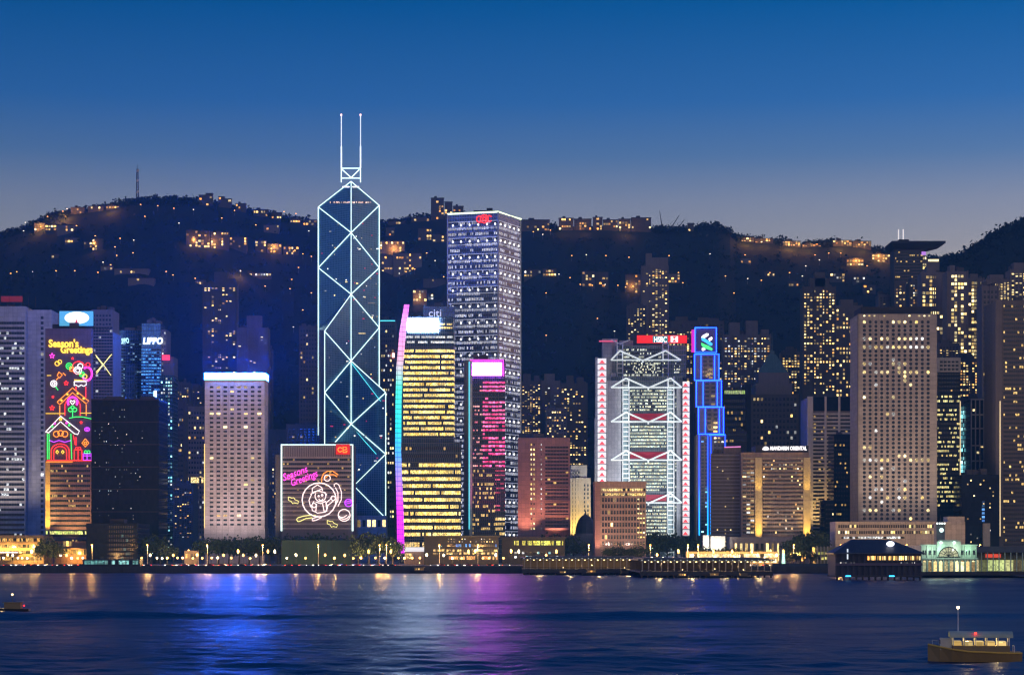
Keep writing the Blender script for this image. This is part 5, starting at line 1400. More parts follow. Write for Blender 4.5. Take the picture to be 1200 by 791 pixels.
RH = [  # ridge houses: px0, px1, py0, py1, lit windows, label
 (83, 99, 243.5, 258, 2, 'square ridge house at the east end of the crest, nearest the bright orange lamps'),
 (103, 121, 242, 256, 3, 'low ridge house just west of the square one at the crest\'s east end'),
 (124, 140, 241.5, 254, 5, 'ridge house with a row of lit windows below the radio mast'),
 (233, 241, 229, 242, 1, 'first tower block of the pair on the crest west of the radio mast'),
 (241, 249, 227, 242, 2, 'taller tower block of the pair on the crest west of the radio mast'),
 (256, 263, 231, 244, 1, 'narrow crest block standing after the gap beside the taller pair'),
 (263, 271, 233.5, 245, 1, 'stubby crest block joined to the narrow one west of the radio mast'),
 (276, 288, 239, 250, 2, 'low crest house where the ridge starts down to the prism tower'),
 (297, 314, 246, 256, 5, 'long crest house with several lit windows east of the prism tower'),
 (318, 330, 249.5, 258, 3, 'small crest house east of the prism tower with warm windows'),
 (340, 352, 256, 265, 4, 'lit crest house near the prism tower\'s upper edge'),
 (355, 371, 258, 268, 5, 'crest house nearest the prism tower with orange windows'),
 (505, 520, 232.5, 258, 7, 'tall twin block on the crest beside the roof of the light studded tower'),
 (521, 530, 237, 258, 5, 'shorter crest block with a bright stack of windows behind the light studded tower'),
 (531, 543, 242, 258, 4, 'lowest crest block half hidden by the light studded tower'),
 (454, 476, 259, 270, 2, 'long dark crest building west of the prism tower'),
 (482, 503, 255, 267, 2, 'dark sloping crest building below the twin block'),
 (611, 644, 258, 269, 7, 'flat row of crest houses just west of the light studded tower'),
 (655, 672, 256, 269, 8, 'yellow lit crest terrace in the middle of the ridge'),
 (673, 693, 257, 269, 8, 'crest terrace with a bright porch beside the yellow one'),
 (695, 706, 255, 269, 5, 'tall narrow crest house in the middle of the ridge'),
 (707, 724, 258, 269, 7, 'long crest house with evenly spaced lamps'),
 (725, 739, 257, 269, 8, 'crest house lit orange at its foot, mid ridge'),
 (740, 763, 255.5, 270, 3, 'widest dark crest block next to the tower cranes'),
 (806, 813, 262, 270, 1, 'tiny crest house west of the tower cranes'),
 (868, 884, 279, 289, 8, 'orange lit villa row where the ridge dips'),
 (885, 906, 280, 290, 7, 'second orange lit villa row where the ridge dips'),
 (917, 938, 283, 292, 14, 'brightest orange villas on the dipping ridge'),
 (940, 962, 286, 294, 10, 'orange villas just west of the brightest ones on the dipping ridge'),
 (976, 998, 282, 291, 12, 'villa row glowing orange near the disc topped tower'),
 (999, 1021, 283, 293, 11, 'last villa row before the disc topped tower, with small roof posts'),
]
for px0, px1, py0, py1, n, lb in RH:
    hill_house(px0, px1, py0, py1, lb, n, AM, 'houses along the crest of the hill', ridge=True, rows=3 if px0 > 860 else None)
SH = [
 (40, 52, 262, 271, 6, 'orange lit house on the hill\'s east shoulder, lowest of three'), (53, 66, 263, 271, 7, 'brightest orange house on the hill\'s east shoulder'), (67, 86, 264, 275, 3, 'long pale house stepping down the east shoulder'),
 (76, 92, 279, 285, 3, 'small terrace below the long pale house on the east shoulder'), (108, 120, 280, 294, 5, 'warm lit house cluster under the ridge, east side'), (98, 108, 283, 291, 3, 'little house beside the warm cluster under the ridge, east side'),
 (218, 232, 270, 290, 6, 'first block of the lit estate under the twin crest blocks'), (232, 246, 271, 291, 9, 'middle block of the lit estate under the twin crest blocks'), (247, 268, 272, 292, 12, 'wide block of the lit estate under the twin crest blocks'), (269, 289, 278, 294, 7, 'end block of the lit estate, nearest the prism tower'),
 (299, 312, 282, 296, 6, 'estate block with a dark gable midway to the prism tower'), (313, 330, 286, 297, 8, 'lit terrace west of the dark gabled block'), (332, 350, 289, 299, 8, 'brightly lit terrace on the slope beside the prism tower'), (309, 327, 264, 273, 2, 'mauve house high on the slope beside the prism tower'),
 (118, 132, 312, 317, 2, 'pale green lit wall of a lodge halfway up the east slope'), (134, 174, 315, 321, 3, 'long pale slab halfway up the east slope'), (150, 180, 326, 333, 1, 'low grey slab under the long pale one'), (60, 68, 298, 303, 1, 'lone grey hut on the dark east slope'),
 (276, 318, 320, 324, 9, 'string of white lights along a slope terrace above the grey notched tower'), (229, 240, 328, 334, 3, 'small house with orange lamp beside the slim slope tower'),
 (445, 474, 283, 299, 11, 'rose lit apartment slab on the slope just west of the prism tower'), (447, 460, 300, 320, 6, 'dark block below the rose lit slab'), (461, 494, 297, 320, 15, 'wide pinkish apartment slab on the slope west of the prism tower'),
 (452, 462, 267, 277, 2, 'dark cottage high on the slope west of the prism tower'), (490, 506, 268, 282, 7, 'yellow lit house between the crest block and light studded tower'), (507, 524, 275, 284, 3, 'house half hidden behind the light studded tower'),
 (496, 522, 327, 337, 1, 'dim terrace low on the slope behind the golden tower'), (484, 500, 340, 357, 9, 'bright yellow block peeping over the golden tower\'s white screen'), (501, 508, 344, 352, 3, 'small lit block beside the bright yellow one over the white screen'),
 (614, 634, 316, 325, 6, 'row of white lit houses on the dark middle slope'), (636, 652, 315, 324, 8, 'yellow lit house on the dark middle slope'), (682, 697, 318, 336, 7, 'apartment slab with warm edge alone on the middle slope'), (698, 713, 319, 337, 4, 'darker half of the lone slab on the middle slope'),
 (733, 751, 322, 344, 10, 'yellow lit slab beside the tallest slim apartment tower'), (783, 797, 321, 332, 6, 'pale lit house just west of the tallest slim apartment tower'), (736, 750, 338, 342, 5, 'lit porch under the yellow slab beside the slim tower'),
 (868, 880, 303, 309, 2, 'single pale house in the trees above the wide slab'), (992, 1012, 303, 312, 12, 'orange house cluster under the last villa row'), (973, 990, 320, 331, 7, 'white lit house below the orange cluster'), (1000, 1014, 324, 332, 4, 'smaller lit house beside the white one'),
 (1022, 1046, 298, 308, 16, 'long orange terrace touching the disc topped tower'), (924, 936, 330, 336, 3, 'dim cottage beside the pointed apartment tower'), (896, 908, 318, 324, 2, 'faint cottage in the trees west of the wide slab'), (1012, 1026, 334, 344, 3, 'faint block at the foot of the slope beside the porthole slab roof')]
CLEARED += [(r_[0], r_[1], r_[2], r_[3]) for r_ in RH + SH]
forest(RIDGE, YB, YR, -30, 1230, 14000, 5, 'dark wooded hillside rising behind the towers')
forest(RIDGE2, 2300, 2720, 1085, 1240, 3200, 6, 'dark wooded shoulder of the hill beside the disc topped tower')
for px0, px1, py0, py1, n, lb in SH:
    hill_house(px0, px1, py0, py1, lb, n, [L_COOL, L_WARM] if 'white' in lb or 'pale green' in lb else AM, 'houses on the slope of the hill', mat=M_MAUVE if ('mauve' in lb or 'pink' in lb or 'pale' in lb or 'rose' in lb) else M_NIGHT)
# street lamps of the hill roads
lamp_pole = MB(); lamp_pole.cyl(0, 0, -6, 8, .18, .1, 6); lamp_pole.tube([(0, 0, 8), (0, -1.4, 8.6)], .09, 5)
lp = lamp_pole.mesh('pole', M_STEEL)
lh = MB(); lh.box(-.75, .75, -2.6, -1.2, 8.2, 8.9)
lhm = {c: lh.mesh('lamp_head', m_) for c, m_ in (('o', E_SODIUM_FAR), ('w', glow('lamp_far_white', (1, .9, .7), 3.0, False)))}
HL = [((13, 327), (20, 325), (39, 325), (66, 324), (88, 324), (115, 326), (28, 277)), ((185, 247.5), (204, 250.5), (227, 252), (165, 246)), ((195, 325), (203, 329), (229, 333), (282, 324), (340, 345), (311, 342), (342, 334)),
      ((30, 267), (48, 272), (56, 260), (74, 254), (79, 251), (90, 271), (112, 283), (116, 290)), ((344, 301), (355, 304), (365, 307), (362, 277), (275, 253), (333, 254), (347, 253)), ((141, 286), (157, 288), (137, 306), (156, 303), (135, 296), (121, 314), (130, 317)),
      ((670, 306), (687, 305), (710, 306), (737, 308)), ((625, 278), (636, 281), (645, 276)), ((655, 328), (668, 332), (680, 340), (694, 341), (709, 340), (724, 341), (733, 343)), ((800, 338), (795, 326), (832, 304), (784, 306), (860, 350), (850, 330)),
      ((876, 333), (892, 335), (902, 326), (925, 326), (944, 318), (955, 305), (971, 303), (873, 305), (940, 330)), ((468, 327), (476, 325), (486, 322), (500, 303), (510, 312), (520, 331)), ((985, 303), (1003, 311), (960, 311), (1016, 318)),
      ((170, 260), (260, 262), (300, 270), (210, 268), (350, 320), (365, 350), (355, 370), (344, 390)), ((560, 300), (640, 350), (700, 380), (720, 395), (640, 400))]
HLN = ['the low road across the east slope', 'the path just under the radio mast', 'the road above the slim slope tower', 'the bright road on the east shoulder', 'the road beside the prism tower', 'the bend under the ridge on the east side', 'the straight road across the middle slope',
       'the track under the mid ridge terrace', 'the curving road below the lone slab', 'the track west of the slim apartment tower', 'the lane above the wide slab', 'the lane behind the golden tower', 'the lane under the last villas', 'the scattered paths above the hotel', 'the dark gully behind the middle towers']
first = None
for pts, nm in zip(HL, HLN):
    for k, (px, py) in enumerate(pts):
        x, Y, z = on_slope(px, py)
        root = empty('street_lamp', 'distant street lamp on ' + nm, 'street lamp', (x, Y, z - 1), 'street lamps on ' + nm)
        put('pole', lp, root); put('lamp_head', lhm['w' if (k * 7 + len(nm)) % 4 == 0 else 'o'], root)
# radio mast and cranes
x, Y, z = slope_point(161, .99)
root = empty('radio_mast', 'tall lattice radio mast on the crest of the hill', 'mast', (x, Y, z - 2))
m = MB(); H = Z(198, Y) - z + 2; w = 1.8
for sx in (-1, 1):
    for sy in (-1, 1): m.tube([(sx * w, sy * w, 0), (sx * w * .55, sy * w * .55, H)], .38, 4)
n = 14
for k in range(n):
    a, c = 1 - .45 * k / n, 1 - .45 * (k + 1) / n
    m.tube([(-w * a, -w * a, H * k / n), (w * c, -w * c, H * (k + 1) / n)], .25, 4); m.tube([(w * a, -w * a, H * k / n), (-w * c, -w * c, H * (k + 1) / n)], .25, 4)
m.tube([(0, 0, H), (0, 0, H + 6)], .25, 4)
m.build('lattice', M_BLACK, root)
for k, f in enumerate((.30, .62, .90)):
    m = MB(); m.cyl(0, -w - 1, H * f, H * f + 3, 1.2, n=8); m.cyl(1.8, -w, H * f + 1, H * f + 4, 1.0, n=8); m.build('dish', M_STEEL, root)
for lb, px, jib in (('upright luffing crane on the crest', 776, (-3, -22)), ('tower crane with jib leaning west on the crest', 787, (9, -17)), ('smallest luffing crane, jib leaning west beyond the other two', 795, (7, -12))):
    x, Y, z = slope_point(px, .99)
    root = empty('tower_crane', lb, 'crane', (x, Y, z - 3))
    s = Y / F
    m = MB(); m.box(-.7, .7, -.7, .7, 0, 9); m.build('mast', M_BLACK, root)
    m = MB(); m.tube([(0, 0, 9), (jib[0] * s, 0, 5 - jib[1] * s)], [.8, .35], 4); m.tube([(0, 0, 9), (-3, 0, 10)], .7, 4); m.tube([(-1.5, 0, 15), (jib[0] * s * .9, 0, 5 - jib[1] * s * .9)], .12, 3); m.tube([(0, 0, 9), (-1.5, 0, 15)], .3, 4); m.build('jib', M_BLACK, root)

# ================================================================ waterfront
# trees
def make_tree(name, label, h, cr, seed, leaves, mat):
    rr = random.Random(seed)
    root = empty(name, label, 'tree', (0, -500, 0))
    m = MB(); th = h * .45
    m.tube([(0, 0, -1), (.1, 0, th * .5), (.25, .1, th), (.1, .2, h * .75)], [h * .035, h * .026, h * .02, h * .008], 7)
    lobes = []
    for k in range(7):
        a = k * 2.4 + rr.random(); r_ = cr * rr.uniform(.35, .7); z_ = h * rr.uniform(.5, .85)
        e = Vector((math.cos(a) * r_, math.sin(a) * r_, z_)); lobes.append((e, cr * rr.uniform(.38, .6)))
        m.tube([(.1, 0, th * rr.uniform(.7, 1.1)), (e.x * .5, e.y * .5, z_ * .8), tuple(e)], [h * .014, h * .009, h * .004], 5)
    lobes.append((Vector((0, 0, h * .85)), cr * .5))
    m.build('trunk', M_BARK, root)
    m = MB()
    for k in range(leaves):
        c, r_ = rr.choice(lobes)
        d = Vector((rr.gauss(0, 1), rr.gauss(0, 1), rr.gauss(0, .8))); d.normalize()
        p = c + d * r_ * (rr.random() ** .4)
        a = Vector((rr.gauss(0, 1), rr.gauss(0, 1), rr.gauss(0, 1))); a.normalize()
        b2 = a.cross(Vector((rr.gauss(0, 1), rr.gauss(0, 1), rr.gauss(0, 1)))); b2.normalize()
        e = rr.uniform(.28, .6) * cr / 5
        m.face([p - a * e, p - b2 * e * .6, p + a * e, p + b2 * e * .6], 0, uv=[(0, 0)] * 4)
    m.build('crown', mat, root)
    return root
protos = [make_tree('broadleaf_tree', 'tree', 11, 6.0, 1, 900, M_LEAF), make_tree('broadleaf_tree', 'tree', 9, 5.4, 2, 800, M_LEAF2), make_tree('broadleaf_tree', 'tree', 12, 5.0, 3, 800, M_LEAF)]
used = set()
TR = [  # name of clump, [(px, top py, Y)]
 ('dark tree before the orange lit loading bay under the neon tower', [(52, 634, 1420), (58, 631, 1425), (65, 636, 1420)]),
 ('dark tree before the blue glass towers', [(168, 630, 1500), (178, 628, 1510), (188, 634, 1490), (196, 638, 1470)]),
 ('dark tree in the row at the foot of the pale hotel', [(232, 634, 1510), (244, 632, 1500), (256, 630, 1505), (268, 629, 1510), (280, 630, 1500), (292, 629, 1505), (304, 630, 1500), (316, 629, 1510), (326, 631, 1500)]),
 ('dark tree behind the hoarding of the neon globe block', [(338, 628, 1520), (350, 627, 1525), (362, 628, 1520), (375, 627, 1525), (388, 628, 1520), (401, 628, 1525)]),
 ('broad dark tree before the stone base of the prism tower', [(420, 634, 1440), (432, 626, 1450), (443, 624, 1455), (452, 628, 1450), (460, 634, 1440)]),
 ('small tree on the podium roof under the golden tower', [(508, 631, 1530), (522, 630, 1535), (538, 632, 1530)]),
 ('dark tree between the pink block and the domed building', [(640, 627, 1600), (652, 625, 1600), (664, 629, 1590), (672, 634, 1560), (684, 634, 1560)]),
 ('tree before the brown stone block', [(712, 641, 1480), (725, 639, 1485), (738, 642, 1480), (748, 640, 1480)]),
 ('dark tree under the steel framed tower', [(762, 628, 1620), (772, 626, 1625), (782, 628, 1620), (793, 627, 1625), (804, 631, 1610), (812, 634, 1600)]),
 ('tree lit from below before the colonnaded block', [(826, 640, 1450), (838, 643, 1440), (850, 642, 1440), (862, 641, 1445), (876, 645, 1430), (890, 643, 1430)]),
 ('dark tree before the banded hotel\'s far gold pier', [(926, 634, 1480), (938, 626, 1500), (950, 624, 1505), (961, 628, 1500), (930, 646, 1380), (942, 645, 1380), (952, 648, 1370)]),
 ('small tree on the quay by the covered pier at the frame edge', [(1150, 648, 1340), (1163, 647, 1340), (1178, 648, 1340), (1192, 647, 1340)]),
]
for lb, pts in TR:
    for k, (px, py, Y) in enumerate(pts):
        i = R.randrange(3)
        H0 = (11.5, 9.4, 12.4)[i]
        z0 = G if py > 600 else G
        s = (Z(py, Y) - G) / H0
        loc = (X(px, Y), Y, G)
        if i not in used: t_ = protos[i]; used.add(i); t_.location = loc; t_.scale = (s,) * 3; t_.rotation_euler = (0, 0, R.random() * 6); t_['label'] = lb; t_['group'] = lb + ' clump'
        else: dup(protos[i], loc, lb, lb + ' clump', R.random() * 6, (s * R.uniform(.9, 1.25), s * R.uniform(.9, 1.25), s))

# quay street lamps
def quay_lamp_parts():
    m = MB(); m.cyl(0, 0, 0, 13.2, .16, .09, 8); m.tube([(0, 0, 13.2), (0, -1.2, 13.7)], .08, 5); m.tube([(0, 0, 13.2), (0, 1.2, 13.7)], .08, 5); m.cyl(0, 0, 0, .6, .3, .25, 8)
    h = MB(); h.box(-.42, .42, -1.9, -1.0, 13.45, 13.85)
    return m.mesh('pole', M_STEEL), h.mesh('lamp_head', E_SODIUM)
qp, qh = quay_lamp_parts()
QL = [(40, 'beside the loading bay'), (108, 'at the foot of the black block'), (173, 'before the dark podium'), (243, 'before the pale hotel'), (308, 'at the west end of the hotel trees'), (373, 'before the neon globe block'), (445, 'before the broad tree'), (453, 'second by the broad tree'), (515, 'before the low gallery'),
      (560, 'at the west end of the low gallery'), (690, 'before the brown stone block'), (762, 'beside the brown stone block'), (806, 'under the stepped blue tower'), (818, 'second under the stepped blue tower'), (930, 'by the quay tree'), (985, 'behind the dark ferry pier'), (1062, 'behind the ferry pier\'s round sign'), (1148, 'beside the clock tower')]
for px, nm in QL:
    Y = 1392
    root = empty('street_lamp', 'orange quayside street lamp ' + nm, 'street lamp', (X(px, Y), Y, G), 'street lamps along the quay')
    put('pole', qp, root); put('lamp_head', qh, root)
    l = bpy.data.lights.new('lamp_light', 'POINT'); l.energy = 26000; l.color = (1, .50, .13); l.shadow_soft_size = .5
    lo = bpy.data.objects.new('lamp_light', l); C.objects.link(lo); lo.parent = root; lo.location = (0, -1.4, 12.6)
# smaller globe lamps on the forecourts
gp = MB(); gp.cyl(0, 0, 0, 4.6, .09, .07, 6); gp = gp.mesh('post', M_BLACK)
gg = MB()
for k in range(4):
    a0, a1 = -math.pi / 2 + math.pi * k / 4, -math.pi / 2 + math.pi * (k + 1) / 4
    gg.cyl(0, 0, 4.9 + .72 * math.sin(a0), 4.9 + .72 * math.sin(a1), max(.02, .72 * math.cos(a0)), max(.02, .72 * math.cos(a1)), 8)
ggo = gg.mesh('globe', glow('globe_orange', (1, .5, .12), 7.0, False)); ggw = gg.mesh('globe', glow('globe_white', (1, .88, .6), 6.0, False))
GL = [('before the loading bay', [4, 9, 15, 21, 26, 32, 37, 44, 71, 78, 84, 91, 97]), ('between the black podium and the hotel', [166, 176, 184, 190, 196, 203, 208, 214, 221, 226, 231, 237]), ('before the pale hotel', [248, 255, 262, 271, 279, 285, 293, 300, 314, 322]), ('before the neon globe block', [336, 347, 358, 381, 392, 404]), ('before the broad tree', [414, 423, 432, 440, 451, 458]), ('before the pink block', [590, 599, 608, 618, 629, 640, 652, 668, 680]), ('before the golden tower', [467, 474, 483, 492, 500]), ('before the low gallery', [520, 530, 541, 549, 557, 566, 573, 581]),
      ('under the steel framed tower', [764, 770, 777, 789, 795, 800]), ('before the colonnaded block', [812, 821, 829, 836, 844, 853, 858, 866, 873, 881, 888, 896, 903, 910, 918]), ('beside the dark ferry pier', [926, 934, 943, 951, 958, 966, 973]), ('by the clock tower pier', [1096, 1122, 1136, 1143, 1152, 1160, 1170, 1181, 1190])]
for nm, xs in GL:
    for k, px in enumerate(xs):
        Y = R.uniform(1372, 1460)
        root = empty('globe_lamp', 'small globe lamp ' + nm, 'street lamp', (X(px, Y), Y, G), 'globe lamps ' + nm)
        dz = R.choice([0, 0, 2, 4.5])
        root.scale = (1, 1, 1 + dz / 5)
        put('post', gp, root); put('globe', ggo if R.random() < .6 else ggw, root)
        if k % 3 == 1:
            l = bpy.data.lights.new('lamp_light', 'POINT'); l.energy = 20000; l.color = (1, .55, .18); l.shadow_soft_size = .6
            lo = bpy.data.objects.new('lamp_light', l); C.objects.link(lo); lo.parent = root; lo.location = (0, -1, 5.5)

# cars
def make_car(body):
    root = empty('parked_car', 'car', 'car', (0, -500, G))
    m = MB()
    prof = [(-2.2, .35), (-2.2, .8), (-1.3, .95), (-.7, 1.45), (.9, 1.45), (1.6, .98), (2.2, .85), (2.2, .35)]
    for sgn in (-.85, .85): m.face([(a, sgn, c) for a, c in (prof if sgn < 0 else prof[::-1])])
    for i in range(len(prof)):
        a, c = prof[i], prof[(i + 1) % len(prof)]
        m.face([(a[0], -.85, a[1]), (a[0], .85, a[1]), (c[0], .85, c[1]), (c[0], -.85, c[1])])
    m.build('body', body, root)
    m = MB(); m.face([(-1.15, -.87, .98), (1.4, -.87, .98), (.85, -.87, 1.38), (-.65, -.87, 1.38)]); m.face([(-1.15, .87, .98), (-.65, .87, 1.38), (.85, .87, 1.38), (1.4, .87, .98)]); m.build('side_window', M_PANE, root)
    for sx in (-1.35, 1.35):
        for sy in (-.88, .88):
            m = MB(); n = 10; m.face([(sx + .33 * math.cos(6.283 * k / n), sy, .33 + .33 * math.sin(6.283 * k / n)) for k in range(n)]); m.tube([(sx, sy - .1, .33), (sx, sy + .02, .33)], .33, 10); m.build('wheel', M_BLACK, root)
    for sy in (-.6, .6):
        m = MB(); m.box(-2.4, -2.05, sy - .3, sy + .3, .6, .86); m.build('headlight', E_HEAD, root)
        m = MB(); m.box(2.05, 2.4, sy - .3, sy + .3, .64, .88); m.build('tail_light', E_TAIL, root)
    return root
cars = [(make_car(surf('car_red', (.35, .03, .03), .3, var=.02, streak=0)), 'red taxi'), (make_car(surf('car_white', (.7, .7, .7), .3, var=.02, streak=0)), 'white car'), (make_car(surf('car_dark', (.03, .03, .04), .25, var=.02, streak=0)), 'black car')]
fc = set()
for nm, p0, p1, n in (('before the loading bay', 2, 100, 12), ('before the dark podium', 110, 200, 6), ('before the pale hotel', 205, 320, 12), ('before the neon globe block', 330, 410, 7), ('before the broad tree', 415, 462, 7), ('before the low gallery', 500, 600, 9), ('behind the long covered pier', 610, 900, 20)):
    for k in range(n):
        i = R.randrange(3)
        px = p0 + (p1 - p0) * (k + R.uniform(.1, .9)) / n; Y = QY + R.choice([36, 38, 42, 43.5])
        lb, loc, rz = '%s on the quay road %s' % (cars[i][1], nm), (X(px, Y), Y, G + .01), R.choice([0, math.pi, .5, math.pi + .4])
        if i not in fc: fc.add(i); c_ = cars[i][0]; c_.location = loc; c_.rotation_euler = (0, 0, rz); c_['label'] = lb; c_['group'] = cars[i][1] + ' cars ' + nm
        else: dup(cars[i][0], loc, lb, cars[i][1] + ' cars ' + nm, rz)

# hoarding and rails along the quay
def fence(px0, px1, Y, h, label, mat):
    root = empty('fence', label, 'fence', (X(px0, Y), Y, G))
    L = (px1 - px0) * Y / F
    m = MB(); m.box(0, L, 0, .12, .1, h); m.build('sheeting', mat, root)
    me = MB(); me.box(-.1, .1, -.14, -.01, 0, h + .3); me = me.mesh('post', M_BLACK)
    n = min(60, max(2, int(L / 4)))
    for k in range(n): put('post', me, root, (L * k / (n - 1), 0, 0))
fence(-20, 100, QY + 4, .8, 'dark hoarding on the quay before the orange loading bay', M_FENCE)
fence(165, 330, QY + 5, .8, 'dark low hoarding on the quay before the hotel trees', M_FENCE)
fence(332, 470, QY + 3, .8, 'blue grey hoarding on the quay before the broad tree', M_FENCE)
fence(472, 612, QY + 4, .9, 'pale hoarding on the quay before the low gallery', surf('pale_sheet', (.2, .18, .16), .7, panel=(3, 10)))
fence(905, 978, QY + 3, 2.0, 'low rail fence on the quay beside the dark ferry pier', M_FENCE)
fence(330, 412, 1472, 17, 'tall dark green screen wall before the neon globe block', surf('green_net', (.03, .07, .06), .9))
m = MB(); 
# low lit buildings on the quay
b = Bld('loading_bay', 'low bus bay with orange lit canopies at the frame\'s edge', -20, 51, 627, 1500, 30, surf('bay_wall', (.3, .22, .13), .8), 'low building')
b.bands(2, b.H - 1, 4, .5, band('band_bay', .8, (1, .45, .06), (1, .7, .2), .9, 1.1, .9), x0=-b.W / 2 + 1, x1=b.W / 2 - 1, name='lit_opening')
m = MB(); m.box(-b.W / 2, b.x(26), -12, -.2, b.z(648), b.z(646)); m.build('canopy', M_WHITEP, b.root)
m = MB(); m.box(-b.W / 2, b.x(25.5), -12.3, -12.05, b.z(647.6), b.z(646.6)); m.build('canopy_light', glow('canopy_tube', (1, .9, .95), 1.6), b.root)
for dx in (-14, -2, 12): flood(b, (dx, -12, 12), (dx, 0, 4), 60000, (1, .5, .1), 120)
b = Bld('entrance_block', 'low block with an orange lit entrance under the neon tower', 64, 103, 634, 1540, 16, surf('entrance_wall', (.3, .2, .16), .8), 'low building')
b.grid(b.x(74), b.x(84), b.z(640), b.z(633.6), 3, 1, .8, .9, .9, [L_AMBER], None, name='lit_window')
b.bands(b.z(650), b.z(643), 1, .9, band('band_entry', .9, (1, .4, .04), (1, .6, .12), 1.1, 1.5, 1), x0=b.x(74), x1=b.W / 2, name='lit_opening')
m = MB(); m.box(b.x(72), b.W / 2 + 1, -6, -.2, b.z(643), b.z(642)); m.build('canopy', M_BROWN, b.root)
flood(b, (4, -10, 8), (4, 0, 6), 22000, (1, .45, .08), 130)
b = Bld('ticket_hall', 'low glass hall with a teal lit ribbon before the black block', 97, 164, 655, 1345, 10, M_BLACK, 'low building')
b.bands(b.z(661.5), b.z(656), 1, .8, band('band_teal_hall', .75, (.25, .8, .75), (.5, .95, .9), .55, 2.2, .85), x0=b.x(99), x1=b.x(162), name='window_band')
b = Bld('site_office', 'small mauve site office between the black block and pale hotel', 216, 231, 645, 1440, 8, M_MAUVE, 'low building')
b.grid(-b.W / 2 + .5, b.W / 2 - .5, 3.5, b.H - 1, 4, 1, .6, .5, .5, [L_AMBER], M_PANE)
b = Bld('gallery', 'low glass gallery with blue and orange lit storeys on the quay', 497, 584, 629, 1480, 22, M_DARKB, 'low building')
b.bands(b.z(641), b.z(637), 1, .8, band('band_blue_gal', .6, (.05, .3, 1), (.2, .6, 1), 1.3, 1.3, .8), x0=b.x(524), x1=b.x(582))
b.bands(b.z(650), b.z(643), 2, .7, band('band_gal', .6, *WARM, 1.2, 1.5, .8), x0=b.x(508), x1=b.x(583))
b.bands(b.z(656), b.z(651), 1, .8, band('band_gal_red', .7, (1, .3, .05), (1, .6, .2), 1.3, 1.2, .9), x0=b.x(526), x1=b.x(583))
b.grid(b.x(524), b.x(582), b.z(636), b.z(630), 18, 2, .35, .4, .5, [L_COOL, L_WARM], None, y=-.1, name='lit_window')
m = MB(); m.box(-b.W / 2 - 1, b.W / 2 + 1, -3, 22, b.H + .02, b.H + .9); m.build('roof', M_BLACK, b.root)
b = Bld('entrance_pavilion', 'small pavilion with a white lit canopy at the golden tower\'s foot', 474, 497, 641, 1500, 14, M_BROWN, 'low building')
b.bands(b.z(655), b.z(648), 1, .9, band('band_pav', .9, (1, .5, .08), (1, .75, .3), 1.2, 2, 1), x0=b.x(475), x1=b.x(483), name='lit_opening')
m = MB(); m.box(-b.W / 2, b.W / 2, -4, -.2, b.z(646), b.z(641)); m.build('canopy', glow('canopy_white', (.9, .92, 1), .9), b.root)
b = Bld('city_hall', 'low dark hall with a band of yellow lit letters like windows below the pink block', 588, 662, 631, 1500, 24, M_DARKB, 'low building')
b.bands(b.z(639), b.z(633), 1, .85, band('band_hall', .7, (1, .8, .08), (.9, 1, .2), 1.3, .8, .85), x0=b.x(601), x1=b.x(660), name='lit_gallery')
b.grid(b.x(602), b.x(655), b.z(655), b.z(645), 12, 2, .6, .5, .35, [L_COOL, L_WARM, L_TEAL], M_PANE)
m = MB(); m.box(-b.W / 2 - 1, b.W / 2 + 1, -2, 24, b.H + .02, b.H + 1.2); m.build('roof', M_DARKB, b.root)
b = Bld('bright_kiosk', 'pair of white floodlit kiosks under the stepped blue tower', 824, 831, 627, 1560, 6, M_WHITEP, 'kiosk')
m = MB(); m.box(b.x(833), b.x(850), 1, 8, 0, b.z(628)); m.build('second_hut', M_WHITEP, b.root)
flood(b, (4, -14, 8), (4, 0, 14), 30000, (1, .92, .75), 110)
b = Bld('market_hall', 'long low market hall lit yellow behind the covered piers', 806, 912, 646, 1420, 16, surf('market_wall', (.4, .33, .2), .8), 'low building')
b.bands(1.5, b.H - 1, 2, .7, band('band_market', .85, (1, .62, .18), (1, .9, .6), 2.0, 1.2, .95), x0=-b.W / 2 + 1, x1=b.W / 2 - 1, name='lit_opening')
m = MB(); m.cyl(b.x(917.5), -3, 0, b.z(648), 1.2, .9, 8); m.build('lit_bollard', glow('bollard_teal', (.3, .9, .75), 1.4), b.root)
b = Bld('footbridge', 'covered footbridge with yellow lit stairs beside the dark ferry pier', 955, 982, 641, 1380, 12, surf('bridge_wall', (.3, .28, .14), .8), 'footbridge')
b.bands(b.z(657), b.z(645), 2, .5, band('band_bridge', .8, (.8, .8, .12), (1, .75, .3), .9, 1.4, .9), name='lit_opening')
m = MB()
for k in range(4): m.box(b.x(957 + k * 4), b.x(958.4 + k * 4), -1.2, -.2, 0, b.z(640))
m.build('column', M_CREAM, b.root)
m = MB(); m.tube([b.P(968, 668, -4), b.P(980, 652, -4)], 1.2, 4); m.build('stair', M_GREENP, b.root)

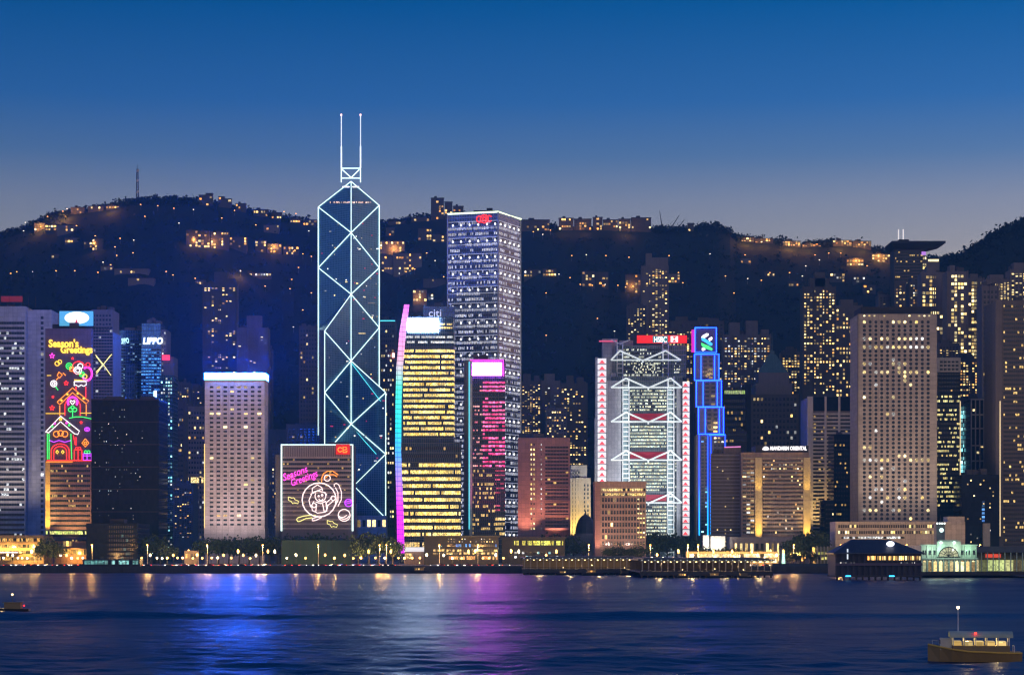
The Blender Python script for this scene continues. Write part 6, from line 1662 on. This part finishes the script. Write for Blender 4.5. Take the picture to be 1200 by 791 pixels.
# covered piers on piles
def pier(label, px0, px1, Yw, py_top, n, boats_col, gap=()):
    s = Yw / F
    root = empty('covered_pier', label, 'pier', (X(px0, Yw), Yw, 0))
    L = (px1 - px0) * s; D = QY - Yw
    m = MB(); m.box(0, L, 0, D, 2.6, 3.4)
    m.box(0, L, -.4, -.02, 1.2, 2.6)
    m.build('deck', M_QUAY, root)
    m = MB(); m.cyl(0, 0, -4, 2.6, .45, n=8); pile = m.mesh('pile', M_BLACK)
    for k in range(n): put('pile', pile, root, (1 + (L - 2) * k / (n - 1), .6, 0))
    zt = Z(py_top, Yw)
    m = MB(); m.box(-1, L + 1, -1.0, D * .5, zt - .7, zt); m.box(2, L - 2, 3, D * .5 - 3, zt + .01, zt + .6); m.build('roof', M_TIN, root)
    m = MB(); m.box(-.24, .24, -.24, .24, 3.4, zt - .7); m.box(-1.3, 1.3, -.2, .2, zt - 1.25, zt - .71); col = m.mesh('column', surf('pier_column', (.55, .48, .36), .7))
    for k in range(n): put('column', col, root, (1.2 + (L - 2.4) * k / (n - 1), .3, 0))
    m = MB(); m.box(-.35, .35, -.2, .2, zt - 1.6, zt - 1.26); lm = m.mesh('ceiling_lamp', glow('pier_lamp', (1, .72, .34), 5.0, False))
    for k in range(n - 1): put('ceiling_lamp', lm, root, (1.2 + (L - 2.4) * (k + .5) / (n - 1), 3.5, 0))
    m = MB(); m.box(-.25, .25, -1.1, -1.02, zt - .65, zt - .4); dl = m.mesh('eave_lamp', glow('eave_lamp', (.8, .9, .85), 1.2, False))
    for k in range(n): put('eave_lamp', dl, root, (1 + (L - 2) * k / (n - 1), 0, 0))
    m = MB(); m.box(.5, L - .5, D * .5 - .4, D * .5, 3.4, zt - .8); m.build('back_wall', surf('pier_back', (.34, .26, .15), .8, panel=(2, 4)), root)
    m = MB(); m.box(0, L, .05, .12, 4.4, 4.5)
    for k in range(int(L / 1.5)): m.box(k * 1.5, k * 1.5 + .06, .06, .11, 3.4, 4.4)
    m.build('rail', M_BLACK, root)
    for f in (.15, .4, .65, .9):
        l = bpy.data.lights.new('lamp_light', 'POINT'); l.energy = 4000; l.color = (1, .68, .3); l.shadow_soft_size = .6
        lo = bpy.data.objects.new('lamp_light', l); C.objects.link(lo); lo.parent = root; lo.location = (L * f, 3, zt - 2.2)
    return root
pier('long covered pier with cream columns, farther of the pair', 612, 752, 1235, 653, 19, None)
pier('long covered pier with crossed column heads, nearer of the pair', 750, 906, 1110, 655, 21, None)
# dark ferry terminal
def ferry_terminal():
    Yw = 1020.0
    root = empty('ferry_terminal', 'dark two storey ferry pier with a hipped roof and a white round sign', 'ferry pier', (X(1029, Yw), Yw, 0))
    cx0 = X(1029, Yw)
    x = lambda px, y=0: X(px, Yw + y) - cx0
    z = lambda py, y=0: Z(py, Yw + y)
    W0, W1, D = x(979), x(1081), 26
    m = MB(); m.box(W0, W1, 0, D, 1.6, 2.4); m.build('deck', M_QUAY, root)
    m = MB(); m.cyl(0, 0, -4, 1.6, .5, n=8); pl = m.mesh('pile', M_BLACK)
    for k in range(14): put('pile', pl, root, (W0 + 1 + (W1 - W0 - 2) * k / 13, .8, 0))
    M_T = surf('terminal_wall', (.055, .055, .075), .7)
    m = MB(); m.box(W0 + .3, W1 - .3, 2, D, 2.4, z(649, 2)); m.build('wall', M_T, root)
    m = MB(); m.box(W0, W1, .2, 2, z(662.5), z(661.2)); m.box(W0, W1, .2, .35, z(661.2), z(659.5)); m.build('balcony', surf('terminal_trim', (.12, .09, .13), .6), root)
    c = MB(); c.box(-.22, .22, -.22, .22, 2.4, z(649)); cm = c.mesh('column', M_T)
    for k in range(16): put('column', cm, root, (W0 + .6 + (W1 - W0 - 1.2) * k / 15, .6, 0))
    m = MB(); e = z(649); rz = z(632, 14)
    q0 = [(W0 - 1, -1), (W1 + 1, -1), (W1 + 1, 26), (W0 - 1, 26)]
    q1 = [(x(1003), 11), (x(1047), 11), (x(1047), 14), (x(1003), 14)]
    m.prism(q0, e, e + .5); m.prism(q0, e + .51, rz, top=q1); m.build('roof', surf('terminal_roof', (.05, .06, .085), .5, panel=(.8, 30)), root)
    # round white sign
    sx, sz = x(1045.5, -.5), z(637, -.5)
    m = MB(); m.prism([(0, 0), (1, 0), (1, 1), (0, 1)], 0, .01) if False else None
    pts = [(sx + 1.9 * math.cos(6.2832 * k / 24), 4.0, sz + 1.3 * math.sin(6.2832 * k / 24)) for k in range(24)]
    m.face(pts); back = [(a, 4.6, c_) for a, _, c_ in pts]; m.face(back[::-1])
    for k in range(24): j = (k + 1) % 24; m.face([pts[j], pts[k], back[k], back[j]])
    m.box(sx - .2, sx + .2, 4.6, 7, sz - 1.6, sz)
    sg = m.build('round_sign', glow('round_sign', (.85, .85, 1), 2.2), root)
    m = MB(); m.tube([(sx + .75 * math.sin(t * .6283 * 2) * 1.0, 3.9, sz + .75 * math.cos(t * .6283 * 2)) for t in range(6)], .09, 4); m.build('star_emblem', glow('emblem_grey', (.4, .45, .7), .7), sg)
    # lit upper windows
    wmesh = [None] * 2
    for i, mt in enumerate((L_AMBER, L_WARM)):
        w = MB(); w.box(-.42, .42, 1.8, 2.02, 0, 1.9); wmesh[i] = w.mesh('window', mt)
    xs = [1018.5 + k * 2.75 for k in range(23)]
    for k, px in enumerate(xs): put('window', wmesh[k % 3 == 1], root, (x(px), 0, z(656)))
    w = MB(); w.box(-.3, .3, 1.85, 2.02, 0, .45); wm = w.mesh('lower_lamp', L_COOL)
    for px in (986, 989, 992, 998, 1001, 1057, 1061, 1064, 1070, 1073): put('lower_lamp', wm, root, (x(px), 0, z(660)))
    m = MB(); m.box(x(992.5), x(994), -.2, .15, z(655), z(643)); m.build('lit_post', glow('post_ice', (.8, .9, 1), 1.0), root)
    for px, col in ((1045, (.05, .5, 1)), (994, (.05, .5, 1))):
        m = MB(); m.box(x(px) - 1.2, x(px) + 1.2, -.3, -.05, 1.8, 2.3); m.build('mooring_lamp', glow('mooring_blue', (.03, .45, 1), 6), root)
ferry_terminal()
# pale green pier with clock tower
def clock_pier():
    Yw = 1105.0
    root = empty('clock_pier', 'floodlit pale green pier building with a clock tower and arched fanlight', 'ferry pier', (X(1112, Yw), Yw, 0))
    cx0 = X(1112, Yw)
    x = lambda px, y=0: X(px, Yw + y) - cx0
    z = lambda py, y=0: Z(py, Yw + y)
    W0, W1 = x(1080.5), x(1146)
    m = MB(); m.box(W0 - 1, x(1240), 0, QY - Yw, 1.4, 3.2); m.build('deck', M_QUAY, root)
    m = MB(); m.box(W0, W1, 3, 60, 3.2, z(639)); m.box(W0 - .6, W1 + .6, 2.4, 3.6, z(639), z(637.8)); m.box(W0 - .6, W1 + .6, 2.2, 3.6, z(655), z(653.6)); m.build('wall', M_GREENP, root)
    m = MB(); m.box(x(1099), x(1127), 2.0, 4, z(652), z(634)); m.box(x(1102), x(1124), 2.4, 4.5, z(634), z(632.4)); m.build('gable', M_GREENP, root)
    # fanlight
    c, zc, r = x(1112.5), z(651.5), (x(1124) - x(1101)) / 2
    m = MB(); pts = [(c + r * math.cos(math.pi * k / 16), 1.9, zc + r * .92 * math.sin(math.pi * k / 16)) for k in range(17)]; m.face(pts[::-1] if False else pts); fan = m.build('fanlight', lit('lit_fan', (.5, .9, .55), (.9, .9, .5), .35), root)
    m = MB()
    for k in range(1, 8): a = math.pi * k / 8; m.tube([(c, 1.8, zc), (c + r * math.cos(a), 1.8, zc + r * .92 * math.sin(a))], .14, 4)
    m.tube([(p[0], 1.8, p[2]) for p in pts], .22, 4); m.tube([(c + r * .5 * math.cos(math.pi * k / 10), 1.8, zc + r * .46 * math.sin(math.pi * k / 10)) for k in range(11)], .14, 4); m.build('glazing_bar', M_BLACK, fan)
    w = MB(); w.box(-.7, .7, 2.85, 3.02, 0, 2.4); wm = w.mesh('window', M_PANE)
    for px in (1083, 1087, 1091, 1096, 1129, 1133, 1138, 1143): put('window', wm, root, (x(px), 0, z(650)))
    p_ = MB(); p_.box(-.3, .3, 2.5, 2.98, 3.2, z(639)); pm = p_.mesh('pilaster', M_GREENP)
    for k in range(11): put('pilaster', pm, root, (W0 + .4 + (W1 - W0 - .8) * k / 10, 0, 0))
    a_ = MB(); a_.prism([(-.8, 2.86), (.8, 2.86), (.8, 3.02), (-.8, 3.02)], 3.4, z(658.2)); a_.prism([(-.8, 2.86), (.8, 2.86), (.8, 3.02), (-.8, 3.02)], z(658.2) + .01, z(656.6), top=[(-.3, 2.86), (.3, 2.86), (.3, 3.02), (-.3, 3.02)]); am = a_.mesh('lit_arch', lit('lit_arch', (1, .6, .2), (.8, .9, .5), 1.1, .6))
    for k in range(10): put('lit_arch', am, root, (W0 + .4 + (W1 - W0 - .8) * (k + .5) / 10, 0, 0))
    # tower
    tx0, tx1 = x(1101), x(1111)
    m = MB(); m.box(tx0, tx1, 8, 14, 3.2, z(614.5, 8)); m.box(tx0 - .4, tx1 + .4, 7.6, 14.4, z(614.5, 8) + .01, z(613.4, 8)); tw = m.build('tower', surf('tower_paint', (.22, .27, .25), .65), root)
    m = MB(); n = 20; cz = z(621, 7.9); cc = (tx0 + tx1) / 2 + .4
    pts = [(cc + 1.15 * math.cos(6.2832 * k / n), 7.85, cz + 1.15 * math.sin(6.2832 * k / n)) for k in range(n)]; m.face(pts); ck = m.build('clock_face', glow('clock_face', (.75, 1, .95), 1.7), tw)
    m = MB(); m.box(cc - .07, cc + .07, 7.7, 7.8, cz, cz + .9); m.box(cc, cc + .6, 7.7, 7.8, cz - .07, cz + .07); m.build('clock_hand', M_BLACK, ck)
    l_ = MB(); l_.box(-.4, .4, 7.4, 7.58, 0, .8); lm = l_.mesh('cornice_lamp', glow('cornice_lamp', (.9, 1, .95), 2.4))
    for k in range(4): put('cornice_lamp', lm, tw, (tx0 + .3 + (tx1 - tx0 - .6) * k / 3, 0, z(614, 7.6)))
    m = MB(); m.box(tx0 + .6, tx1 - .6, 8.6, 13.4, z(613.4, 8) + .01, z(611, 8)); m.cyl(cc, 11, z(611, 8), z(603, 8), .18, .06, 6); m.build('cupola', M_DOME, root)
    for px, e, col in ((1091, 5200, (.75, 1, .85)), (1103.5, 4200, (.6, 1, .8)), (1119, 4200, (.9, 1, .85)), (1136, 5200, (.6, 1, .75))):
        l = bpy.data.lights.new('wall_lamp', 'POINT'); l.energy = e * .2; l.color = col; l.shadow_soft_size = .4
        lo = bpy.data.objects.new('wall_lamp', l); C.objects.link(lo); lo.parent = root; lo.location = (x(px), -1.2, z(644))
    for px in (1103.5, 1119):
        m = MB(); m.cyl(x(px), 1.4, z(636.5), z(634.5), .5, n=8); m.build('wall_lamp', glow('lamp_mint', (.75, 1, .9), 6), root)
    # covered side wing to the frame edge
    wing0, wing1 = x(1147), x(1240)
    m = MB(); m.box(wing0, wing1, 10, 60, z(647, 10), z(640, 10)); m.build('wing_roof', M_TIN, root)
    m = MB(); m.box(wing0, wing1, 22, 22.6, 3.2, z(647, 22)); m.build('wing_wall', surf('wing_wall', (.35, .38, .26), .8), root)
    c_ = MB(); c_.box(-.25, .25, 10.2, 10.7, 3.2, z(647, 10)); cm = c_.mesh('column', M_GREENP)
    for k in range(14): put('column', cm, root, (wing0 + .6 + (wing1 - wing0 - 1.2) * k / 13, 0, 0))
    pane = MB(); pane.box(-2.1, 2.1, 21.8, 21.98, 3.4, z(656, 22)); pm = pane.mesh('lit_shop', lit('lit_shop', (.7, .85, .3), (1, .8, .4), .75, .8))
    for k in range(9): put('lit_shop', pm, root, (wing0 + 2.6 + (wing1 - wing0 - 5) * k / 8, 0, 0))
    m = MB(); m.box(x(1166), x(1184), 21.7, 21.97, z(653, 22), z(649, 22)); m.build('red_sign', glow('shop_red', (1, .1, .05), .8), root)
clock_pier()

# boats
def boat_hull(m, L, W, h, mi=0, bow=.25, sheer=.35):
    sec = []
    for k in range(9):
        t = k / 8
        xx = -L / 2 + L * t
        w = W / 2 * (1 - max(0, (t - (1 - bow)) / bow) ** 2 * .95) * (.8 + .2 * min(1, t * 4))
        zt = h * (1 + sheer * t ** 3)
        sec.append([(xx, -w, zt), (xx, -w * .7, -.3), (xx, w * .7, -.3), (xx, w, zt)])
    for a, c in zip(sec[:-1], sec[1:]):
        for i in range(4):
            j = (i + 1) % 4
            m.face([a[i], c[i], c[j], a[j]], mi, uv=[(0, 0)] * 4)
    m.face(sec[0][::-1], mi, uv=[(0, 0)] * 4); m.face(sec[-1], mi, uv=[(0, 0)] * 4)
M_HULL = surf('dark_hull', (.03, .035, .04), .5, streak=.2)
def sampan(label, px, Yw, rz=0, sc=1.0, loc=None):
    root = empty('sampan', label, 'boat', loc or (X(px, Yw), Yw, 0), 'small boats moored at the covered piers', rz)
    root.scale = (sc,) * 3
    m = MB(); boat_hull(m, 9, 2.8, 1.0); m.build('hull', M_HULL, root)
    m = MB(); m.box(-2.6, 1.2, -1.05, 1.05, .95, 2.4); m.box(-3, 1.6, -1.25, 1.25, 2.41, 2.55); m.build('cabin', surf('cabin_wood', (.25, .19, .1), .7), root)
    for k in range(3):
        m = MB(); m.box(-2.2 + k * 1.15, -1.5 + k * 1.15, -1.12, -1.04, 1.5, 2.1); m.build('window', L_AMBER, root)
    m = MB(); m.cyl(-.5, 0, 2.55, 4.2, .06, n=5); m.build('mast', M_BLACK, root)
    m = MB(); m.box(-.65, -.35, -.15, .15, 4.2, 4.5); m.build('mast_light', glow('boat_lamp', (1, .7, .3), 9, False), root)
    l = bpy.data.lights.new('deck_lamp', 'POINT'); l.energy = 160; l.color = (1, .65, .25); l.shadow_soft_size = .3
    lo = bpy.data.objects.new('deck_lamp', l); C.objects.link(lo); lo.parent = root; lo.location = (2.2, -.9, 2.2)
    return root
sampan('small lit boat moored at the east end of the farther covered pier', 661, 1222)
sampan('dark boat moored before the middle of the farther covered pier', 695, 1205, 0, 1.35)
sampan('small lit boat between the two covered piers', 731, 1215, math.pi)
sampan('small lit boat at the east end of the nearer covered pier', 801, 1096, .1)
sampan('brightest small boat under the nearer covered pier', 839, 1094, 0, 1.1)
sampan('small lit boat toward the west end of the nearer covered pier', 870, 1096, math.pi)
for lb, px, nl in (('dark workboat with a wheelhouse moored at the quay wall before the golden tower', 493, 4),):
    root = sampan(lb, px, 1309, 0, 1.5); root['group'] = 'workboats at the quay wall'
# harbour launch at the near corner
def launch():
    Yw = 290.0
    root = empty('launch', 'small wooden harbour launch with a pale canopy and lit yellow rail crossing the near water', 'boat', (X(1142, Yw), Yw, 0), rot=math.radians(172))
    m = MB(); boat_hull(m, 12.5, 3.6, 1.05, 0, .42, .95); m.build('hull', surf('launch_hull', (.30, .20, .08), .5), root)
    rub = MB()
    for s_ in (-1, 1): rub.tube([(-6.2, s_ * 1.46, .95), (-3, s_ * 1.80, .98), (1.0, s_ * 1.82, 1.14), (3.0, s_ * 1.56, 1.40), (5.0, s_ * .78, 1.78), (6.2, s_ * .12, 2.02)], .13, 6)
    rub.build('rub_rail', surf('rail_yellow', (.7, .45, .08), .5), root)
    m = MB(); m.box(-4.6, 3.0, -1.35, 1.35, 1.1, 1.9); m.build('cabin_side', surf('cabin_wood', None), root)
    m = MB()
    for k in range(6):
        for s_ in (-1, 1): m.cyl(-4.5 + k * 1.48, s_ * 1.3, 1.9, 3.1, .06, n=6)
    m.build('canopy_post', M_WHITEP, root)
    m = MB()
    for k in range(8):
        a0, a1 = math.pi * k / 8, math.pi * (k + 1) / 8
        f = lambda a: (1.65 * math.cos(a), 3.1 + .75 * math.sin(a))
        (y0, z0), (y1, z1) = f(a0), f(a1)
        m.face([(-5, y0, z0), (3.4, y0, z0), (3.4, y1, z1), (-5, y1, z1)]); m.face([(-5, y1, z1 - .1), (3.4, y1, z1 - .1), (3.4, y0, z0 - .1), (-5, y0, z0 - .1)])
    m.build('canopy', surf('canopy_green', (.50, .56, .44), .7), root)
    m = MB(); m.box(3.05, 4.6, -.95, .95, 1.3, 2.9); wh = m.build('wheelhouse', surf('launch_white', (.6, .58, .5), .5), root)
    m = MB(); m.box(4.61, 4.66, -.75, .75, 2.1, 2.7); m.box(3.3, 4.3, -.99, -.96, 2.1, 2.7); m.build('window', M_PANE, wh)
    for k in range(5):
        m = MB(); m.box(-4.1 + k * 1.48, -3.1 + k * 1.48, -1.42, 1.42, 1.95, 2.5); m.build('lit_opening', lit('lit_launch', (1, .6, .14), (1, .75, .3), .9, .3), root)
    m = MB(); m.cyl(2.2, 0, 3.4, 6.9, .07, .04, 6); m.build('mast', M_WHITEP, root)
    m = MB(); m.box(2.05, 2.35, -.15, .15, 6.9, 7.2); m.build('mast_light', glow('masthead', (1, .75, .5), 9), root)
    m = MB(); m.box(-.15, .15, 1.6, 1.8, 3.5, 3.75); m.build('side_light', E_TAIL, root)
    for k in range(5):
        m = MB(); cx_ = -4.6 + k * 1.7
        m.tube([(cx_ + .36 * math.cos(a * .6283), -1.95, .62 + .36 * math.sin(a * .6283)) for a in range(10)], .13, 6, closed=True); m.tube([(cx_ + .36 * math.cos(a * .6283), 1.95, .62 + .36 * math.sin(a * .6283)) for a in range(10)], .13, 6, closed=True) if False else None
        m.build('tyre_fender', M_BLACK, root)
    for k in range(4):
        m = MB(); m.tube([(5.6 - k * .9, -(.45 + k * .32), 1.9 - k * .16), (5.6 - k * .9, -(.45 + k * .32), 2.6 - k * .14)], .035, 5); m.build('rail_post', M_WHITEP, root)
    m = MB(); m.tube([(5.6, -.45, 2.6), (4.7, -.77, 2.46), (3.8, -1.09, 2.32), (2.9, -1.41, 2.18)], .035, 5); m.build('hand_rail', M_WHITEP, root)
    m = MB(); m.tube([(-3.6 + .32 * math.cos(a * .6283), -1.5, 1.5 + .32 * math.sin(a * .6283)) for a in range(10)], .08, 6, closed=True); m.build('life_ring', surf('ring_orange', (.8, .2, .05), .6), root)
    m = MB(); m.tube([(-5.2, -1.1, 1.0), (-5.2, -1.1, 1.9), (-5.2, 1.1, 1.9), (-5.2, 1.1, 1.0)], .05, 5); m.build('stern_rail', M_WHITEP, root)
    for xx in (-3, 1):
        l = bpy.data.lights.new('deck_lamp', 'POINT'); l.energy = 120; l.color = (1, .7, .3); l.shadow_soft_size = .2
        lo = bpy.data.objects.new('deck_lamp', l); C.objects.link(lo); lo.parent = root; lo.location = (xx, 0, 2.75)
launch()
root = sampan('dark motor boat with white and red lights leaving past the frame\'s edge', 12, 500, math.pi, 1.0); root['group'] = 'boats under way'
m = MB(); m.box(-3.1, -2.8, -1.4, -1.15, 1.6, 1.85); m.build('side_light', E_TAIL, root)

# ================================================================ the air
m = MB(); m.box(-5400, 5400, -450, 6200, -6, 760)
hz = NT('haze_air')
pv = hz.n('VolumePrincipled')
pv.inputs['Color'].default_value = (0.12, 0.48, 1.0, 1)
pv.inputs['Density'].default_value = 0.000095
pv.inputs['Anisotropy'].default_value = 0.3
hz.t.links.new(pv.outputs[0], hz.out.inputs['Volume'])
ho = m.build('haze', hz.m)
tag(ho, kind='stuff')
